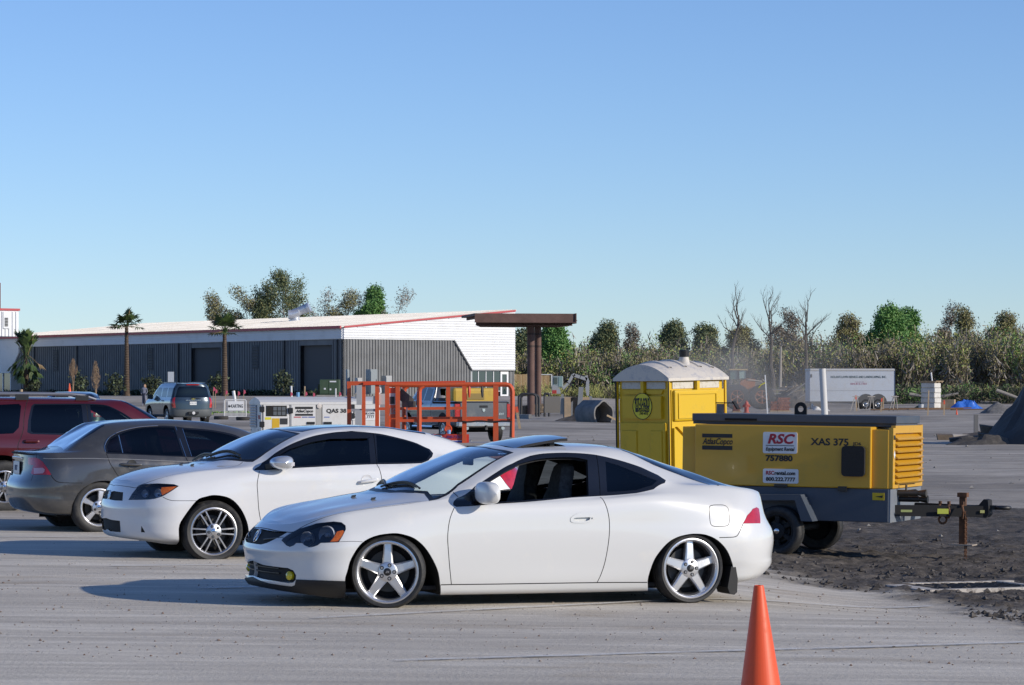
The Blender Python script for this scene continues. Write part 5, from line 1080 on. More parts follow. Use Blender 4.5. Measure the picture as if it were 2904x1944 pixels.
def grey_suv():
 M=place_M(546,1196,136,112,-.95,0,None); sc=1.0
 root=thing('parked_car','blue-grey SUV with red tail lamps seen from behind, standing in front of the workshop','car',M=M)
 bp=mat('bluegrey_paint',(.030,.048,.066),.28,.35,coat=1)
 belt=[(-1.1,1.24),(2.0,1.22),(2.6,1.20),(3.2,1.16),(4.1,1.02)]
 rail=[(-1.1,1.74),(-.9,1.76),(1.7,1.80),(1.95,1.76),(2.3,1.50),(2.6,1.28),(3.2,1.18),(4.1,1.04)]
 roof=[(-1.1,1.86),(-.6,1.90),(1.5,1.92),(1.9,1.88),(2.15,1.76),(2.7,1.40),(2.95,1.25),(3.4,1.20),(4.1,1.06)]
 bd=Body(box_rows(-1.05,4.05,1.0,.42,.85,belt,rail,roof,[(-1.1,.80),(1.9,.80),(2.6,.93),(3.2,.84),(4.1,.72)]),-.7,3.6,M,pitch=.09)
 s_,t_=bd.sig,bd.tau
 bd.region('rear_bumper',[(-.06,bd.yz([(0,.72)])[0][1])]+bd.yz([(-.3,.72),(-.8,.72)])+bd.xz([(-.8,.73),(-.55,.73),(-.50,.45)])+[(bd.xz([(-.50,.45)])[0][0],-.06),(-.06,-.06)])
 for nm,a,b in(('cargo_window',-.85,.05),('rear_door_window',.15,1.0),('front_door_window',1.12,2.0)):
  top=1.72; P_=[(a,1.28),(a+.03,top)]+([(b,top)]if nm!='front_door_window' else[(1.75,1.74),(2.2,1.48),(2.45,1.28)])+([(b,1.28)]if nm!='front_door_window' else[]); bd.region(nm,bd.xz(P_))
 bd.region('rear_window',bd.yz([(0,1.80),(-.60,1.77),(-.68,1.70),(-.80,1.28),(0,1.27)]))
 bd.region('tail_lamp',bd.yz([(-.88,1.27),(-.80,1.28),(-.80,.80),(-.90,.80)])+bd.xz([(-.86,.82),(-.83,.95),(-.84,1.24),(-.88,1.27)]))
 bd.region('windscreen',bd.xy([(2.0,0),(2.0,-.66),(2.75,-.76),(2.85,0)]))
 A1=catmull(bd.xz([(-.52,.40),(-.48,.66),(-.30,.86),(0,.94),(.30,.86),(.48,.66),(.52,.40)]),3,False); A2=[(a+bd.xz([(2.95,.9)])[0][0]-bd.xz([(0,.9)])[0][0],b)for a,b in A1]
 for L in(A1,A2):bd.region('wheel_hole',list(L)+[(L[-1][0],-.06),(L[0][0],-.06)])
 for x in(.60,1.06,2.42):bd.seam(bd.xz([(x,1.2),(x,.9),(x,.45)]),.012)
 bd.seam(bd.yz([(-.80,1.75),(-.80,1.27),(-.80,.74),(-.3,.73),(-.02,.73)]),.012,1)
 bd.nogap=('wheel_hole','tail_lamp','rear_window'); bd.cut()
 std_parts(bd,root,bp,[('body',['body'],bp,'join',0,None),('rear_bumper',['rear_bumper'],mat('bumper_grey',(.10,.11,.115),.45,.2),'join',0,None),('panel_gap',['gap'],gap_dark,'join',0,None),('cargo_window',['cargo_window'],win_dark,'pair',0,None),('rear_door_window',['rear_door_window'],win_dark,'pair',0,None),('front_door_window',['front_door_window'],win_dark,'pair',0,None),('rear_window',['rear_window'],win_dark,'join',.001,None),('tail_lamp',['tail_lamp'],red_lens,'pair',.006,None),('windscreen',['windscreen'],win_dark,'join',.001,None)])
 bd.part('cabin_liner',['body','gap','rear_bumper'],dark_liner,root,both=True,off=-.04)
 xs=bd.P(bd.yz([(-.004,1.0)]))[0][0][0]
 q=MB(); q.box(xs-.03,xs,-.16,.16,.93,1.08); po=q.build('licence_plate',MATS['plate_white'],root); text('plate_text','KTG 118',.075,MATS['plate_ink'],po,(xs-.031,0,1.005),(0,-1,0),(0,0,1))
 q=MB(); q.box(xs-.02,xs+.02,-.36,.36,1.12,1.17,ch=.01); q.build('tailgate_handle',chrome,root)
 q=MB(); q.prism([(-.10,-.02),(-.03,-.02),(-.03,-.05),(.03,-.05),(.03,-.02),(.10,-.02),(.11,.02),(.03,.02),(.03,.05),(-.03,.05),(-.03,.02),(-.09,.02)],xs-.012,xs-.03,lambda a,b,d:Vector((d,-a,1.20+b))); q.build('badge',mat('gold_badge',(.5,.38,.12),.25,1),root)
 q=MB(); q.box(xs-.11,xs-.02,-.24,.24,.50,.62); q.build('hitch_cover',black_trim,root)
 q=MB(); q.lathe([(0,.115),(.07,.11)],18,M=Matrix.Translation((xs,0,.56))@Matrix.Rotation(math.radians(-90),4,'Y')); q.build('hitch_badge',mat('badge_white',(.6,.6,.6),.4),root)
 q=MB(); q.bar((xs-.03,-.36,1.23),(xs-.03,.10,1.26),.02); q.build('rear_wiper',black_trim,root)
 q=MB(); q.box(xs+.02,xs+.12,-.30,.30,1.84,1.875); q.build('brake_light',red_lens,root)
 for sg in(1,-1):
  q=MB(); q.tube([(-.8,-.68*sg,1.90),(-.6,-.68*sg,1.96),(1.5,-.68*sg,1.97),(1.8,-.68*sg,1.90)],.022,6); q.build('roof_rail',black_trim,root)
  q=MB(); q.obox(Vector((2.30,-1.13*sg,1.30)),(.07,0,0),(0,.13,0),(0,0,.10)); q.build('wing_mirror',black_trim,root)
  for x in(.45,1.42):q=MB(); q.bar((x,-1.02*sg,1.12),(x+.22,-1.02*sg,1.12),.03,.04); q.build('door_handle',black_trim,root)
  for L in(A1,A2):arch_skirt(bd,L,'arch_lip',bp,root,.03,sg<0); arch_skirt(bd,L,'arch_liner',void_black,root,.4,sg<0)
  for cx in(0.,2.95):wheel(root,cx,-.98*sg,.38,.39,.235,.26,'truck',side=-sg,rim_m=alloy_grey,detail=False)
 q=MB(); q.box(-.85,3.7,-.85,.85,.36,.40); q.build('underbody',void_black,root)
 q=MB(); q.cyl((-.95,-.62,.36),(-.5,-.62,.36),.04,10); q.build('exhaust',chrome,root)
 return root
grey_suv()
def pickup():
 M=place_M(1370,1255,96,111,-1.15,0,None)
 root=thing('pickup_truck','grey four-wheel-drive crew-cab pickup carrying a yellow fuel tank behind the orange lift basket','pickup truck',M=M)
 pp=mat('pickup_grey',(.125,.13,.14),.30,.45,coat=1,dirt=(2,(.20,.185,.16),.50,.85))
 def rows():
  W=.98
  bz=lambda z_bed,z_cab,hood:[(-1.3,z_bed),(1.16,z_bed),(1.20,z_cab),(2.9,z_cab)]+hood
  belt=[(-1.3,1.30),(1.15,1.30),(1.25,1.32),(3.2,1.30),(3.5,1.28),(4.6,1.18)]
  rail=[(-1.3,1.305),(1.15,1.305),(1.24,1.80),(1.4,1.83),(2.7,1.83),(2.95,1.72),(3.4,1.38),(3.55,1.31),(4.6,1.20)]
  roof=[(-1.3,.80),(1.14,.80),(1.22,1.88),(1.4,1.93),(2.6,1.93),(2.85,1.87),(3.1,1.72),(3.6,1.38),(3.75,1.33),(4.6,1.23)]
  ry=[(-1.3,.90),(1.15,.90),(1.24,.76),(2.7,.76),(3.4,.88),(4.6,.78)]
  r=box_rows(-1.18,4.45,W,.55,.92,belt,rail,roof,ry)
  n0,r0,y0,z0,a,b=r[6]; r.insert(7,(n0+.02,r0,[(-1.3,.895),(1.15,.895),(1.24,.70),(2.7,.70),(3.4,.82),(4.6,.74)],[(-1.3,.82),(1.14,.82),(1.24,1.84),(1.4,1.885),(2.6,1.885),(2.85,1.83),(3.1,1.66),(3.5,1.38),(4.6,1.22)],a,b))
  return r
 bd=Body(rows(),-1.0,4.0,M,ks=.03,pitch=.08)
 bd.region('rear_door_window',bd.xz([(1.38,1.36),(1.40,1.76),(2.0,1.78),(2.02,1.36)])); bd.region('front_door_window',bd.xz([(2.12,1.36),(2.12,1.78),(2.6,1.78),(2.85,1.68),(3.2,1.36)]))
 A1=catmull(bd.xz([(-.52,.5),(-.50,.70),(-.32,.90),(0,.98),(.32,.90),(.50,.70),(.52,.5)]),3,False); A2=[(a+bd.xz([(3.55,.95)])[0][0]-bd.xz([(0,.95)])[0][0],b)for a,b in A1]
 for L in(A1,A2):bd.region('wheel_hole',list(L)+[(L[-1][0],-.06),(L[0][0],-.06)])
 for x in(1.19,2.07,3.28):bd.seam(bd.xz([(x,1.28),(x,.9),(x,.58)]),.014)
 bd.cut()
 std_parts(bd,root,pp,[('body',['body'],pp,'join',0,None),('panel_gap',['gap'],gap_dark,'join',0,None),('rear_door_window',['rear_door_window'],win_dark,'pair',.002,None),('front_door_window',['front_door_window'],win_dark,'pair',.002,None)])
 bd.part('cabin_liner',['body','gap'],dark_liner,root,both=True,off=-.05,only=None)
 q=MB(); q.box(-1.20,-1.145,-.80,.80,.70,1.30,ch=.012); tg=q.build('tailgate',pp,root)
 q=MB(); q.box(-1.215,-1.20,-.14,.14,1.14,1.21,ch=.006); q.build('tailgate_handle',black_trim,tg)
 q=MB(); q.prism([(-.05,.045),(.05,.045),(.045,-.02),(.02,-.055),(-.02,-.055),(-.045,-.02)],-1.205,-1.222,lambda a,b,d:Vector((d,-a,1.06+b))); q.build('badge',chrome,tg)
 text('badge_text','4X4',.10,chrome,tg,(-1.206,-.60,.93),(0,-1,0),(0,0,1),bold=.003,shear=.2)
 q=MB(); q.box(1.205,1.215,-.62,.62,1.36,1.76); q.build('cab_window',win_dark,root)
 q=MB(); q.box(1.19,1.26,-.16,.16,1.84,1.90); q.build('brake_light',red_lens,root)
 for sg in(1,-1):
  q=MB(); q.box(-1.20,-1.10,*sorted((sg*.81,sg*.985)),.82,1.26,ch=.012); q.build('tail_lamp',red_lens,root)
  q=MB(); q.obox(Vector((3.05,-1.12*sg,1.38)),(.06,0,0),(0,.12,0),(0,0,.12)); q.build('wing_mirror',black_trim,root)
  q=MB(); q.tube([(1.0,-.96*sg,.50),(3.0,-.96*sg,.50)],.05,8); q.build('side_step',chrome,root)
  for L in(A1,A2):arch_skirt(bd,L,'arch_lip',pp,root,.03,sg<0); arch_skirt(bd,L,'arch_liner',void_black,root,.4,sg<0)
  for cx in(0.,3.55):wheel(root,cx,-.99*sg,.39,.40,.23,.27,'seven',side=-sg,rim_m=alloy_grey,detail=False)
 q=MB(); q.box(-1.42,-1.20,-.95,.95,.52,.68,ch=.03); q.build('rear_bumper',mat('step_chrome',(.50,.50,.50),.25,.9,dirt=(5,(.25,.22,.18),.45,.8)),root)
 q=MB(); q.box(-1.0,4.1,-.5,.5,.40,.56); q.box(-.1,.1,-.8,.8,.33,.45); q.build('chassis',void_black,root)
 q=MB(); q.box(-1.48,-1.20,-.04,.04,.42,.50); q.cyl((-1.46,0,.50),(-1.46,0,.57),.028,10); q.build('tow_ball',brake_steel,root)
 for sg in(-1,1):q=MB(); q.cyl((-1.30,sg*.62,.48),(-1.34,sg*.62,.48),.06,14); q.build('work_lamp',chrome,root)
 yt=mat('tank_yellow',(.52,.33,.035),.45,dirt=(4,(.36,.24,.05),.5,.8))
 t=thing('fuel_tank','yellow steel fuel tank on a stand in the load bed of the grey pickup','fuel tank',M=M@Matrix.Translation((.25,-.10,.80)))
 q=MB(); q.cbox(-.42,.42,-.78,.78,.42,.98,.10); q.build('tank_shell',yt,t)
 for sx in(-.30,.30):
  for sy in(-.66,.0,.66):q=MB(); q.box(sx-.05,sx+.05,sy-.03,sy+.03,.03,.44); q.build('leg',yt,t)
 q=MB(); q.cyl((0,.1,.97),(0,.1,1.03),.06,12); q.build('filler_cap',yt,t)
 q=MB(); q.box(-.44,-.415,-.30,.30,.60,.80); q.build('filler_plate',mat('plate_brown',(.25,.17,.04),.6),t)
 q=MB(); q.tube([(-.40,-.62,.30),(-.42,-.78,.20),(-.30,-.84,.45),(-.1,-.80,.55)],.02,6); q.build('hose',black_rubber,t)
 return root
pickup()
# plant and equipment standing on the site
def XP(M,u,v,axis,val):return onface(u,v,axis,val,M)
def sign_board(parent,name,p0,p1,y,m,lift=.008,r=.02):
 b=MB(); b.prism(rrect(min(p0[0],p1[0]),max(p0[0],p1[0]),min(p0[1],p1[1]),max(p0[1],p1[1]),r,4),y,y-lift,XZ); return b.build(name,m,parent)
ink=mat('black_ink',(.012,.012,.013),.5); red_ink=mat('red_ink',(.36,.012,.030),.5); blue_ink=mat('blue_ink',(.02,.035,.16),.5)
sign_white=mat('sign_white',(.72,.72,.72),.4,dirt=(6,(.6,.59,.56),.55,.85))
def compressor():
 M=car_matrix(2215,1505,33.8,-22,(0,0,.29),tilt=0.012)
 T=thing('air_compressor','yellow towable air compressor with blue-grey frame parked on the dark soil','compressor',M=M)
 yel=mat('machine_yellow',(.60,.325,.018),.42,coat=.3,dirt=(2.5,(.42,.28,.05),.55,.85))
 bg_=mat('frame_bluegrey',(.055,.07,.095),.5,dirt=(3,(.09,.10,.115),.45,.85)); tgrey=mat('end_grey',(.17,.19,.22),.5,dirt=(3,(.22,.21,.19),.5,.85))
 S=lambda u,v,y=0.:XP(M,u,v,1,y)
 D=1.45
 xl,xr,zt=S(1971,1207).x,S(2471,1207).x,S(2200,1207).z; zb=S(2400,1385).z; zf=S(2400,1480).z
 xr2=S(2518,1219).x; z2=S(2495,1219,.04).z; xl2=S(1932,1217).x
 b=MB(); b.box(xl,xr,0,D,zb,zt,ch=.012); b.build('side_panel',yel,T)
 b=MB(); b.box(xl2,xl,.05,D-.05,zb,z2,ch=.01); b.build('rear_panel',yel,T)
 b=MB(); b.box(xr,xr2,.045,D-.045,zb,z2,ch=.008); b.build('front_panel',yel,T)
 zt1,zt2=S(2200,1197,.30).z,S(2200,1176,.26).z
 b=MB(); b.box(S(1966,1190,.26).x,S(2541,1190,.26).x,.26,D-.2,zt+.002,zt1); b.box(S(1963,1176,.22).x,S(2543,1176,.22).x,.22,D-.16,zt1,zt2,ch=.006); b.build('top_cover',bg_,T)
 b=MB(); b.box(S(2056,1190,.22).x,S(2147,1190,.22).x,.214,.222,zt1+.01,zt1+.035); b.build('cover_slot',void_black,T)
 b=MB(); b.box(S(1745,1400).x,xr2+.01,.02,D-.02,zf,zb-.002,ch=.008); b.build('frame_skirt',bg_,T)
 b=MB(); pf=[(S(2130,1402).x,S(2130,1402).z),(S(2284,1402).x,S(2284,1402).z),(S(2318,1478).x,zf),(S(2286,1478).x,zf),(S(2268,1418).x,S(2268,1418).z),(S(2130,1418).x,S(2130,1418).z)]
 b.prism(pf,-.20,.02,XZ); b.build('fender',bg_,T); x_=S(1745,1402).x
 b=MB(); b.box(x_,S(2130,1402).x-.002,-.20,.02,S(2130,1418).z,S(2130,1402).z); b.build('fender',bg_,T)
 E_x=xr2; y0,y1=.05,D-.05; zl=zb+.005
 b=MB(); b.box(E_x,E_x+.05,y0,y0+.10,zl,z2+.02); b.box(E_x,E_x+.05,y1-.06,y1,zl,z2+.05); b.box(E_x,E_x+.05,y0+.10,y1-.06,z2-.04,z2+.045); b.box(E_x,E_x+.05,y0+.10,y1-.06,zl,zl+.05); fr=b.build('louvre_frame',yel,T)
 b=MB(); b.box(E_x-.03,E_x-.005,y0,y1,zl,z2); b.build('louvre_back',void_black,T)
 n=8; hh=(z2-.05-zl-.05)/n
 for i in range(n):
  z=zl+.05+hh*(i+.5); b=MB(); b.obox((E_x+.035,(y0+y1)/2+.02,z),(.045,0,-hh*.42),(0,(y1-y0)/2-.085,0),(.006,0,.006)); b.build('louvre_blade',yel,fr)
 b=MB(); b.box(E_x+.01,E_x+.03,.03,D-.03,zf,zb-.004); gp=b.build('end_plate',tgrey,T)
 b=MB(); b.prism([(.0,.05),(.035,.0),(0,-.05),(-.035,0)],0,.004,lambda a,c,d:Vector((E_x+.052+d,y0+.05+a,zl+.38+c))); b.build('diamond_decal',sign_white,T)
 b=MB(); b.box(E_x+.051,E_x+.054,y0+.015,y0+.085,zl+.55,zl+.60); b.build('latch',black_trim,T)
 b=MB(); b.box(E_x+.031,E_x+.036,.82,.86,zb-.16,zb-.03); b.build('end_slot',void_black,gp)
 text('end_number','757880',.10,mat('faint_ink',(.10,.11,.13),.6),gp,(E_x+.031,.55,zb-.075),(0,1,0),(0,0,1))
 br=mat('valve_brass',(.10,.085,.07),.45,.6)
 for yy,zz in((.35,zf+.33),(.42,zf+.26)):
  b=MB(); b.cyl((E_x+.03,yy,zz),(E_x+.26,yy+.02,zz),.035,10); b.cyl((E_x+.13,yy,zz),(E_x+.13,yy,zz+.09),.014,6); b.bar((E_x+.06,yy-.02,zz+.09),(E_x+.24,yy-.05,zz+.11),.02,.01); b.cyl((E_x+.26,yy+.02,zz),(E_x+.36,yy+.02,zz),.028,10,.045); b.build('outlet_valve',br if yy<.4 else brake_steel,T)
 zm=S(2650,1452,.2).z; xe=S(2789,1452,.62).x; hb=.062
 b=MB(); b.bar((E_x-.1,.22,zm),(xe,D/2-.06,zm),.07,.125); b.build('drawbar_beam',matte_black,T)
 b=MB(); b.bar((E_x-.1,D-.22,zm),(xe,D/2+.06,zm),.07,.125); b.build('drawbar_beam',matte_black,T)
 b=MB(); b.prism([(xe-.25,zm-.06),(xe+.03,zm-.07),(xe+.06,zm-.03),(xe+.05,zm+.13),(xe+.0,zm+.14),(xe-.06,zm+.07),(xe-.25,zm+.06)],D/2-.10,D/2+.10,XZ); b.build('coupler_plate',matte_black,T)
 b=MB(); c=Vector((xe+.20,D/2,zm+.045)); b.bar((xe+.05,D/2,zm+.045),(xe+.13,D/2,zm+.045),.05); b.tube([c+Vector((.075*math.cos(t),.075*math.sin(t),0))for t in np.linspace(0,6.283,20,endpoint=False)],.022,8,closed=True); b.build('tow_eye',brake_steel,T)
 rust=mat('rusty_steel',(.10,.052,.030),.85,.2,noise=(14,(.19,.085,.04),.4,.65))
 xj=S(2737,1450,D/2).x; zj=S(2737,1402,D/2).z
 Mg=M@Vector((xj,D/2,0)); zg=(M.inverted()@Vector((Mg.x,Mg.y,float(gz(Mg.x,Mg.y))+.02))).z; zfoot=S(2737,1546,D/2).z; zfoot=max(zfoot,zg)
 b=MB(); b.box(xj-.035,xj+.035,D/2-.145,D/2-.075,zfoot+.01,zj); j=b.build('jack_leg',rust,T)
 b=MB(); b.box(xj-.055,xj+.055,D/2-.165,D/2-.055,zj-.03,zj+.02); b.build('jack_cap',rust,j)
 b=MB(); b.box(xj-.14,xj+.14,D/2-.23,D/2+.02,zfoot,zfoot+.015); b.build('jack_foot',mat('foot_plate',(.30,.25,.20),.8),j)
 b=MB()
 for i in range(20):
  z=zm-.02-i*(zm-zg-.02)/20; a=i%2
  b.tube([Vector((xj+.05+.014*math.cos(t)*(1 if a else .3),D/2-.17+.014*math.cos(t)*(.3 if a else 1),z+.024*math.sin(t)))for t in np.linspace(0,6.28,8,endpoint=False)],.0055,4,closed=True)
 b.build('safety_chain',rust,T,kind='stuff')
 b=MB(); b.tube([Vector((xj-.22+.045*math.cos(t),D/2-.16,zm-.10+.045*math.sin(t)))for t in np.linspace(0,6.28,14,endpoint=False)],.012,6,closed=True); b.build('chain_ring',rust,T)
 for x in(xj-.14,xj-.24,xj+.02):b=MB(); b.tube([(x,D/2-.24,zm+.07),(x+.02,D/2-.26,zm),(x,D/2-.22,zm-.08)],.014,6); b.cyl((x,D/2-.2,zm+.06),(x,D/2-.2,zm+.11),.02,6); b.build('chain_loop',rust,T)
 for u0,u1,v0,v1,c in((2555,2583,1449,1455,(.30,.34,.12)),(2648,2676,1447,1461,(.42,.46,.06)),(2757,2768,1448,1456,(.34,.34,.12))):
  p,q=(S(u0,v1,.2),S(u1,v0,.2)); k=(p.x-E_x)/(xe-E_x); yy=.22+(D/2-.28)*k-.045
  b=MB(); b.obox(((p.x+q.x)/2,yy,zm),((q.x-p.x)/2,(q.x-p.x)/2*(D/2-.28)/(xe-E_x),0),(0,.004,0),(0,0,(q.z-p.z)/2)); b.build('drawbar_decal',mat('decal_'+str(u0),c,.5),T)
 b=MB(); x0=S(2043,1172,.6).x; ze,z9=zt2,S(2043,1146,.6).z; b.cyl((x0,.6,ze),(x0,.6,z9),.045,16); b.build('exhaust_pipe',mat('pipe_rusty',(.24,.20,.18),.7,.4),T)
 b=MB(); b.obox((x0+.07,.6,z9+.012),(.115,0,0),(0,.055,0),(0,0,.006)); b.obox((x0+.19,.6,z9-.012),(.03,0,-.045),(0,.055,0),(.006,0,.004)); b.build('rain_flap',matte_black,T)
 xe0=S(2271,1157,.6).x; z0,z1=zt2,S(2271,1141,.6).z; r=S(2288,1157,.6).x-xe0; pr=[(xe0-r,z0),(xe0+r,z0)]+arc(xe0,z1-r,r,0,180,12); hole=arc(xe0,z0+(z1-z0)*.42,r*.50,0,345,16)
 hz0=z0+(z1-z0)*.45; b=MB()
 for sg in(1,-1):b.prism([(xe0,z0),(xe0+sg*r,z0)]+[(xe0+sg*r*math.cos(t),z1-r+r*math.sin(t))for t in np.linspace(0,1.5708,7)]+[(xe0+sg*r*.5*math.sin(t),hz0+r*.5*math.cos(t))for t in np.linspace(0,3.1416,9)],.585,.615,XZ)
 b.build('lifting_eye',matte_black,T)
 p,q=S(2389,1351),S(2455,1266); b=MB(); b.prism(rrect(p.x,q.x,p.z,q.z,.045,5),-.001,-.055,XZ); b.build('mesh_cover',mat('mesh_black',(.009,.009,.01),.75,bump=(120,.4,.01)),T)
 p,q=S(2164,1285.6),S(2261.5,1227); s=sign_board(T,'rental_sign',(p.x,p.z),(q.x,q.z),-.001,sign_white); cx=(p.x+q.x)/2; h=q.z-p.z; w_=q.x-p.x
 text('sign_text','RSC',h*.62,red_ink,s,(cx,-.010,p.z+h*.66),(1,0,0),(0,0,1),bold=h*.022,shear=.25,width=w_*.80); text('sign_text','Equipment Rental',h*.24,ink,s,(cx,-.010,p.z+h*.20),(1,0,0),(0,0,1),shear=.2,width=w_*.84,bold=.0015)
 b=MB(); b.box(p.x+w_*.09,q.x-w_*.09,-.012,-.009,p.z+h*.355,p.z+h*.385); b.build('sign_rule',ink,s)
 p,q=S(2164,1370),S(2265,1331.5); s=sign_board(T,'phone_sign',(p.x,p.z),(q.x,q.z),-.001,sign_white); h=q.z-p.z; w_=q.x-p.x; cx=(p.x+q.x)/2
 text('sign_text','RSC',h*.36,red_ink,s,(p.x+w_*.20,-.010,p.z+h*.70),(1,0,0),(0,0,1),width=w_*.23,bold=.002); text('sign_text','rental.com',h*.36,ink,s,(p.x+w_*.62,-.010,p.z+h*.70),(1,0,0),(0,0,1),width=w_*.58,bold=.002); text('sign_text','800.222.7777',h*.36,ink,s,(cx,-.010,p.z+h*.27),(1,0,0),(0,0,1),width=w_*.83,bold=.002)
 def lab(s_,u0,u1,v0,v1,**k):
  p,q=S(u0,v1),S(u1,v0); text('panel_text',s_,(q.z-p.z)*1.25,ink,T,((p.x+q.x)/2,-.002,(p.z+q.z)/2),(1,0,0),(0,0,1),width=q.x-p.x,**k)
 lab('757880',2171,2248,1293,1309,bold=.004); lab('XAS 375',2300,2408,1245,1265,bold=.003); lab('JD6',2419,2443,1255,1264.5,bold=.001)
 lab('AtlasCopco',1992,2078,1244,1262,bold=.002,shear=.3)
 for v0,v1 in((1231.5,1241),(1265.5,1275.5)):p,q=S(1991.5,v1),S(2077,v0); b=MB(); b.box(p.x,q.x,-.004,-.001,p.z,q.z); b.build('decal_bar',ink,T)
 p,q=S(2196,1381.5),S(2234,1374); b=MB(); b.box(p.x,q.x,-.025,-.001,p.z,q.z,ch=.006); b.build('panel_handle',black_trim,T)
 p,q=S(2473,1419),S(2507,1399); b=MB(); b.box(p.x,q.x,.012,.018,p.z,q.z); dc=b.build('arrow_decal',mat('decal_yellow',(.60,.42,.01),.5),T); b=MB(); m_=(p.z+q.z)/2; b.prism([(p.x+.03,m_),(p.x+.12,m_-.015),(q.x-.02,m_-.012),(q.x-.02,m_+.018),(p.x+.12,m_+.012)],.0118,.0085,XZ); b.build('arrow',ink,dc)
 b=MB(); xx=S(2390,1388).x; b.box(xx-.05,xx+.05,-.03,-.001,zb-.035,zb+.02); b.build('panel_latch',black_trim,T)
 for dx in(0,):
  for y,sd in((-.19,-1),(D+.19,1)):wheel(T,0,y,.29,.29,.19,.20,'truck',side=sd,rim_m=matte_black,detail=False,dark_m=matte_black)
 b=MB(); b.cyl((0,-.1,.29),(0,D+.1,.29),.04,10); b.build('axle',matte_black,T)
 return T
compressor()
def toilet():
 Y=44.4; p=at(1901,1079,Y); x,y=p.x,Y; zg=float(gz(x,y)); H=p.z-zg
 M=Matrix.Translation((x,y,zg))@Matrix.Rotation(math.radians(44),4,'Z')@Matrix.Rotation(math.radians(-1.2),4,'Y')
 T=thing('portable_toilet','yellow portable toilet with pale domed roof behind the compressor','portable toilet',M=M)
 ty=mat('toilet_yellow',(.66,.42,.012),.42,spec=.4,dirt=(5,(.44,.32,.03),.55,.85)); rf=mat('toilet_roof',(.60,.55,.48),.6,dirt=(7,(.20,.24,.34),.50,.80))
 Lx,Ly=1.29,1.10
 b=MB(); b.box(.04,Lx-.04,.04,Ly-.04,.05,H-.30); b.box(.045,Lx-.045,.045,Ly-.045,H-.30,H); b.build('cabin',ty,T)
 b=MB(); b.box(0,Lx,0,Ly,0,.12); b.build('base_skid',mat('skid_grey',(.12,.12,.12),.7),T)
 for(x0,y0)in((0,0),(Lx,0),(0,Ly),(Lx,Ly)):b=MB(); b.box(x0-.03 if x0 else-.002,x0+.002 if x0 else .03,y0-.03 if y0 else-.002,y0+.002 if y0 else .03,.12,H); b.build('corner_post',ty,T)
 b=MB(); b.box(-.010,.002,-.010,.002,.1,H-.01); b.build('corner_seal',black_rubber,T)
 b=MB(); b.box(-.012,-.001,Ly-.02,Ly+.003,.1,H-.01); b.build('corner_seal',black_rubber,T)
 b=MB(); b.box(.08,Lx-.22,-.05,.04,H-.62,H-.15,ch=.03); b.box(.06,Lx-.06,.0,.05,.12,H-.15); r=b.build('side_bay',ty,T)
 b=MB(); x0,x1,z0,z1=.17,Lx-.30,H-.56,H-.22; b.box(x0-.02,x1+.02,-.065,-.051,z1,z1+.02); b.box(x0-.02,x1+.02,-.065,-.051,z0-.02,z0); b.box(x0-.02,x0,-.065,-.051,z0,z1); b.box(x1,x1+.02,-.065,-.051,z0,z1); b.build('bay_moulding',ty,r)
 b=MB(); b.prism([(.06,.14),(.28,.14),(.28,H-.90),(.06,H-.72)],.0,-.05,XZ); b.prism([(.42,.14),(Lx-.1,.14),(Lx-.1,H-.70),(.14,H-.70),(.42,H-.92)],.0,-.04,XZ); b.build('lower_moulding',ty,r)
 vent=mat('vent_white',(.58,.55,.48),.7,dirt=(20,(.35,.30,.18),.5,.75))
 for x0,x1 in((.12,.58),(.68,1.16)):b=MB(); b.box(x0,x1,.030,.046,H-.13,H-.03); b.build('vent_screen',vent,T)
 b=MB(); b.box(.60,.66,-.03,.08,H-.17,H-.02); b.build('vent_rib',ty,T)
 for y0,y1 in((.10,.48),(.60,1.0)):b=MB(); b.box(.030,.046,y0,y1,H-.13,H-.03); b.build('vent_screen',vent,T)
 b=MB(); b.box(-.015,.08,.51,.57,H-.20,H-.02); b.build('vent_rib',ty,T)
 b=MB()
 for q in((.14,.50),(.56,.98)):b.prism([(q[0],H-.15),(q[1],H-.15),(q[1]-.04,H-.21),(q[0]+.04,H-.21)],.02,.045,lambda a,c,d:Vector((d,a,c)))
 b.build('vent_scoop',ty,T)
 b=MB(); b.box(-.006,.04,.16,Ly-.14,H-.58,H-.24); b.box(-.005,.04,.08,Ly-.08,.16,H-.64,ch=.015); pnl=b.build('front_panel',ty,T)
 for y0,y1 in((.14,.38),(.66,.98)):b=MB(); b.box(-.02,-.004,y0,y1,.25,H-.76,ch=.01); b.build('panel_moulding',ty,pnl)
 c=XP(M,1822,1153,0,-.007); rr=abs(XP(M,1849,1153,0,-.007).y-c.y)
 b=MB(); b.prism([(c.y+rr*math.cos(t),c.z+rr*math.sin(t))for t in np.linspace(0,6.283,40,endpoint=False)],-.007,-.010,lambda a,d,e:Vector((e,a,d))); st=b.build('round_sticker',mat('sticker_yellow',(.70,.60,.02),.45),T,fix=True)
 b=MB(); b.tube([(-.011,c.y+rr*math.cos(t),c.z+rr*math.sin(t))for t in np.linspace(0,6.283,40,endpoint=False)],.0055,5,closed=True); b.build('sticker_ring',ink,st)
 R_=(0,-1,0)
 text('sticker_text','POT-O-GOLD',.20,ink,st,(-.012,c.y,c.z+rr*.22),R_,(0,0,1),bold=.006,width=rr*1.55); text('sticker_text','888-POT-O-GOLD',.09,ink,st,(-.012,c.y,c.z-rr*.30),R_,(0,0,1),bold=.003,width=rr*1.45); text('sticker_text','(768-4653)',.05,ink,st,(-.012,c.y-.03,c.z-rr*.56),R_,(0,0,1),width=rr*.85)
 zr=XP(M,1935,1023,1,Ly*.5).z-H; rows=[]; N=17; prof=lambda t:max(0.,1-abs(2*t-1)**2.0)
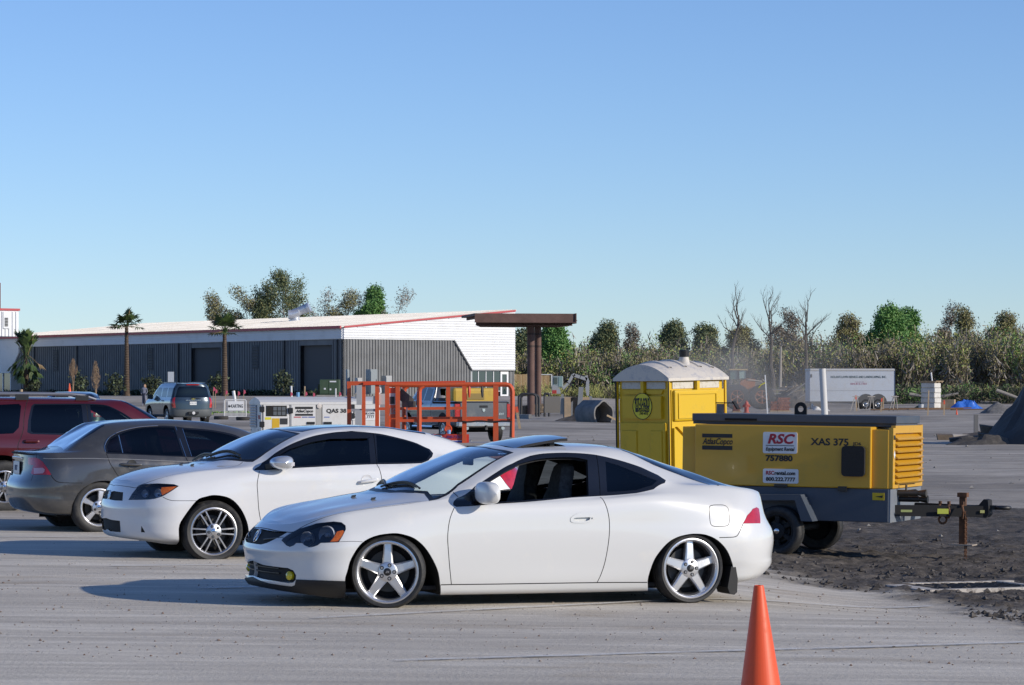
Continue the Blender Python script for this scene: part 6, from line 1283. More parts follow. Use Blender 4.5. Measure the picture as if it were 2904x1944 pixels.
 def pt(sx,sy,lift=0):return Vector((-.03+(Lx+.06)*sx,-.03+(Ly+.06)*sy,H+.03+(zr-.03)*prof(sy)*(.80+.20*prof(sx))+lift))
 for i in range(N):rows.append([pt(i/(N-1),k/16)for k in range(17)])
 b=MB(); b.grid(rows); e0=[r_[0]for r_ in rows]+rows[-1][1:]+[r_[-1]for r_ in rows[::-1]][1:]+rows[0][::-1][1:-1]; b.grid([e0,[Vector((p_.x,p_.y,H-.012))for p_ in e0]][::-1],closed=True); ro=b.build('roof',rf,T)
 for sx in(.20,.45,.70,.90):
  b=MB(); rws=[]
  for k in range(3,15):
   rws.append([pt(sx-.035,k/16,-.004),pt(sx-.02,k/16,.022),pt(sx+.02,k/16,.022),pt(sx+.035,k/16,-.004)])
  b.grid(rws[::-1],smooth=False); b.build('roof_rib',rf,ro)
 v=XP(M,1940,1030,1,.35); b=MB(); vz=pt((v.x+.06)/(Lx+.12),.35).z; b.lathe([(.085,-.06),(.085,.0),(.07,.08),(0,.08)],18,M=Matrix.Translation((v.x,.35,vz))); b.build('vent_collar',rf,T); b=MB(); b.lathe([(.075,.08),(.08,.185),(0,.19)],18,M=Matrix.Translation((v.x,.35,vz))); b.build('vent_pipe',black_trim,T)
 return T
toilet()
def traffic_cone(name,p,s,label,lean=(0,0),bands=False,group=None,tear=False):
 T=thing(name,label,'traffic cone',loc=p,group=group); T.rotation_euler=(lean[0],lean[1],.4)
 o=mat('cone_orange',(.72,.085,.022),.48,spec=.4,dirt=(6,(.52,.09,.035),.55,.85))
 n=40 if s>.6 else 18
 b=MB(); b.lathe([(.185*s,.035*s),(.178*s,.05*s),(.168*s,.09*s),(.034*s,.985*s),(.030*s,1.0*s),(.024*s,1.0*s),(.024*s,.96*s)],n); c=b.build('cone_body',o,T)
 b=MB(); b.prism(rrect(-.25*s,.25*s,-.25*s,.25*s,.05*s),0,.035*s,lambda a,d,h:Vector((a,d,h))); b.build('base',mat('cone_base',(.05,.045,.04),.8)if s>.6 else o,T,fix=True)
 if bands:
  wb_=mat('cone_white',(.75,.75,.72),.4)
  for z0,z1 in((.30,.45),(.60,.74)):b=MB(); r=lambda z:(.150-(.116)*(z-.10)/.885+.004)*s; b.lathe([(r(z0),z0*s),(r(z1),z1*s)],18); b.build('white_band',wb_,T)
 if tear:
  b=MB(); rr=lambda z:(.150-.116*(z-.10)/.885+.0012)*s
  for k in range(5):a=-2.2+k*.13; z0=.86+.015*(k%2); b.add([(rr(z0)*math.cos(a),rr(z0)*math.sin(a),z0*s),(rr(z0)*math.cos(a+.10),rr(z0)*math.sin(a+.10),z0*s),(rr(z0+.045)*math.cos(a+.11),rr(z0+.045)*math.sin(a+.11),(z0+.045)*s),(rr(z0+.03)*math.cos(a),rr(z0+.03)*math.sin(a),(z0+.03)*s)],[(0,1,2,3)])
  b.build('scuff_mark',mat('scuff',(.22,.05,.03),.7),T)
 return T
Yc=14.6; pc=at(2166,1660,Yc); gzc=float(gz(pc.x,Yc)); hc=pc.z-gzc
traffic_cone('traffic_cone',(pc.x-.01,Yc,gzc),hc,'tall orange traffic cone in front, cut by the bottom edge of the picture',lean=(0,-.022),tear=True)
def generator():
 Y0=58.; p=at(740,1200,Y0); zg=float(gz(p.x,Y0)); M=Matrix.Translation((p.x,Y0,zg))@Matrix.Rotation(math.radians(17),4,'Z')
 T=thing('generator','white diesel generator with control panel behind the second coupe and the orange lift','generator',M=M)
 wm=mat('generator_white',(.62,.61,.59),.45,dirt=(3,(.48,.45,.40),.5,.82)); S=lambda u,v,y=0.:XP(M,u,v,1,y)
 L=S(1078,1180).x; zt=S(800,1141).z; D=.98; z0=.42
 b=MB(); b.box(0,L,0,D,z0,zt,ch=.015); b.build('enclosure',wm,T)
 rows=[[Vector((x,y,zt+h))for y,h in((-.02,0),(.12,.045),(D/2,.10),(D-.12,.045),(D+.02,0))]for x in(-.02,L+.02)]; b=MB(); b.grid(rows,smooth=False)
 b.add([(-.02,-.02,zt-.05),(L+.02,-.02,zt-.05),(L+.02,-.02,zt),(-.02,-.02,zt)],[(0,1,2,3)]); b.add(rows[0]+[Vector((-.02,D+.02,zt-.05)),Vector((-.02,-.02,zt-.05))],[(0,1,2,3,4,5,6)]); b.build('canopy',wm,T,fix=True)
 def panel(u0,u1,v0,v1,m,nm,pr=.012,par=None):
  a,c=S(u0,v1),S(u1,v0); b=MB(); b.box(a.x,c.x,-pr,-.0005,max(a.z,z0+.02),c.z); return b.build(nm,m,par or T)
 d1=panel(747,818,1146,1300,wm,'control_door'); d2=panel(826,895,1143,1300,wm,'service_door'); d3=panel(914,990,1141,1300,wm,'service_door'); panel(1000,1070,1139,1300,wm,'service_door')
 panel(896,912,1143,1300,mat('recess_grey',(.35,.34,.32),.6),'centre_post',.006)
 for u in(745,822,896,913,995):panel(u-.8,u+.8,1142,1300,gap_dark,'panel_joint',.004)
 w=panel(754,813,1151,1181,mat('panel_window',(.025,.027,.03),.08,coat=1),'control_window',.018,d1)
 for i in range(3):
  for k in range(2):panel(774.5+i*12.2,784.5+i*12.2,1154.5+k*13,1165+k*13,mat('gauge_face',(.10,.11,.12),.3),'gauge',.022,w)
 panel(751,769,1184,1191,mat('decal_bright',(.62,.55,.02),.5),'caution_sticker',.015,d1); panel(771,792,1187,1230,mat('decal_amber',(.56,.34,.01),.5),'instruction_sticker',.016,d1); panel(794,815,1187,1204,mat('socket_black',(.02,.022,.024),.5),'socket_panel',.02,d1)
 for v0,v1 in((1154,1161),(1174,1180)):panel(836.5,887,v0,v1,ink,'decal_bar',.015,d2)
 a,c=S(838,1171),S(888,1162.5); text('panel_text','AtlasCopco',(c.z-a.z)*1.3,ink,d2,((a.x+c.x)/2,-.014,(a.z+c.z)/2),(1,0,0),(0,0,1),bold=.003,shear=.3,width=c.x-a.x)
 a,c=S(925,1172.5),S(982,1160); text('panel_text','QAS 38',(c.z-a.z)*1.25,ink,d3,((a.x+c.x)/2,-.014,(a.z+c.z)/2),(1,0,0),(0,0,1),bold=.004,width=c.x-a.x)
 for u0,u1,cc in((833,853,(.45,.12,.14)),(856,872,(.16,.18,.36)),(874,893,(.12,.16,.36)),(919,934,(.2,.24,.42))):panel(u0,u1,1182,1185.5,mat('label_%d'%u0,cc,.5),'warning_label',.015,d2 if u0<900 else d3)
 a,c=S(1032,1189),S(1066,1167); s=sign_board(T,'phone_sign',(a.x-.25,a.z-.02),(c.x,c.z+.02),-.013,sign_white); text('sign_text','RSCrental.com',.085,ink,s,((a.x+c.x)/2-.13,-.023,a.z+(c.z-a.z)*.76),(1,0,0),(0,0,1),width=(c.x-a.x)*1.75,bold=.001); text('sign_text','800.222.7777',.085,ink,s,((a.x+c.x)/2-.13,-.023,a.z+(c.z-a.z)*.26),(1,0,0),(0,0,1),width=(c.x-a.x)*1.75,bold=.001)
 for u,v in((742,1161),(823,1165),(742,1204),(998,1155),(998,1180)):
  a=S(u,v); b=MB(); b.box(a.x-.05,a.x+.05,-.05,-.001,a.z-.055,a.z+.055,ch=.012); b.build('hinge',black_trim,T)
 for u0,u1 in((870,892),(918,940)):panel(u0,u1,1197,1204,black_trim,'door_latch',.03)
 a=S(905,1152); b=MB(); b.lathe([(0,.03),(.05,.025),(.05,0)],16,M=Matrix.Translation((a.x,-.005,a.z))@Matrix.Rotation(math.radians(90),4,'X')); b.build('lamp_boss',mat('boss',(.6,.55,.5),.4),T)
 lm=mat('louvre_blue',(.20,.24,.30),.5)
 b=MB(); b.box(-.012,-.001,.36,.94,zt-.50,zt-.06); lv=b.build('louvre_panel',lm,T)
 for k in range(8):b=MB(); z=zt-.10-k*.052; b.obox((-.02,.65,z),(.012,0,-.014),(0,.28,0),(.003,0,.004)); b.build('louvre_blade',wm,lv)
 text('end_text','RSC',.10,red_ink,T,(-.003,.14,zt-.30),(0,-1,0),(0,0,1),bold=.004); b=MB(); b.box(-.004,-.001,.35,.80,zt-.82,zt-.76); b.box(-.004,-.001,.35,.80,zt-1.02,zt-.97); b.build('end_decal',mat('decal_dim',(.10,.10,.11),.5),T); text('end_text','AtlasCopco',.13,mat('decal_dim',(.1,.1,.11),.5),T,(-.003,.57,zt-.90),(0,-1,0),(0,0,1),width=.44)
 for y,z in((.25,zt-.55),(.60,zt-.62),(.90,zt-.55),(.22,zt-.9),(.92,zt-.9),(.2,zt-.72)):b=MB(); b.lathe([(0,.006),(.014,.004),(.016,0)],8,M=Matrix.Translation((-.001,y,z))@Matrix.Rotation(math.radians(-90),4,'Y')); b.build('rivet',ink,T)
 b=MB(); b.box(.1,L+.3,.1,D-.1,.30,z0); b.bar((L*.9,D/2,.36),(L+.9,D/2,.34),.08); b.build('chassis',matte_black,T); b=MB(); b.bar((L+.85,D/2,0.01),(L+.85,D/2,.5),.06); b.build('jockey_leg',matte_black,T)
 for y,sd in((-.05,-1),(D+.05,1)):wheel(T,L*.55,y,.28,.28,.18,.18,'truck',side=sd,rim_m=matte_black,detail=False)
 b=MB(); b.lathe([(.05,0),(.05,.10),(.08,.12),(.03,.16),(0,.17)],12,M=Matrix.Translation((L*.84,.3,zt+.04))); b.build('rain_cap',mat('cap_beige',(.5,.42,.33),.5),T)
 return T
generator()
def lift():
 Yf,Yb=48.,51.7
 T=thing('lift_basket','orange steel lift platform with guard rails and toolboards behind the second coupe','lift platform',loc=(0,0,0))
 og=mat('lift_orange',(.60,.090,.022),.5,dirt=(9,(.34,.11,.06),.50,.78)); og2=mat('lift_orange_new',(.66,.070,.018),.42)
 P=lambda u,v,Y:at(u,v,Y)
 def rail(pts,r,m,nm='rail'):b=MB(); b.tube(pts,r,8); return b.build(nm,m,T)
 def post(u,v0,v1,Y,r,m):b=MB(); a,c=P(u,v0,Y),P(u,v1,Y); b.box(a.x-r,a.x+r,Y-r,Y+r,c.z,a.z); return b.build('post',m,T)
 b=MB(); b.bar(P(984,1088,Yb),P(1092,1087.5,Yb),.06,.07); b.build('rail',og,T); b=MB(); b.bar(P(1030,1088.6,Yb-.04),P(1320,1084.5,Yb-.04),.05,.05); b.build('rail',og2,T)
 for u in(990,1031,1069.5,1145.6,1271,):post(u,1091,1262,Yb,.034,og if u<1100 else og)
 for a,c,v in((990,1069,1164),(1069,1318,1160)):b=MB(); b.bar(P(a,v,Yb),P(c,v-(2 if a>1000 else 0),Yb),.04,.05); b.build('mid_rail',og if a>1000 else mat('rail_grey2',(.30,.30,.32),.6),T)
 b=MB(); b.box(P(1012,0,Yb).x,P(1027,0,Yb).x,Yb-.12,Yb-.06,P(0,1148,Yb).z,P(0,1093,Yb).z); b.build('tool_board',mat('board_grey',(.40,.40,.40),.6),T)
 b=MB(); b.box(P(1008,0,Yb).x,P(1027,0,Yb).x,Yb-.12,Yb-.06,P(0,1215,Yb).z,P(0,1164,Yb).z); b.build('tool_board',MATS['board_grey'],T)
 b=MB(); b.box(P(1056,0,Yb).x,P(1064,0,Yb).x,Yb-.02,Yb+.06,P(0,1146,Yb).z,P(0,1124,Yb).z); b.box(P(1070,0,Yb).x,P(1095,0,Yb).x,Yb+.02,Yb+.30,P(0,1148,Yb).z,P(0,1117,Yb).z); b.build('junction_box',mat('box_pale',(.52,.50,.47),.6),T)
 rail([P(1069,1098,Yb),P(1078,1100,Yb),P(1079,1113,Yb),P(1072,1118,Yb)],.02,sign_white,'grab_loop')
 rr=[P(1094,1091.5,Yf),P(1200,1093,Yf),P(1330,1091,Yf),P(1436,1091,Yf),P(1445,1094,Yf),P(1451,1102,Yf),P(1453,1112,Yf),P(1453,1150,Yf),P(1452,1258,Yf)]; rail(rr,.038,og)
 post(1098,1094,1262,Yf,.035,og); post(1128,1097,1262,Yf,.035,og); rail([P(1145.6,1262,Yf+.5),P(1145.6,1112,Yf+.5),P(1148,1102,Yf+.5),P(1156,1096,Yf+.5)],.036,og,'post'); rail([P(1189,1262,Yf),P(1189,1112,Yf),P(1192,1101,Yf),P(1202,1095,Yf)],.038,og,'post')
 post(1317,1096,1257,Yf,.036,og); post(1406,1094,1260,Yf,.042,og)
 for v,m in((1186,og),(1192.5,og)):b=MB(); b.bar(P(1098,v+1,Yf+(.02 if v>1190 else .4)),P(1452 if v>1190 else 1404,v,Yf+(.02 if v>1190 else .4)),.045,.045); b.build('mid_rail',m,T)
 b=MB(); b.tube([P(1310+i*14,1196+1.5*math.sin(i*1.3),Yf-.05)for i in range(11)]+[P(1449,1205,Yf-.06),P(1447,1240,Yf-.06)],.014,6); b.build('cable',black_rubber,T)
 for u,v in((1331,1110),(1368,1112)):b=MB(); b.tube([P(u,1094,Yf),P(u-.5,1110,Yf-.02),P(u,1128,Yf-.02)],[.018,.026,.012],8); b.build('hanging_handle',og2 if u<1340 else brake_steel,T)
 for v0,v1,m in((1100,1116,og2),(1116,1149,mat('notice_grey',(.50,.50,.50),.5)),(1149,1186,mat('panel_orange_dull',(.50,.10,.04),.6)),(1193,1225,og)):
  b=MB(); a,c=P(1101.5,v1,Yf+.03),P(1124.5,v0,Yf+.03); b.box(a.x,c.x,Yf,Yf+.05,a.z,c.z); o=b.build('control_panel',m,T)
  if v0==1116:b=MB(); b.obox(((a.x+c.x)/2,Yf-.004,(a.z+c.z)/2-.02),(.035,0,0),(0,.003,0),(0,0,.06)); b.build('pictogram',ink,o)
  if v0==1149:text('maker_mark','JLG',.13,mat('mark_grey',(.28,.26,.26),.6),o,((a.x+c.x)/2,Yf-.001,(a.z+c.z)/2),(1,0,0),(0,0,1),bold=.004,shear=.2,width=.11)
 b=MB(); b.obox(P(1150,1130,Yf+.25),Vector((.10,0,-.09)),Vector((0,.14,0)),Vector((.06,0,.10))*.7); b.obox(P(1160,1147,Yf+.2),Vector((.11,0,0)),Vector((0,.12,0)),Vector((0,0,.05))); b.build('control_box',mat('control_box',(.07,.065,.06),.7,dirt=(12,(.20,.17,.14),.45,.7)),T)
 rail([P(1154,1155,Yf+.1),P(1153,1172,Yf+.1),P(1155,1190,Yf+.1)],.012,MATS['box_pale'],'cable')
 zf=P(0,1258,Yf).z; xa,xb=P(1094,0,Yf).x,P(1456,0,Yf).x
 b=MB(); b.box(xa,P(1330,0,Yf).x,Yf,Yf+.04,P(0,1256,Yf).z,P(0,1232,Yf).z); k=b.build('kick_plate',mat('kick_red',(.52,.045,.02),.45,dirt=(7,(.36,.07,.05),.5,.8)),T)
 b=MB(); b.box(xa,P(1318,0,Yf).x,Yf-.004,Yf-.001,P(0,1255,Yf).z,P(0,1251,Yf).z); b.build('blue_stripe',mat('stripe_blue',(.05,.05,.30),.5),k); b=MB(); b.box(xa,P(1318,0,Yf).x,Yf-.005,Yf-.001,P(0,1250.8,Yf).z,P(0,1249.6,Yf).z); b.build('white_stripe',sign_white,k)
 a,c=P(1170,1249,Yf),P(1254,1234.5,Yf); s=sign_board(k,'hire_sign',(a.x,a.z),(c.x,c.z),Yf-.006,sign_white,.006,.03); text('hire_text','& RENTS',.075,ink,s,(P(1231,0,Yf).x-.04,Yf-.013,(a.z+c.z)/2),(1,0,0),(0,0,1),bold=.002,shear=.25,width=P(1249,0,Yf).x-P(1201,0,Yf).x)
 text('hire_number','1-800-736-8',.07,mat('number_blue',(.10,.04,.22),.5),k,(P(1286,0,Yf).x,Yf-.006,(a.z+c.z)/2+.01),(1,0,0),(0,0,1),width=P(1310,0,Yf).x-P(1258,0,Yf).x)
 b=MB(); b.box(P(990,0,Yb).x,P(1330,0,Yf).x,Yf+.05,Yb,zf-.05,zf); b.build('platform_floor',mat('deck_grey',(.22,.21,.20),.8),T)
 b=MB(); b.tube([P(1271,1228,Yf-.05)+Vector((.05*math.cos(t),0,.06+.06*math.sin(t)))for t in np.linspace(0,6.28,14,endpoint=False)],.014,6,closed=True); b.build('tie_ring',og2,T)
 b=MB(); b.cyl(P(1273,1231,Yf-.10),P(1273,1220,Yf-.10),.03,10); tag(b.build('water_bottle',mat('bottle_blue',(.20,.36,.62),.2)),'small blue plastic bottle standing on the kick plate of the orange lift','bottle')
 b=MB(); b.box(P(1240,0,Yf).x,P(1470,0,Yf).x,Yf-.2,Yf+1.4,P(0,1264,Yf).z,P(0,1256.8,Yf).z); b.build('base_deck',mat('deck_galv',(.34,.33,.32),.7,dirt=(5,(.22,.2,.18),.5,.75)),T)
 b=MB(); b.box(P(1434,0,Yf).x,P(1458,0,Yf).x,Yf-.3,Yf+.1,P(0,1256.5,Yf).z,P(0,1241,Yf).z); b.build('step_block',mat('block_grey',(.30,.30,.29),.85,noise=(20,(.2,.2,.2),.4,.6)),T)
 b=MB(); b.box(P(1240,0,Yf).x,P(1470,0,Yf).x,Yf-.1,Yf+1.3,P(0,1300,Yf).z,P(0,1264.2,Yf).z); b.build('base_beam',mat('beam_rust',(.36,.09,.04),.8,dirt=(6,(.28,.20,.15),.42,.65)),T)
 z0=float(gz(xa,Yf)); b=MB(); b.box(xa+.2,xb-.2,Yf+.2,Yb-.2,z0+.35,zf-.12); b.build('scissor_housing',mat('housing',(.25,.07,.03),.7),T)
 for x in(xa+.35,xb-.35):
  for y,sd in((Yf+.25,-1),(Yb-.25,1)):wheel(T,x,y,z0+.32,.32,.2,.2,'truck',side=sd,rim_m=og,detail=False)
 b=MB()
 for i in range(26):c=P(1456,1196,Yf)-Vector((0,0,i*.032)); b.tube([c+Vector((.013*math.cos(t)*(1 if i%2 else .3),.013*math.cos(t)*(.3 if i%2 else 1),.02*math.sin(t)))for t in np.linspace(0,6.28,6,endpoint=False)],.005,3,closed=True)
 b.build('chain',rustm(),T,kind='stuff'); return T
def rustm():return mat('rusty_steel',(.10,.052,.030),.85,.2,noise=(14,(.19,.085,.04),.4,.65))
lift()
def grate():
 p=gnd(2745,1668); Rz=Matrix.Rotation(.35,4,'Z'); z=float(gz(p.x,p.y))+.03
 T=thing('drain_grate','iron drain grate in a pale concrete collar in the dark soil','drain',M=Matrix.Translation((p.x,p.y,z))@Rz)
 c=mat('collar_concrete',(.50,.46,.41),.9,dirt=(9,(.12,.10,.09),.48,.62)); f=MB(); f.box(-.68,.68,-.50,-.42,-.15,.0); f.box(-.75,.75,.42,.50,-.15,.0); f.box(-.75,-.55,-.42,.42,-.15,.0); f.box(.55,.62,-.42,.42,-.15,.0); f.build('concrete_collar',c,T)
 g=mat('grate_iron',(.035,.032,.03),.7,.5)
 for i in range(12):b=MB(); x=-.52+i*.0945; b.box(x-.018,x+.018,-.42,.42,-.05,-.008); b.build('grate_bar',g,T)
 for y in(-.2,0.,.2):b=MB(); b.box(-.55,.55,y-.015,y+.015,-.06,-.02); b.build('cross_bar',g,T)
 b=MB(); b.box(-.55,.55,-.42,.42,-.16,-.14); b.build('drain_pit',void_black,T)
grate()
# things further back on the site
def SC_(Y):return FPX/Y
def simple(name,label,cat,m,fn,group=None,p=None):
 b=MB(); fn(b); return tag(b.build(name,m),label,cat,group)
def rough_mound(name,label,cat,c,rx,ry,h,m,seed,jag=.35,n=26,kind=None,flat=1.0):
 b=MB(); rows=[]
 for i in range(n//2+1):
  t=i/(n//2); row=[]
  for k in range(n):
   a=2*math.pi*k/n; x,y=t*math.cos(a),t*math.sin(a)
   q=float(fbm(np.array([x*2.2+seed]),np.array([y*2.2+seed*1.7]),4,seed)[0]); z=max(0,(1-t**flat)*(1+jag*2*q)+jag*.5*q*(1-t)); X,Y=c.x+rx*x*(1+.25*q),c.y+ry*y*(1+.25*q)
   row.append(Vector((X,Y,float(gz(X,Y))-.05+h*z)))
  rows.append(row)
 b.grid(rows[::-1],smooth=False,closed=True); o=b.build(name,m)
 return tag(o,label,cat,kind=kind)
def stick(b,u0,v0,u1,v1,Y,r):b.bar(at(u0,v0,Y),at(u1,v1,Y),r*2)
wood=mat('raw_wood',(.44,.33,.21),.8,noise=(5,(.34,.24,.14),.4,.65)); wood_dk=mat('old_wood',(.16,.12,.085),.85,noise=(4,(.09,.07,.05),.4,.65)); conc=mat('concrete',(.36,.34,.31),.9,noise=(2,(.27,.26,.24),.4,.7))
soil_dk=mat('pile_soil',(.055,.048,.042),.95,noise=(1.2,(.13,.115,.10),.48,.68)); pvc=mat('pvc_white',(.70,.70,.69),.4); orange_paint=mat('flag_orange',(.70,.10,.04),.6); pink=mat('flag_pink',(.62,.10,.16),.6)
def recolour(root,old,new):
 for o in[root]+list(root.children_recursive):
  for s in o.material_slots:
   if s.material==old:s.link='OBJECT'; s.material=new
def extra_cars():
 src=[o for o in SC.objects if o.name.startswith('parked_car')and 'saloon' in o.get('label','')][0]; old=MATS['grey_metallic']
 for lab,Mx,sc,col,nm in(('dark blue car whose roof alone shows above the red SUV',place_M(208,1180,96,98,1.0,0,None),1.24,(.018,.024,.040),'darkblue_paint'),('pale green car seen through the front window of the red SUV',place_M(246,1190,114,97,-.5,0,None),1.0,(.30,.42,.36),'palegreen_paint')):
  c=copy_tree(src); c.matrix_world=Mx@Matrix.Scale(sc,4); del c['group']; c['label']=lab; recolour(c,old,mat(nm,col,.3,.3,coat=1))
extra_cars()
p=gnd(323.5,1190); traffic_cone('traffic_cone',p,.72,'orange traffic cone seen through the front window of the red SUV')
p=atY(197,222); traffic_cone('traffic_cone',p,1.08,'orange and white banded cone before the workshop wall, above the red SUV roof',bands=True)
simple('fence_post','thin dark post beside the cone seen through the window of the red SUV','post',wood_dk,lambda b:b.bar(gnd(286,1200),gnd(286,1200)+Vector((0,0,.75)),.06))
simple('timber_post','stubby brown timber post rising behind the left end of the roof rail','post',wood,lambda b:b.cyl(atY(60,100),at(60,1105,100),.055,12))
def palm(u,v_top,v_cr,Y,label,tied,seed,tilt=0):
 r=random.Random(seed); base=atY(u,Y); s=SC_(Y); hz=lambda v:CH-(v-V0)/s; zc,zt=hz(v_cr),hz(v_top)
 T=thing('palm_tree',label,'palm tree',loc=base,group='palms planted before the workshop'); h=zc-base.z; b=MB()
 pr=[(.30,0),(.24,h*.06)]; k=26
 for i in range(k):z=h*(.06+.94*i/k); rad=.23-.11*i/k; pr+=[(rad+.035,z+.02),(rad,z+h/k*.8)]
 b.lathe(pr+[(.14,h)],12); b.build('trunk',mat('palm_trunk',(.075,.052,.036),.9,noise=(6,(.15,.10,.062),.5,.7)),T)
 fr=[mat('palm_green',(.045,.085,.022),.55,noise=(3,(.085,.12,.035),.4,.65)),mat('palm_dry',(.24,.17,.085),.8)]
 R=(zt-zc)
 for i in range(96 if tied else 26):
  f=MB(); a=r.random()*6.28; el=(r.uniform(1.0,1.5)if r.random()<.6 else r.uniform(-1.2,-.6))if tied else r.uniform(-.10,1.45); ln=R*r.uniform(.40,.70 if tied else .72); d=Vector((math.cos(a)*math.cos(el),math.sin(a)*math.cos(el),math.sin(el)))
  p0=Vector((0,0,h-(.0 if not tied else r.random()*R*.35))); p1=p0+d*ln; f.tube([p0,p0+d*ln*.5+Vector((0,0,.08)),p1],[.035,.025,.02],4)
  q=d.cross(Vector((0,0,1))).normalized(); up=q.cross(d); m=11
  for k in range(m):
   t=(k/(m-1)-.5)*(1.0 if tied else 2.9); dd=(d*math.cos(t)+q*math.sin(t)).normalized(); L=R*(.48 if not tied else .34)*r.uniform(.8,1.15); tip=p1+dd*L+Vector((0,0,-L*.28*abs(math.sin(t))-.05)); w_=dd.cross(up)*.065
   f.add([p1,p1+dd*L*.5+w_+up*.03,tip,p1+dd*L*.5-w_+up*.03],[(0,1,2,3)])
  f.build('frond',fr[0]if r.random()<(.84 if not tied else .97)else fr[1],T)
palm(74,922,1000,262,'palm tree with fronds tied into a bushy bundle, at the left end of the workshop',True,3)
palm(359,876,928,243,'slim palm tree with one frond drooping left, before the middle of the workshop',False,9)
palm(637,884,944,229,'palm tree with upright green fan leaves next to the roller door',False,5)
def bundle(u,v0,v1,Y,label):
 T=thing('dried_shrub',label,'shrub',loc=atY(u,Y),group='dried tied shrubs'); s=SC_(Y); h=(v1-v0)/s; z0=max(0,CH-(v1-V0)/s-float(gz(T.location.x,Y))); r=random.Random(u); b=MB(); m=mat('dry_stalk',(.25,.16,.10),.9,noise=(4,(.34,.25,.16),.4,.65))
 for i in range(4):b.tube([(r.uniform(-.1,.1),r.uniform(-.1,.1),0),(r.uniform(-.12,.12),0,z0+h*.3),(r.uniform(-.2,.2),0,z0+h*.55)],.025,5)
 b.build('stem',m,T); b=MB()
 for i in range(420):
  t=r.random()**.8; w_=.30*math.sin(math.pi*min(1,t*.9+.12))+.05; a=r.random()*6.28; x,y,z=w_*r.random()*math.cos(a),w_*r.random()*math.sin(a),z0+h*(.22+.78*t); L=r.uniform(.12,.38); dx,dy=r.uniform(-.25,.25)*L,r.uniform(-.25,.25)*L
  b.add([(x,y,z),(x+dx+.015,y+dy,z+L*.6),(x+dx*1.4,y+dy,z+L),(x+dx-.015,y+dy,z+L*.6)],[(0,1,2,3)])
 b.build('crown',m,T)
bundle(207,1028,1086,224,'dried brown shrub tied in a bundle, the left of two by the banded cone'); bundle(271,1034,1128,218,'dried brown shrub with bare stems showing, the right of two before the workshop')
leafm=[mat('leaf_dark',(.035,.046,.022),.8),mat('leaf_olive',(.25,.235,.095),.8),mat('leaf_yellow',(.34,.35,.11),.8),mat('leaf_green',(.16,.28,.075),.75),mat('twig_brown',(.20,.165,.12),.9),mat('twig_grey',(.30,.27,.235),.9),mat('leaf_fresh',(.12,.26,.065),.7),mat('leaf_deep',(.12,.155,.075),.8),mat('bark_dark',(.095,.082,.07),.9)]
def leaf_cloud(V,F,MI,c,rx,ry,rz,n,size,mi,r,up=.0,shell=.35):
 """small leaf-sized faces spread through an ellipsoid with an uneven outline"""
 k=len(V); d=r.normal(size=(n,3)); d/=np.linalg.norm(d,axis=1,keepdims=True); q=(shell+(1-shell)*r.random(n))**.6; ph=r.random(3)*6
 bump=1+.30*np.sin(d[:,0]*5+ph[0])*np.sin(d[:,2]*6+ph[1])+.18*np.sin(d[:,1]*11+ph[2])
 P=c+d*(q*bump)[:,None]*np.array([rx,ry,rz]); s=size*(.6+.8*r.random(n)); e1=r.normal(size=(n,3)); e1[:,2]+=up*np.sign(r.random(n)-.1); e1/=np.linalg.norm(e1,axis=1,keepdims=True); e2=np.cross(e1,r.normal(size=(n,3))); e2/=np.linalg.norm(e2,axis=1,keepdims=True)
 w_=.5 if up==0 else .10
 T=np.stack([P-e1*s[:,None]*.5-e2*s[:,None]*w_*.5,P+e1*s[:,None]*.6,P-e1*s[:,None]*.3+e2*s[:,None]*w_],1)
 V.extend(map(tuple,T.reshape(-1,3).tolist())); F.extend((k+3*i,k+3*i+1,k+3*i+2)for i in range(n))
 MI.extend(np.where(r.random(n)<.78,mi[0],mi[-1]).tolist())
def cloud_obj(name,V,F,MI,parent=None,ms=leafm):
 me=bpy.data.meshes.new(name); me.from_pydata(V,[],F); me.update(); used=sorted(set(MI)); mp={a:i for i,a in enumerate(used)}
 for a in used:me.materials.append(ms[a])
 me.polygons.foreach_set('material_index',[mp[a]for a in MI]); return link(name,me,None,parent)
def dark_shrub(u,v0,Y,w_,label):
 base=atY(u,Y); s=SC_(Y); h=CH-(v0-V0)/s-base.z; T=thing('shrub',label,'shrub',loc=base,group='dark shrubs along the workshop wall'); V,F,MI=[],[],[]; r=np.random.default_rng(u)
 leaf_cloud(V,F,MI,np.array([0,0,h*.55]),w_,w_,h*.5,420,.22,(0,7),r); cloud_obj('crown',V,F,MI,T); b=MB(); b.tube([(0,0,0),(0,0,h*.5)],.04,5); b.build('trunk',leafm[4],T)
for i,(u,v0,Y,lab)in enumerate(((92,1072,262,'dark shrub by the wall, right of the bundled palm'),(224,1062,248,'dark shrub by the wall between the two dried shrubs'),(327,1064,241,'dark shrub by the wall just left of the slim palm'),(430,1068,236,'dark shrub by the wall under the louvre, left of the white panel'),(618,1062,232,'dark shrub touching the trunk of the palm by the roller door'),(803,1058,231,'dark shrub by the wall between palm and green transformer'))):dark_shrub(u,v0,Y,.75,lab)
V,F,MI=[],[],[]; r=np.random.default_rng(77)
for i in range(60):
 u=20+900*r.random(); Y=282-46*u/960; p=atY(u,Y-2.2); leaf_cloud(V,F,MI,np.array([p.x,p.y,p.z+.2]),.7,.4,.3,60,.22,(0,7),r)
o=cloud_obj('undergrowth',V,F,MI); o['kind']='stuff'
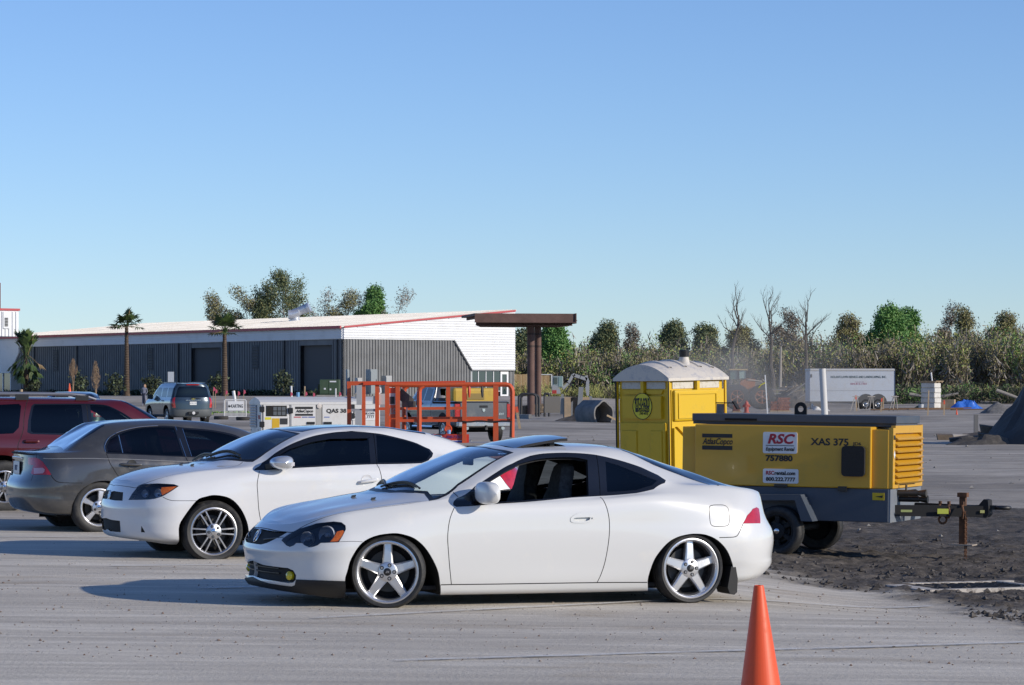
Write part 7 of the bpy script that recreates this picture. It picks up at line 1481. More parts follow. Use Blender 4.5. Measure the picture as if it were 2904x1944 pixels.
def person():
 base=atY(409,213.2); T=thing('person','person with light brown hair and a grey-blue top walking beside the parked SUV','person',loc=base); H=CH-(1091-V0)*213.2/FPX-base.z
 me=bpy.data.meshes.new('body'); s=H/1.7
 J=[(0,0,.95),(0,0,1.18),(0,0,1.40),(0,0,1.50),(.02,-.02,1.62),(-.10,0,.90),(-.13,.06,.48),(-.12,-.06,.05),(-.13,-.18,.03),(.10,0,.90),(.12,-.12,.50),(.13,.10,.08),(.12,-.02,.03),(-.19,0,1.38),(-.25,.06,1.12),(-.22,-.08,.90),(.19,0,1.38),(.25,-.06,1.12),(.20,-.22,.96)]
 E=[(0,1),(1,2),(2,3),(3,4),(0,5),(5,6),(6,7),(7,8),(0,9),(9,10),(10,11),(11,12),(2,13),(13,14),(14,15),(2,16),(16,17),(17,18)]; Rr=[.15,.13,.14,.055,.10,.09,.065,.045,.035,.09,.065,.045,.035,.055,.042,.032,.055,.042,.032]
 me.from_pydata([(x*s,y*s,z*s)for x,y,z in J],E,[])
 o=link('body',me,mat('top_grey',(.20,.21,.27),.8),T); o.modifiers.new('skin','SKIN'); [setattr(d,'radius',(q*s,q*s*.8))for d,q in zip(me.skin_vertices[0].data,Rr)]; me.skin_vertices[0].data[0].use_root=True; o.modifiers.new('sub','SUBSURF').render_levels=1
 b=MB(); b.lathe([(0,1.48*s),(.07*s,1.50*s),(.082*s,1.60*s),(.05*s,1.68*s),(0,1.70*s)],12,M=Matrix.Translation((.02,-.03,0))); b.build('head',mat('skin',(.42,.26,.19),.6),T)
 b=MB(); b.lathe([(.05*s,1.36*s),(.10*s,1.45*s),(.10*s,1.62*s),(.06*s,1.71*s),(0,1.725*s)],12,M=Matrix.Translation((.05,.03,0))); b.build('hair',mat('hair',(.26,.14,.06),.7),T)
 b=MB(); b.lathe([(0,.0),(.13*s,.3),(.16*s,.92*s),(.14*s,1.0*s)],10); b.build('trousers',mat('trousers',(.03,.035,.06),.8),T)
person()
simple('notice_panel','plain pale panel standing on the ground behind the blue-grey SUV','panel',mat('panel_pale',(.52,.55,.58),.5),lambda b:(b.box(at(476,0,214).x,at(493,0,214).x,214,214.06,float(gz(-24,214))+.35,CH-(1055-V0)*214/FPX),b.box(at(484,0,214).x-.04,at(484,0,214).x+.04,214.06,214.12,float(gz(-24,214))-.05,3.0)))
FL=[(605,1098,1130),(611,1104,1130),(640,1107,1134),(675,1110,1135),(691,1106,1135),(824,1112,1130),(866,1111,1130),(888,1114,1132),(962,1112,1131)]
WH=('left of the palm by the roller door','right beside the first flag near that palm','right of the palm by the roller door','above the lettered barrier, left one','above the lettered barrier, right one','beside the white pipe above the generator','beside the tall stake above the generator','alone above the middle of the generator','in front of the green transformer')
for(u,v0,v1),wh in zip(FL,WH):
 T=thing('marker_flag','thin stake with a small pink flag, '+wh,'marker flag',loc=atY(u,211),group='survey flags before the workshop'); z=lambda v:CH-(v-V0)*211/FPX-T.location.z
 b=MB(); b.bar((0,0,0),(0,0,max(.6,z(v0))),.045); b.build('stake',wood,T); t=max(.6,z(v0)); b=MB(); b.prism([(0,t-.34),(.16,t-.22),(.12,t-.05),(.02,t)],-.03,-.05,XZ); b.build('flag',pink,T)
for u0,v0,u1,v1,Y,rr,m,lab in((662,1109,667,1133,206,.11,pvc,'short leaning white pipe above the lettered barrier'),(826,1095,827,1124,212,.07,pvc,'slim white pipe upright above the control panel of the generator'),(845,1113,845,1124,212,.12,mat('pipe_blue',(.16,.36,.60),.4),'short blue pipe stub above the generator roof'),(864,1096,864,1125,212,.05,wood,'bare wooden stake above the lettering of the generator'),(952,1102,952,1122,212,.05,pvc,'thin white pipe with a tee beside the green transformer')):
 simple('pipe' if m!=wood else 'stake',lab,'pipe' if m!=wood else 'stake',m,lambda b:b.cyl(at(u1,v1+9,Y),at(u0,v0,Y),rr,10))
def barrier():
 p=gnd(668,1188); Y=p.y; s=SC_(Y); T=thing('crowd_barrier','white steel crowd barrier carrying a KARTING sign with an arrow','barrier',M=Matrix.Translation(p)@Matrix.Rotation(.12,4,'Z')); x0,x1=at(636,0,Y).x-p.x,at(698,0,Y).x-p.x; z0,z1=.12,CH-(1134-V0)/s-p.z; wm=mat('barrier_white',(.68,.68,.67),.45)
 b=MB(); b.tube([(x0,0,-.02),(x0,0,z1-.06),(x0+.06,0,z1),(x1-.06,0,z1),(x1,0,z1-.06),(x1,0,-.02)],.025,6); b.bar((x0,0,z0),(x1,0,z0),.035); b.build('frame',wm,T)
 for i in range(17):x=x0+(x1-x0)*(i+1)/18; b=MB(); b.bar((x,0,z0),(x,0,z1),.022); b.build('bar',wm,T)
 b=MB(); a,c=at(646,0,Y).x-p.x,at(691,0,Y).x-p.x; zl,zh=CH-(1165-V0)/s-p.z,CH-(1138.5-V0)/s-p.z; b.box(a,c,-.05,-.03,zl,zh); sg=b.build('sign',sign_white,T)
 text('sign_text','KARTING',(zh-zl)*.50,ink,sg,(a+(c-a)*.58,-.052,(zl+zh)/2-.02),(1,0,0),(0,0,1),bold=.006,width=(c-a)*.74); k=a+(c-a)*.09; zm=(zl+zh)/2-.02; b=MB(); b.prism([(k-.07,zm),(k,zm-.11),(k+.02,zm-.04),(k+.08,zm-.04),(k+.08,zm+.04),(k+.02,zm+.04),(k,zm+.11)],-.051,-.054,XZ); b.build('arrow',ink,sg)
barrier()
for i,(u,v,lab)in enumerate(((627,1194,'old tyre lying flat, left of the lettered barrier'),(690,1196,'old tyre lying flat under the right end of the lettered barrier'))):
 p=gnd(u,v-3); s=SC_(p.y); R=21/s; b=MB(); b.lathe([(R*.55,.02),(R*.9,0),(R,.06),(R,R*.42),(R*.9,R*.5),(R*.55,R*.46),(R*.5,R*.25)],24,M=Matrix.Translation(p),closed=True); tag(b.build('tyre',mat('old_tyre',(.04,.038,.036),.85)),lab,'tyre','tyres weighing down the barrier')
b=MB(); b.box(at(606,0,190).x,at(1040,0,190).x,190,190.5,-.2,float(gz(-15,190))+.13); o=b.build('kerb',conc); o['kind']='structure'
b=MB(); b.box(at(560,0,201).x,at(1060,0,201).x,200.5,201,-.2,float(gz(-15,201))+.16); o=b.build('pad_kerb',conc); o['kind']='structure'
V,F,MI=[],[],[]
for i in range(22):u=606+100*r.random(); p=atY(u,193.5+4*r.random()); leaf_cloud(V,F,MI,np.array([p.x,p.y,p.z+.05]),.5,.5,.12,60,.15,(3,2),r)
o=cloud_obj('grass',V,F,MI); o['kind']='stuff'
def cabinet(u0,u1,v0,v1,Y,label,m,cat='cabinet',nm='electrical_cabinet',dep=.6,feat=True):
 x0,x1=at(u0,0,Y).x,at(u1,0,Y).x; zt,zb_=CH-(v0-V0)*Y/FPX,CH-(v1-V0)*Y/FPX; T=thing(nm,label,cat,M=Matrix.Translation(((x0+x1)/2,Y,zb_))@Matrix.Rotation(math.radians(25),4,'Z')); w_=(x1-x0)/2*.85; b=MB(); b.box(-w_,w_,0,dep,0,zt-zb_,ch=.02); b.build('housing',m,T)
 b=MB(); b.box(-w_*.9,w_*.9,-.03,-.001,.08,(zt-zb_)*.92,ch=.008); d=b.build('door',m,T); b=MB(); b.box(w_*.6,w_*.7,-.06,-.03,(zt-zb_)*.45,(zt-zb_)*.6); b.build('handle',black_trim,d)
cg=mat('cabinet_grey',(.26,.29,.30),.5)
cabinet(984,992,1048,1121,234,'tall narrow grey electrical box at the corner of the workshop',cg,dep=.35); cabinet(1012,1029,1072,1121,233,'pale grey electrical box left of the biggest cabinet',mat('cabinet_pale',(.42,.42,.41),.5)); cabinet(1048,1073,1048,1119,233,'biggest grey electrical cabinet before the sunlit wall',cg,dep=1.0); cabinet(1092,1114,1066,1119,233,'light grey cabinet right of the biggest one, left of the pickup',mat('cabinet_pale',(.42,.42,.41),.5),dep=.9)
def transformer():
 Y=229.; x0,x1=at(901,0,Y).x,at(962,0,Y).x; zt,zb_=CH-(1077-V0)*Y/FPX,float(gz(-14,Y)); m=mat('transformer_green',(.050,.085,.045),.5,dirt=(2,(.08,.10,.06),.5,.8)); T=thing('transformer','dark green pad transformer box beside the workshop corner','transformer',loc=((x0+x1)/2,Y,zb_)); w_=(x1-x0)/2; h=zt-zb_
 b=MB(); b.box(-w_*.82,w_,0,1.5,.1,h,ch=.03); b.build('tank',m,T); b=MB(); b.box(-w_*.80,.0,-.05,-.001,.2,h*.95); b.build('door',m,T); b=MB(); b.box(.03,w_*.96,-.05,-.001,.2,h*.95); b.build('door',m,T)
 b=MB(); b.box(-w_,-w_*.83,.1,1.3,.2,h*.72); b.build('radiator',MATS['leaf_dark'],T); b=MB(); b.box(.1,.6,-.06,-.052,h*.84,h*.92); b.box(.1,.22,-.06,-.052,h*.36,h*.46); b.box(-.35,-.2,-.06,-.052,h*.40,h*.50); b.build('label_plate',sign_white,T); b=MB(); b.box(-w_*1.1,w_*1.1,-.2,1.7,-.1,.1); b.build('pad',conc,T)
transformer()
def canopy():
 Y=194.; s=SC_(Y); T=thing('steel_canopy','rust-brown steel canopy on two round columns right of the workshop','canopy',loc=(0,0,0)); cr=mat('canopy_rust',(.105,.060,.048),.75,.1,noise=(1.2,(.15,.085,.07),.4,.65)); z=lambda v:CH-(v-V0)/s; X=lambda u:(u-CX)/s
 for u0,u1,v in((1495,1516,1150),(1516.5,1535.5,1150)):
  x=(X(u0)+X(u1))/2; y=Y+(0 if u0<1500 else 1.0); b=MB(); b.cyl((x,y,float(gz(x,y))-.3),(x,y,z(914)),(X(u1)-X(u0))/2,20); b.build('column',cr,T)
  for vv in(950,985):b=MB(); rr=(X(u1)-X(u0))/2+.015; b.cyl((x,y,z(vv)),(x,y,z(vv)+.12),rr,20); b.build('column_band',mat('band_dark',(.05,.03,.025),.7),T)
 R=Matrix.Translation((X(1348),Y-2.6,0))@Matrix.Rotation(math.radians(9),4,'Z'); L=X(1634)-X(1348); zt,zb_=z(892),z(925)
 b=MB(); b.box(0,L,0,6.2,zt-.16,zt,M=R); b.build('deck',cr,T)
 for i in range(6):
  y=.0+i*1.2; b=MB(); x0=0 if i==0 else .25*i; b.box(x0,L,y,y+.05,zb_+(.05 if i else .22),zt-.16,M=R); b.box(x0,L,y-.12,y+.17,zb_+(.0 if i else .17),zb_+(.05 if i else .22),M=R); b.build('girder',cr,T)
 for i in range(9):
  x=(i+.5)*L/9; b=MB(); b.box(x-.05,x+.05,.06,6.1,zt-.32,zt-.165,M=R); b.build('purlin',cr,T)
 b=MB(); b.box(L,L+.06,-.1,6.3,zb_+.12,zt+.02,M=R); b.box(L+.06,L+.10,-.1,6.3,zb_+.28,zb_+.34,M=R); b.build('end_fascia',cr,T)
canopy()
def fence(u0,u1,v0,v1,Y,n,label):
 x0,x1=at(u0,0,Y).x,at(u1,0,Y).x; zt,zb_=CH-(v0-V0)*Y/FPX,CH-(v1-V0)*Y/FPX; T=thing('wooden_fence',label,'fence',loc=(x0,Y,zb_),group='new board fence by the canopy'); rr=random.Random(u0); w_=(x1-x0)/n; ms=[mat('plank_a',(.52,.36,.19),.8),mat('plank_b',(.44,.29,.14),.8),mat('plank_c',(.58,.43,.25),.8)]
 for i in range(n):b=MB(); b.box(i*w_+.008,(i+1)*w_-.008,rr.uniform(0,.015),.035,0,zt-zb_+rr.uniform(-.03,.03)); b.build('plank',rr.choice(ms),T)
 for k in(.12,.85):b=MB(); b.box(0,x1-x0,.04,.10,(zt-zb_)*k,(zt-zb_)*k+.1); b.build('rail',wood,T)
 if u0>1500:b=MB(); b.box(x1-x0,x1-x0+.09,-.05,.05,-.1,zt-zb_+.05); b.box(0,x1-x0,-.05,-.01,zt-zb_,zt-zb_+.07); b.box(0,x1-x0,-.05,-.01,-.02,.06); b.build('gate_frame',pvc,T)
fence(1455,1496,1062,1118,248,13,'new board fence left of the rusty columns'); fence(1529,1563,1064,1116,249,11,'board gate with a white frame right of the rusty columns')
def digger():
 Y=205.; s=SC_(Y); X=lambda u:(u-CX)/s; z=lambda v:CH-(v-V0)/s; T=thing('mini_excavator','small excavator with pale grey cab and bent arm working by the fence','excavator',loc=(0,0,0)); g=mat('digger_grey',(.34,.35,.36),.45); dk=mat('digger_dark',(.04,.04,.045),.6)
 x0,x1=X(1567),X(1597); b=MB(); b.box(x0,x1,Y,Y+1.3,z(1100),z(1067),ch=.06); b.build('cab',mat('cab_grey',(.24,.29,.29),.4),T); b=MB(); b.box(x0+.08,x0+.32,Y-.02,Y-.001,z(1090),z(1071)); b.build('cab_window',blueglass,T); b=MB(); b.box(x0+.42,x1-.06,Y-.02,Y-.001,z(1096),z(1070)); b.build('cab_window',mat('cab_glass',(.20,.30,.30),.05),T)
 b=MB(); b.prism([(X(1566),z(1117)),(X(1590),z(1117)),(X(1588),z(1104)),(X(1578),z(1095)),(X(1566),z(1092))],Y-.3,Y+1.4,XZ); b.build('engine_cover',g,T,fix=True); b=MB(); b.box(X(1566),X(1578),Y-.34,Y-.31,z(1117),z(1107)); b.build('rear_lamp',red_lens,T); zg=float(gz(X(1585),Y))
 for y in(Y-.2,Y+1.0):b=MB(); b.prism(rrect(X(1560),X(1604),zg,zg+.50,.22,5),y,y+.35,XZ); b.build('track',dk,T,fix=True)
 for pts,w_ in((((1596,1103),(1612,1088),(1624,1066),(1630,1062)),.20),(((1628,1064),(1645,1070),(1664,1076)),.22),(((1662,1066),(1667,1080),(1667,1098)),.20)):
  b=MB(); P=[Vector((X(u),Y+.5,z(v)))for u,v in pts]
  for q,t in zip(P,P[1:]):b.bar(q,t+(t-q)*.08,.22,w_)
  b.build('boom',g,T)
 b=MB(); b.cyl((X(1632),Y+.45,z(1063)),(X(1660),Y+.45,z(1066)),.05,6); b.cyl((X(1605),Y+.35,z(1112)),(X(1622),Y+.35,z(1088)),.05,6); b.build('ram',dk,T); b=MB(); b.prism([(X(1660),z(1098)),(X(1672),z(1096)),(X(1671),z(1124)),(X(1664),z(1122))],Y+.3,Y+.8,XZ); b.build('bucket',g,T,fix=True)
digger()
def hoops():
 Y=178.; s=SC_(Y)
 for i,(u0,u1,v0,lab)in enumerate(((1471,1521,1117.5,'widest black pipe hoop at the foot of the rusty columns'),(1478,1529,1119,'black pipe hoop in front of the widest one'),(1545,1558,1118,'smaller black pipe hoop right of the columns'))):
  x0,x1=at(u0,0,Y).x,at(u1,0,Y).x; y=Y+i*.6; zt=CH-(v0-V0)/s; zb_=float(gz(x0,y))+.0; rr=(x1-x0)*.32; b=MB(); b.tube([(x0,y,zb_)]+[(x0+rr-rr*math.cos(t),y,zt-rr*.7+rr*.7*math.sin(t))for t in np.linspace(0,1.57,6)]+[(x1-rr+rr*math.sin(t),y,zt-rr*.7+rr*.7*math.cos(t))for t in np.linspace(0,1.57,6)]+[(x1,y,zb_)],.07,8); tag(b.build('pipe_hoop',mat('hoop_black',(.03,.03,.032),.6)),lab,'pipe','bent pipes by the columns')
hoops()
def lumber():
 p=gnd(1510,1176); Y=p.y; s=SC_(Y); T=thing('lumber_stack','low stack of long brown timbers lying before the rusty columns','lumber',loc=(0,0,0)); rr=random.Random(4)
 for i in range(4):
  for k in range(3):u0,u1=1452+rr.uniform(0,8),1540+k*8+rr.uniform(-4,6); z=p.z+.10+i*.15; y=Y+k*.22; b=MB(); b.obox((((u0+u1)/2-CX)/s,y,z),((u1-u0)/2/s,.35,.10),(-.03,.10,0),(0,0,.065)); b.build('timber',wood_dk if rr.random()<.6 else wood,T)
lumber()
p=gnd(1480,1187); simple('concrete_slab','flat grey concrete slab lying left of the leaning stake','slab',conc,lambda b:b.box(at(1452,0,p.y).x,at(1508,0,p.y).x,p.y,p.y+1.2,p.z-.02,p.z+.22))
def stake(u0,v0,u1,v1,label,tape=None,w_=.035,Y=None,m=None):
 p=gnd(u1,v1)if Y is None else atY(u1,Y); Y=p.y; T=thing('survey_stake',label,'stake',loc=p); q=at(u0,v0,Y)-p; b=MB(); b.bar((0,0,-.05),q,w_*2,w_); b.build('stake',m or wood,T)
 if tape:b=MB(); b.bar(q*.74,q*1.0,w_*2.3,w_*1.3); b.build('painted_top',tape,T)
stake(1464,1154,1475,1217,'leaning wooden stake with an orange ribbon beside the lift basket',orange_paint,.055)
def trench():
 p=gnd(1634,1190); Y=p.y; s=SC_(Y); X=lambda u:(u-CX)/s; z=lambda v:CH-(v-V0)/s; T=thing('trench_box','brown plywood trench box with steel posts in the dusty yard','trench box',loc=(0,0,0)); ply=mat('plywood',(.24,.175,.115),.85,noise=(1.5,(.16,.125,.09),.4,.65,(.3,1,1))); st=mat('galv_grey',(.30,.30,.29),.5,.4)
 b=MB(); b.obox((X(1636),Y,(z(1127)+z(1188))/2),(X(1672)-X(1636),.5,0),(0,.05,0),(0,0,(z(1127)-z(1188))/2)); b.build('side_panel',ply,T); b=MB(); b.obox((X(1568),Y+1.6,(z(1125)+z(1172))/2),(X(1568)-X(1545),.2,0),(0,.05,0),(0,0,(z(1125)-z(1172))/2)); b.build('far_panel',mat('dark_ply',(.11,.105,.10),.8),T)
 for u0,v0,u1,v1,w_ in((1595,1118,1592,1175,.14),(1597,1130,1603,1192,.20),(1648,1098,1642,1172,.26),(1674,1124,1684,1197,.14),(1622,1136,1621,1197,.08)):b=MB(); b.bar((X(u1),Y-.25,z(v1)),(X(u0),Y-.25,z(v0)),w_); b.build('post',st,T)
 b=MB(); b.prism([(X(1599),z(1132)),(X(1630),z(1126)),(X(1622),z(1140)),(X(1603),z(1141))],Y-.3,Y-.24,XZ); b.build('black_sheet',MATS['galv_grey']if 0 else void_black,T,fix=True); b=MB(); b.prism([(X(1603),z(1150)),(X(1614),z(1147)),(X(1612),z(1152))],Y-.33,Y-.28,XZ); b.build('blue_tape',mat('tape_blue',(.05,.30,.55),.6),T,fix=True)
trench()
rough_mound('soil_and_shadow','dark low soil heap at the foot of the trench box','soil heap',gnd(1655,1195)+Vector((0,.9,0)),1.5,.7,.55,soil_dk,6)  # a little soil; the dark colour mostly stands in for the trench box's shadow
def culvert():
 p=gnd(1714,1199); Y=p.y; s=SC_(Y); R=33/s; T=thing('culvert_pipe','big broken concrete culvert ring with a jagged top, left of the toilet','culvert',M=Matrix.Translation(p+Vector((0,.8,R*.72)))@Matrix.Rotation(.5,4,'Z')); b=MB(); n=26; rows=[]
 rr=random.Random(2)
 for y,q in((0,1.),(2.0,1.),(2.0,.88),(0,.88)):rows.append([Vector((R*q*math.cos(a),y,R*q*1.12*math.sin(a)*(1+.10*math.sin(a*5))))for a in np.linspace(-.7,3.84,n)])
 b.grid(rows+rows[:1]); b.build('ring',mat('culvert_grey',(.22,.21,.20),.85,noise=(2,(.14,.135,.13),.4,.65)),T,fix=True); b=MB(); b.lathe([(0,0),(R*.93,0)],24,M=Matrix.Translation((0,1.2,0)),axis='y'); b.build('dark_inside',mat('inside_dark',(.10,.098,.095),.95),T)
 b=MB(); b.bar((-R*.2,-.5,-R*.1),(R*1.0,-.7,-R*.7),.09); b.build('broken_lath',wood,T)
culvert()
def loader():
 Y=205.; s=SC_(Y); X=lambda u:(u-CX)/s; z=lambda v:CH-(v-V0)/s; T=thing('wheel_loader','orange wheel loader with glazed cab in the dust behind the toilet','wheel loader',loc=(0,0,0)); og=mat('loader_orange',(.42,.13,.03),.5,dirt=(2,(.32,.2,.12),.45,.75)); tan=mat('loader_tan',(.42,.36,.28),.6)
 b=MB(); b.box(X(2069),X(2094),Y,Y+1.5,z(1076),z(1050)); b.build('cab_glass',mat('cab_glass2',(.10,.17,.16),.05,spec=.8),T); b=MB(); b.box(X(2095),X(2117),Y-.02,Y+1.5,z(1074),z(1051)); b.build('cab_glass',mat('cab_glass3',(.30,.42,.38),.05,spec=.8),T)
 for u in(2068,2094,2117):b=MB(); b.box(X(u)-.06,X(u)+.06,Y-.06,Y+.06,z(1078),z(1050)); b.build('cab_pillar',black_trim,T)
 b=MB(); b.box(X(2066),X(2119),Y-.15,Y+1.6,z(1051),z(1047),ch=.03); b.build('cab_roof',mat('loader_roof',(.56,.40,.18),.6),T); b=MB(); b.tube([(X(2125),Y+.5,z(1078)),(X(2125),Y+.5,z(1060)),(X(2130),Y+.5,z(1052))],.16,8); b.build('exhaust',black_trim,T)
 b=MB(); b.prism([(X(2096),z(1120)),(X(2140),z(1122)),(X(2142),z(1076)),(X(2118),z(1074)),(X(2100),z(1082))],Y-.1,Y+1.5,XZ); b.build('engine_hood',og,T,fix=True); b=MB(); b.prism([(X(2120),z(1075)),(X(2160),z(1080)),(X(2162),z(1084)),(X(2120),z(1079))],Y-.15,Y+1.6,XZ); b.build('hood_top',tan,T,fix=True); b=MB(); b.box(X(2141),X(2164),Y-.05,Y+1.45,z(1108),z(1082)); gr=b.build('grille',black_trim,T)
 for i in range(6):b=MB(); zz=z(1106-i*4); b.box(X(2141),X(2165),Y-.09,Y-.055,zz-.03,zz+.03); b.build('grille_bar',tan,gr)
 b=MB(); b.box(X(2134),X(2174),Y-.25,Y+1.6,z(1113),z(1107)); b.build('counterweight',tan,T); b=MB(); b.prism([(X(2134),z(1115)),(X(2166),z(1115)),(X(2156),z(1124)),(X(2138),z(1124))],Y-.2,Y+1.5,XZ); b.build('rear_frame',og,T,fix=True); zg=float(gz(X(2100),Y))
 for u in(2090,2160):
  for y,sd in((Y-.4,-1),(Y+1.8,1)):wheel(T,X(u),y,zg+.86,.86,.45,.55,'truck',side=sd,rim_m=og,detail=False)
 b=MB(); b.box(X(2085),X(2165),Y+.2,Y+1.2,zg+.5,z(1115)); b.build('chassis',void_black,T)
loader()
for k,(u,rx,h,v,lab)in enumerate(((2250,2.4,1.7,1140,'big dark pile of uprooted debris between loader and white trailer'),(2196,1.2,.8,1140,'smaller dark debris pile just right of the loader'))):
 c=atY(u,222); rough_mound('debris_pile',lab,'debris pile',c,rx,1.8,h,soil_dk,11+k,.5,34,flat=1.2)
rr=random.Random(8)
for i in range(9):
 u=2180+13*i; b=MB(); a=at(u,1118-18*math.sin(i/8*3.1)+rr.uniform(-4,4),220.5); d=Vector((rr.uniform(.3,.9),-.2,rr.uniform(-.1,.55)))*rr.uniform(.5,1.2); b.bar(a-d,a+d,rr.uniform(.08,.2),.07); tag(b.build('broken_timber',wood if i%2 else mat('bleached',(.42,.38,.33),.9)),'broken length of timber sticking out of the dark debris pile','timber','broken timbers in the debris pile')
stake(2170,1064,2178,1145,'tall thin white pole with a yellow ribbon before the loader',None,.035,170,pvc)
b=MB(); p=at(2170,1086,169.8); b.tube([p,p+Vector((-.25,-.02,-.12)),p+Vector((-.38,0,-.30))],.03,5); tag(b.build('yellow_ribbon',mat('ribbon_yellow',(.62,.55,.03),.6)),'yellow ribbon fluttering on the white pole by the loader','ribbon')
def hydrant():
 p=gnd(2117,1172); s=SC_(p.y); h=36/s; T=thing('fire_hydrant','faded red fire hydrant standing in the dust','fire hydrant',loc=p); m=mat('hydrant_red',(.50,.075,.055),.5,dirt=(5,(.42,.2,.15),.45,.7)); b=MB(); b.lathe([(h*.26,0),(h*.26,h*.06),(h*.17,h*.07),(h*.17,h*.62),(h*.23,h*.63),(h*.23,h*.69),(h*.17,h*.71),(h*.12,h*.88),(h*.04,h*.93),(h*.05,h),(0,h)],18); b.build('barrel',m,T)
 for a,b_ in(((-1,0,0),.3),((1,0,0),.3),((0,-1,0),.26)):q=MB(); d=Vector(a); c=Vector((0,0,h*.55)); q.cyl(c+d*h*.12,c+d*h*b_,h*.10,12); q.build('outlet_cap',m,T)
hydrant()
def bricks(u0,u1,v0,v1,label,seed):
 p=gnd((u0+u1)/2,v1); s=SC_(p.y); w_=(u1-u0)/s; h=(v1-v0)/s; T=thing('brick_pallet',label,'brick pallet',loc=p-Vector((w_/2,0,0)),group='brick pallets behind the compressor'); q=random.Random(seed); ms=[mat('brick_a',(.26,.085,.055),.85),mat('brick_b',(.33,.125,.08),.85),mat('brick_c',(.22,.075,.055),.85)]; n=5; nz=max(3,int(h/.14)); me=None
 for k in range(nz):
  for i in range(n+(k%2)*0):
   b=MB(); x=(i+.5*(k%2)-.25)*w_/n; b.box(x+.01,x+w_/n-.01,q.uniform(0,.03),.8,.08+k*h/nz,.08+(k+1)*h/nz-.015); b.build('brick',q.choice(ms),T)
 b=MB(); b.box(-.05,w_+.05,0,.8,0,.075); b.build('pallet',wood,T)
bricks(2186,2204,1142,1168,'smaller pallet of red bricks behind the compressor, left of the tall one',1); bricks(2206,2240,1131,1168,'taller pallet of red bricks behind the compressor',2); bricks(2040+40,2100,1152,1170,'low pallet of red bricks partly behind the hydrant',3)
for u,v,rx,lab in((2304,1160,.42,'crumpled white sack left of the big white post'),(2318,1163,.34,'white sack touching the foot of the big white post'),(2225,1167,.22,'small white bundle before the brick pallets'),(2350,1166,.18,'tiny white scrap right of the big white post')):rough_mound('white_sack',lab,'sack',gnd(u,v)+Vector((0,.3,0)),rx,.3,rx*.9,mat('sack_white',(.62,.61,.58),.7),int(u),.6,14)
b=MB(); q0,q1=gnd(2339,1176),None; q1=at(2332,1046,q0.y); b.cyl(q0-Vector((0,0,.1)),q1,9.5*q0.y/FPX,20); tag(b.build('white_post',mat('post_white',(.56,.55,.53),.6)),'thick pale post standing in front of the white box trailer','post')
def trailer():
 p=gnd(2420,1161); Y=p.y; s=SC_(Y); x0,x1=at(2297,0,Y).x,at(2539,0,Y).x; z=lambda v:CH-(v-V0)/s; L=x1-x0; M=Matrix.Translation((x0,Y,0))@Matrix.Rotation(math.radians(2),4,'Z'); T=thing('box_trailer','long white enclosed trailer lettered for a lawn service, before the woods','trailer',M=M); tw=mat('trailer_white',(.50,.53,.57),.45,dirt=(1.5,(.46,.46,.46),.5,.8)); zt,zb_=z(1046),z(1139)
 b=MB(); b.box(0,L,0,2.4,zb_,zt-.18); b.build('box',tw,T); b=MB(); b.box(-.03,L+.03,-.03,2.43,zt-.18,zt-.001,ch=.06); b.build('roof_edge',mat('trailer_trim',(.50,.49,.47),.5),T); zm=zb_+(zt-zb_)*.33
 for x in(L*.19,):b=MB(); b.box(x-.015,x+.015,-.012,-.001,zb_,zt-.2); b.build('panel_seam',mat('seam_grey',(.34,.35,.37),.6),T)
 b=MB(); b.box(0,L,-.012,-.001,zm-.012,zm+.012); b.build('panel_seam',MATS['seam_grey'],T); b=MB(); b.box(L,L+.05,-.03,.05,zb_-.1,zt); b.build('corner_post',black_trim,T); b=MB(); b.box(-.004,L,.02,2.3,zb_-.14,zb_-.002); b.build('lower_frame',mat('frame_dim',(.09,.09,.09),.7),T)
 A=lambda u:at(u,0,Y).x-x0
 text('lettering',"NOLAN'S LAWN SERVICE AND LANDSCAPING, INC.",.22,mat('letter_green',(.03,.06,.06),.6),T,((A(2356)+A(2515))/2,-.004,z(1070)),(1,0,0),(0,0,1),bold=.004,width=A(2515)-A(2356)); text('lettering','504-813-1751',.17,mat('letter_red',(.34,.10,.14),.6),T,(A(2436),-.004,z(1089.5)),(1,0,0),(0,0,1),bold=.003,width=A(2460)-A(2414)); text('lettering','CALL NOLAN',.07,MATS['letter_red'],T,(A(2438),-.004,z(1084)),(1,0,0),(0,0,1),width=.6)
 zg=float(gz(x0+L*.7,Y)); b=MB(); b.prism(arc(L*.66,zg+.45,.62,0,180,8)+[(L*.66-.62,zg+.3),(L*.66+.62+.9,zg+.3),(L*.66+1.52,zg+.45)][:0],-.03,.3,XZ); b.prism(arc(L*.66+.85,zg+.45,.62,0,180,8),-.031,.3,XZ); b.build('wheel_arch',mat('frame_dim',(.09,.09,.09),.7),T)
 for x in(L*.66,L*.66+.85):
  for y,sd in((-.04,-1),(2.4,1)):wheel(T,x,y,zg+.36,.36,.2,.22,'truck',side=sd,rim_m=alloy_grey,detail=False)
 for u,lab in((2298,1),(2538,1)):b=MB(); b.box(A(u)-.04,A(u)+.04,-.02,.06,zg,zb_); b.build('prop_leg',black_trim,T)
 b=MB(); b.obox((L*.016,-.02,zt-.5),(.05,0,0),(0,.01,0),(0,0,.11)); b.build('marker_lamp',MATS['frame_dim'],T)
trailer()
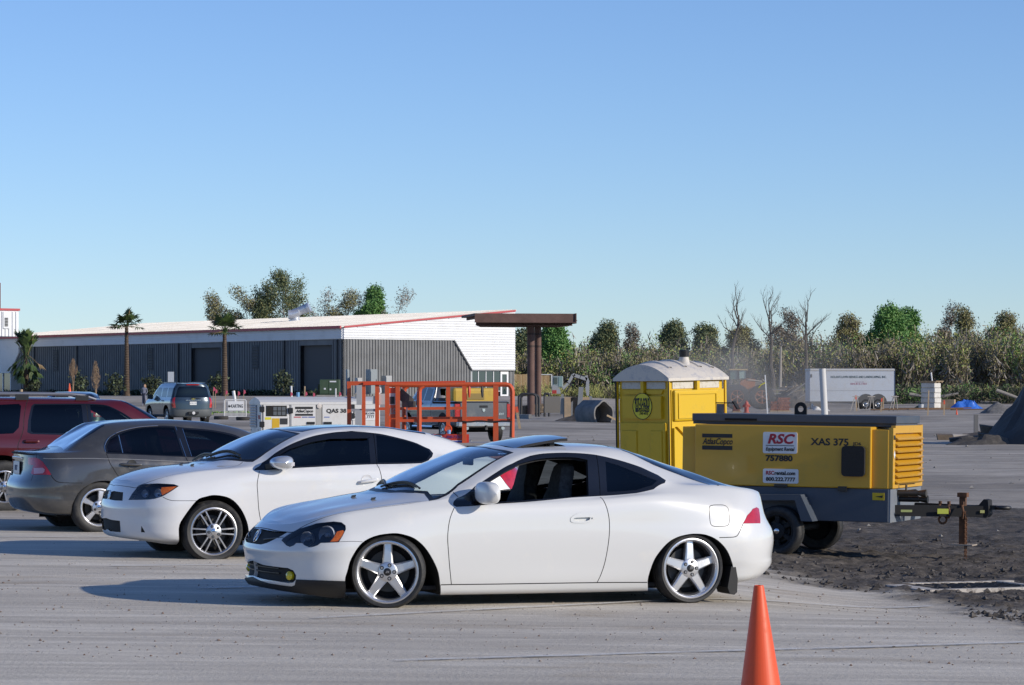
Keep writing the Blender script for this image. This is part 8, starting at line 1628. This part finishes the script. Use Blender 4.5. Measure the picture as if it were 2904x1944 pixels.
for i,(u0,v0,u1,v1,t,lab)in enumerate(((2427,1122,2430,1166,orange_paint,'stake with a faded orange top before the trailer wheels'),(2501,1130,2498,1169,orange_paint,'leaning orange-topped stake right of the trailer wheels'),(2506,1126,2504,1165,None,'dark bare stake beside the leaning orange-topped one'),(2678,1136,2677,1179,orange_paint,'orange-topped stake in front of the wrapped block pallet'),(2634,1108,2631,1180,None,'bare grey stake before the left edge of the block pallet'),(2743,1122,2744,1140,orange_paint,'short orange-topped stake behind the blue tarpaulin'),(2766,1124,2766,1140,pink,'short pink-topped stake right of the blue tarpaulin'),(2737,1072,2740,1132,None,'tall thin pole with yellow ribbons behind the blue tarpaulin'))):stake(u0,v0,u1,v1,lab,t,.04)
b=MB(); P0=at(2736,1085,gnd(2740,1132).y-.3); P1=at(2737,1097,gnd(2740,1132).y-.3); b.tube([P0,P0+Vector((-.35,0,.03))],.03,4); b.tube([P1,P1+Vector((-.3,0,-.12)),P1+Vector((-.55,0,-.30))],.03,4); tag(b.build('yellow_ribbon',mat('ribbon_yellow',(.62,.55,.03),.6)),'yellow ribbons on the tall thin pole behind the blue tarpaulin','ribbon')
for i,u in enumerate((2420,2463,2530)):
 p=gnd(u+4,1166); b=MB()
 for dx in(-.18,.0,.18):b.bar(p+Vector((dx*1.6,.1*i,0)),p+Vector((dx*.4+.1,0,1.0)),.05)
 b.bar(p+Vector((-.15,0,.95)),p+Vector((.35,0,.95)),.06); tag(b.build('saw_horse',mat('bleached',(.42,.38,.33),.9)),'pale wooden trestle before the trailer, '+('left of its wheels','over its wheels','at its right end')[i],'trestle','trestles by the trailer')
def block_pallet():
 p=gnd(2643,1160); Y=p.y; s=SC_(Y); x0,x1=at(2615,0,Y).x,at(2672,0,Y).x; zt=CH-(1086-V0)/s; T=thing('block_pallet','tall pallet of pale blocks in white wrap with a wooden pallet on top','pallet',M=Matrix.Translation(((x0+x1)/2,Y+.6,p.z))@Matrix.Rotation(math.radians(-33),4,'Z')); w_=(x1-x0)/2*.74; h=zt-p.z; bw=mat('wrap_white',(.60,.58,.54),.5,noise=(3,(.48,.45,.40),.4,.7)); n=5
 for k in range(n):
  z0,z1=.06+k*(h-.06)/n,.06+(k+1)*(h-.06)/n-.02; b=MB(); b.box(-w_-(.03 if k%2 else 0),w_+(.03 if k%2 else 0),-w_,w_,z0,z1,ch=.04); b.build('block_layer',bw,T)
 for i in range(7):b=MB(); x=-w_*1.18+i*w_*.39; b.box(x-.09,x+.09,-w_*1.2,w_*1.2,h+.09,h+.13); b.build('slat',wood,T)
 for y in(-w_,0,w_):b=MB(); b.box(-w_*1.2,w_*1.2,y-.05,y+.05,h,h+.088); b.build('bearer',wood,T)
 q=at(2643,1085,Y+.6); b=MB(); b.cyl(q+Vector((.02,0,-.02)),at(2640.5,1057,Y+.6),.05,8); tag(b.build('pipe',pvc),'short white pipe standing on top of the block pallet','pipe')
block_pallet()
p=gnd(2612,1162); b=MB(); hb=15*p.y/FPX; b.lathe([(0,0),(hb*.42,0),(hb*.52,hb),(hb*.48,hb),(hb*.40,.05),(0,.05)],20,M=Matrix.Translation(p)); tag(b.build('bucket',mat('bucket_grey',(.48,.49,.50),.5)),'light grey bucket left of the wrapped block pallet','bucket')
rough_mound('green_net','crumpled dark green netting heaped beside the grey bucket','netting',gnd(2625,1160)+Vector((0,1.2,0)),.9,.5,.55,mat('net_green',(.05,.11,.07),.8),21,.6)
c=gnd(2735,1161); rough_mound('tarpaulin','bright blue tarpaulin thrown over a heap near the wood edge','tarpaulin',c+Vector((.1,.8,0)),1.15,.7,1.05,mat('tarp_blue',(.025,.12,.50),.45,noise=(3,(.04,.17,.60),.4,.6)),31,.45,30,flat=.85)
rough_mound('tarpaulin','lower blue tarpaulin heap trailing to the right of the bright one','tarpaulin',gnd(2768,1161)+Vector((0,.9,0)),.8,.5,.5,mat('tarp_blue',(.025,.12,.50),.45),33,.4,22)
for i,(u,v,w_,h,lab)in enumerate(((2692,1157,.5,.62,'plywood crate left of the blue tarpaulin'),(2704,1142,.45,.4,'small pale board box behind the plywood crate'),(2668,1158,.32,.45,'brown box at the right foot of the block pallet'))):p=gnd(u,v); b=MB(); b.box(-w_,w_,-.3,.3,0,h,M=Matrix.Translation(p+Vector((0,.5,.0)))@Matrix.Rotation(.4*i-.3,4,'Z')); tag(b.build('crate',wood if i<2 else wood_dk),lab,'crate')
for i in range(7):q=gnd(2535+i*36,1166-(i%3)); b=MB(); b.obox(q+Vector((0,.2*(i%3),.10+.04*(i%2))),(rr.uniform(.9,1.6),rr.uniform(-.2,.2),.02),(0,.10,0),(0,0,.035)); tag(b.build('board',mat('board_brown',(.20,.115,.06),.85)),'long brown board lying on the ground by the block pallet and tarpaulin','board','boards lying by the tarpaulin')
p=gnd(2713,1177); traffic_cone('traffic_cone',p,17*p.y/FPX,'small orange cone far back in front of the blue tarpaulin')
c=gnd(2836,1174); rough_mound('gravel_mound','neat grey mound of gravel left of the covered heap','gravel mound',c+Vector((0,1.0,0)),1.25,1.0,.80,mat('gravel_grey',(.17,.165,.16),.95,noise=(6,(.11,.105,.10),.4,.6)),41,.08,26)
c=gnd(3040,1262); tp=mat('dark_tarp',(.035,.036,.04),.75,noise=(1.5,(.06,.06,.063),.4,.7)); rough_mound('covered_heap','huge dark sheeted heap cut by the right edge of the picture','covered heap',c+Vector((.2,1.8,0)),2.6,2.2,2.6,tp,52,.55,44,flat=1.5)
for i in range(22):
 u=2690+rr.random()*230; q=gnd(u,1258-rr.random()*14); b=MB(); t=max(0,(u-2690)/230); a=rr.uniform(-.5,.7); d=Vector((math.cos(a),.3*rr.uniform(-1,1),.30*rr.uniform(-.6,1))).normalized(); b.obox(q+Vector((0,0,.08+rr.random()*.55*t)),d*rr.uniform(.2,.7),(0,.05+.10*rr.random(),.02),(-.02,0,.05+.09*rr.random())); tag(b.build('debris_plank',(wood_dk,mat('wet_wood',(.07,.058,.05),.9),mat('bleached',(.42,.38,.33),.9))[0 if i%5 else 2 if i%2 else 1]),'broken dark plank lying in the scrap before the sheeted heap','plank','broken planks before the sheeted heap')
rough_mound('scrap_heap','long low heap of dark scrap lying before the sheeted heap','scrap heap',gnd(2800,1262)+Vector((.1,.7,0)),1.45,.5,.42,mat('scrap_dark',(.06,.054,.05),.95,noise=(3,(.11,.10,.09),.45,.65)),61,.6,30); rough_mound('scrap_heap','taller heap of dark scrap right up against the sheeted heap','scrap heap',gnd(2880,1258)+Vector((.1,.8,0)),.95,.6,.85,MATS['scrap_dark'],64,.6,28)
q=gnd(2767,1240); b=MB(); b.box(at(2762,0,q.y).x,at(2773.5,0,q.y).x,q.y-.06,q.y+.06,q.z-.05,CH-(1176-V0)*q.y/FPX); tag(b.build('grey_post',mat('post_dim',(.16,.155,.15),.85)),'square grey post standing in the scrap left of the sheeted heap','post')
# woods, single trees, drifting dust
def bare_tree(name,label,base,h,spread,seed,crown_from=.45,r0=.14,lean=(0,0),leaf=None,m=5,group=None,dens=1.,forks=5):
 rr=random.Random(seed); T=thing(name,label,'tree',loc=base,group=group); tk,br=MB(),MB(); V,F,MI=[],[],[]; nr=np.random.default_rng(seed)
 top=Vector((lean[0]*h,lean[1]*h,h*.80)); P=[Vector((0,0,-.2))]; n=7
 for i in range(1,n+1):t=i/n; P.append(top*t+Vector((rr.uniform(-.014,.014)*h,rr.uniform(-.014,.014)*h,0)))
 tk.tube(P,[r0*(1-.62*i/n)for i in range(n+1)],6)
 def grow(p,d,L,r,k):
  q=p; pts=[p]
  for i in range(3):d=(d+Vector((rr.uniform(-.25,.25),rr.uniform(-.25,.25),rr.uniform(-.05,.28)))).normalized(); q=q+d*L/3; pts.append(q)
  br.tube(pts,[r,r*.8,r*.6,r*.4],4 if k<2 else 3,cap=False)
  if leaf and k>=1:
   for w_ in pts[1:]:leaf_cloud(V,F,MI,np.array(w_),leaf[1],leaf[1],leaf[1]*.8,int(leaf[2]*dens),leaf[3],leaf[0],nr)
  if k<3:
   for j in range(3 if k<2 else 4):grow(pts[1+j%3],(d+Vector((rr.uniform(-.9,.9),rr.uniform(-.9,.9),rr.uniform(-.25,.55)))).normalized(),L*rr.uniform(.42,.68),r*.5,k+1)
 for i in range(forks):
  t=crown_from+(1-crown_from)*(i+rr.random()*.6)/forks; a=i*2.4+rr.random(); p=top*min(1,t); el=rr.uniform(.35,.9)+(0 if leaf else .25); grow(p,Vector((math.cos(a)*math.cos(el),math.sin(a)*math.cos(el),math.sin(el))),spread*h*rr.uniform(.75,1.2)*(1.25-.5*t),r0*(.45 if leaf else .32),0)
 grow(top,Vector((lean[0],lean[1],1)).normalized(),h*.2,r0*.3,0)
 tk.build('trunk',leafm[m],T); br.build('branches',leafm[m],T,kind='stuff')
 if V:o=cloud_obj('crown',V,F,MI,T); o['kind']='stuff'
 return T
hz_=lambda v,Y:CH-(v-V0)*Y/FPX
for u,v,Y,sd,ln,cf,sp,lab in((2066,817,246,3,(.085,0),.66,.18,'leftmost of three tall bare trees, its trunk leaning right'),(2195,832,246,12,(-.04,0),.66,.24,'middle one of three tall bare trees, with a wide spreading top'),(2283,842,246,23,(.02,0),.64,.22,'rightmost of three tall bare trees, behind the white trailer end')):
 b_=atY(u,Y); bare_tree('bare_tree',lab,b_,(hz_(v,Y)-b_.z)*.95,sp,sd,cf,.20,ln,None,8,'tall bare trees')
b_=atY(2211,244); T=thing('tree_stump','bare broken trunk without branches right of the middle bare tree','tree trunk',loc=b_); b=MB(); b.tube([(0,0,-.2),(.06,0,2.2),(.10,0,hz_(985,244)-b_.z)],[.15,.12,.08],7); b.build('trunk',leafm[5],T)
for i,(u,v,w_,kd,lab)in enumerate(((614,872,.16,0,'thin half-leafed tree behind the workshop roof, behind the palm by the roller door'),(702,864,.20,0,'small rounded half-leafed tree above the workshop roof, left of the ventilator'),(758,866,.18,1,'low leafy tree above the roof between the small and the biggest one'),(806,812,.26,1,'biggest spreading tree above the workshop roof, behind the ventilator'),(888,866,.28,2,'bare tree leaning right, just right of the roof ventilator'),(980,868,.20,0,'pale thin-twigged tree above the roof near its corner'),(1036,868,.12,2,'slim bare sapling above the gable slope'),(1066,862,.20,3,'fresh green tree above the gable slope'),(1126,853,.16,2,'brown feathery tree above the right part of the gable'))):
 Y=335.; b_=atY(u,Y); b_.z=1.0; bare_tree('tree',lab,b_,hz_(v,Y)-1.0,w_,100+i,.42,.16,(.12 if i==4 else 0,0),[((1,5),.9,13,.16),((7,1),.9,18,.17),((5,4),.8,4,.15),((6,3),.9,46,.19)][kd],5,'trees behind the workshop')
for i,(u,v,w_,kd,Y,lab)in enumerate(((1490,968,.20,1,285,'dark tree top between workshop and rusty columns'),(1572,960,.20,3,262,'bright green tree just right of the rusty columns'),(1720,958,.24,1,295,'flat-topped dark tree left of the toilet roof'),(1797,956,.13,2,295,'knobbly bare tree top left of the toilet roof'),(1912,951,.18,1,295,'dark conical tree above the toilet roof'),(2008,956,.22,1,295,'dark broad tree left of the tall bare trees'),(2100,962,.24,0,290,'brown-green tree top behind the leftmost tall bare tree'),(2246,914,.24,2,290,'bare brown conical tree between two tall bare trees'),(2405,930,.22,0,290,'greyish tree top above the middle of the white trailer'),(2520,914,.24,3,275,'bright green tree at the right end of the white trailer'),(2572,924,.18,3,285,'smaller green tree right of the bright one'),(2690,908,.14,2,295,'bare fine-twigged tree top above the block pallet'),(2742,918,.14,0,290,'slender tree top above the blue tarpaulin'),(2842,928,.22,0,285,'broad olive tree near the right edge of the woods'))):
 b_=atY(u,Y); bare_tree('tree',lab,b_,hz_(v,Y)-b_.z,w_,200+i,.40,.15,(0,0),[((1,4),.9,20,.16),((7,1),1.0,30,.17),((4,5),.7,8,.15),((6,3),1.0,56,.19)][kd],4,'trees standing out of the woods')
def woods():
 V,F,MI=[],[],[]; r=np.random.default_rng(15); st=MB()
 prof=lambda u:float(np.interp(u,[1380,1600,1900,2050,2200,2400,2560,2700,2904,3100],[992,988,988,985,975,968,952,945,940,940]))
 for i in range(430):
  Y=256+62*r.random()**1.3; u=1420+1700*r.random(); p=atY(u,Y); top=hz_(prof(u)+r.normal()*14+(18 if Y<268 else 0),Y); H=max(2.0,top-p.z); w_=.8+1.1*r.random(); q=math.sin(u*.011+1)+.6*math.sin(u*.031+Y*.05)+.5*r.normal()
  mi=((2,3),(1,4),(1,5),(3,2),(1,7),(2,1))[int(np.clip(2.0+q*1.3+r.normal()*.8,0,5))]
  leaf_cloud(V,F,MI,np.array([p.x,p.y,p.z+H*.60]),w_,w_,H*.42,560,.17,mi,r,0,.0); leaf_cloud(V,F,MI,np.array([p.x,p.y,p.z+H*.45]),w_*.9,w_,H*.50,260,.75,(4,5),r,2.2,0.)
  if i%3==0:st.tube([(p.x,p.y,p.z-.2),(p.x+r.normal()*.2,p.y,p.z+H*.6),(p.x+r.normal()*.4,p.y,p.z+H*.95)],[.09,.07,.03],4)
 for i in range(420):
  u=1420+1700*r.random(); Y=246+14*r.random(); p=atY(u,Y); leaf_cloud(V,F,MI,np.array([p.x,p.y,p.z+.45]),1.0,.7,.75,110,.34,(2,1)if r.random()<.7 else(4,1),r,1.6,0.)
 for i in range(150):
  u=2480+560*r.random(); Y=236+7*r.random(); p=atY(u,Y); leaf_cloud(V,F,MI,np.array([p.x,p.y,p.z+.4+.5*r.random()]),1.1,.9,.8,90,.42,(0,4)if r.random()<.8 else(3,0),r,.6,0.)
 st.build('thin_stems',leafm[5],kind='stuff'); o=cloud_obj('woods',V,F,MI); o['kind']='stuff'
 for i,(u,Y,L,a)in enumerate(((2870,234,2.6,-.35),(2690,236,1.6,.2),(2600,236,1.2,-.15))):
  p=atY(u,Y)+Vector((0,0,.7)); b=MB(); d=Vector((math.cos(a),-.1,math.sin(a)))*L/2; b.tube([p-d,p,p+d],[.14,.12,.07],7); tag(b.build('fallen_trunk',leafm[5]),'fallen grey trunk lying in the cut brush, '+('largest, at the right','behind the block pallet','left of the block pallet')[i],'fallen trunk','fallen trunks in the cut brush')
woods()
def dust():
 Y=186.; b=MB(); c=at(2150,1010,Y); b.lathe([(0,-1)]+[(math.cos(t),math.sin(t))for t in np.linspace(-1.3,1.3,9)]+[(0,1)],24,M=Matrix.Translation((c.x,Y+6,2.2))@Matrix.Diagonal((9.5,9.0,4.6,1)))
 m=bpy.data.materials.new('dust'); m.use_nodes=True; n,l=m.node_tree.nodes,m.node_tree.links; n.remove(n['Principled BSDF']); v=n.new('ShaderNodeVolumePrincipled'); v.inputs['Color'].default_value=(.86,.80,.72,1); v.inputs['Anisotropy'].default_value=.2
 tc=n.new('ShaderNodeTexCoord'); mp=n.new('ShaderNodeMapping'); mp.inputs['Location'].default_value=(-1,-1,-1); mp.inputs['Scale'].default_value=(2,2,2); l.new(tc.outputs['Generated'],mp.inputs['Vector']); ln=n.new('ShaderNodeVectorMath'); ln.operation='LENGTH'; l.new(mp.outputs['Vector'],ln.inputs[0])
 f=n.new('ShaderNodeMapRange'); f.interpolation_type='SMOOTHSTEP'; f.inputs['From Min'].default_value=.98; f.inputs['From Max'].default_value=.1; l.new(ln.outputs['Value'],f.inputs['Value'])
 t=n.new('ShaderNodeTexNoise'); t.inputs['Scale'].default_value=.22; t.inputs['Detail'].default_value=3; l.new(tc.outputs['Object'],t.inputs['Vector']); r=n.new('ShaderNodeMapRange'); r.inputs['From Min'].default_value=.38; r.inputs['From Max'].default_value=.68; l.new(t.outputs['Fac'],r.inputs['Value'])
 a=n.new('ShaderNodeMath'); a.operation='MULTIPLY'; l.new(f.outputs['Result'],a.inputs[0]); l.new(r.outputs['Result'],a.inputs[1]); a2=n.new('ShaderNodeMath'); a2.operation='MULTIPLY'; a2.inputs[1].default_value=.13; l.new(a.outputs[0],a2.inputs[0]); l.new(a2.outputs[0],v.inputs['Density']); l.new(v.outputs[0],n['Material Output'].inputs['Volume'])
 o=b.build('dust_cloud',m,fix=True); o['kind']='stuff'
dust()
SC.cycles.volume_step_rate=4.0; SC.cycles.volume_max_steps=64
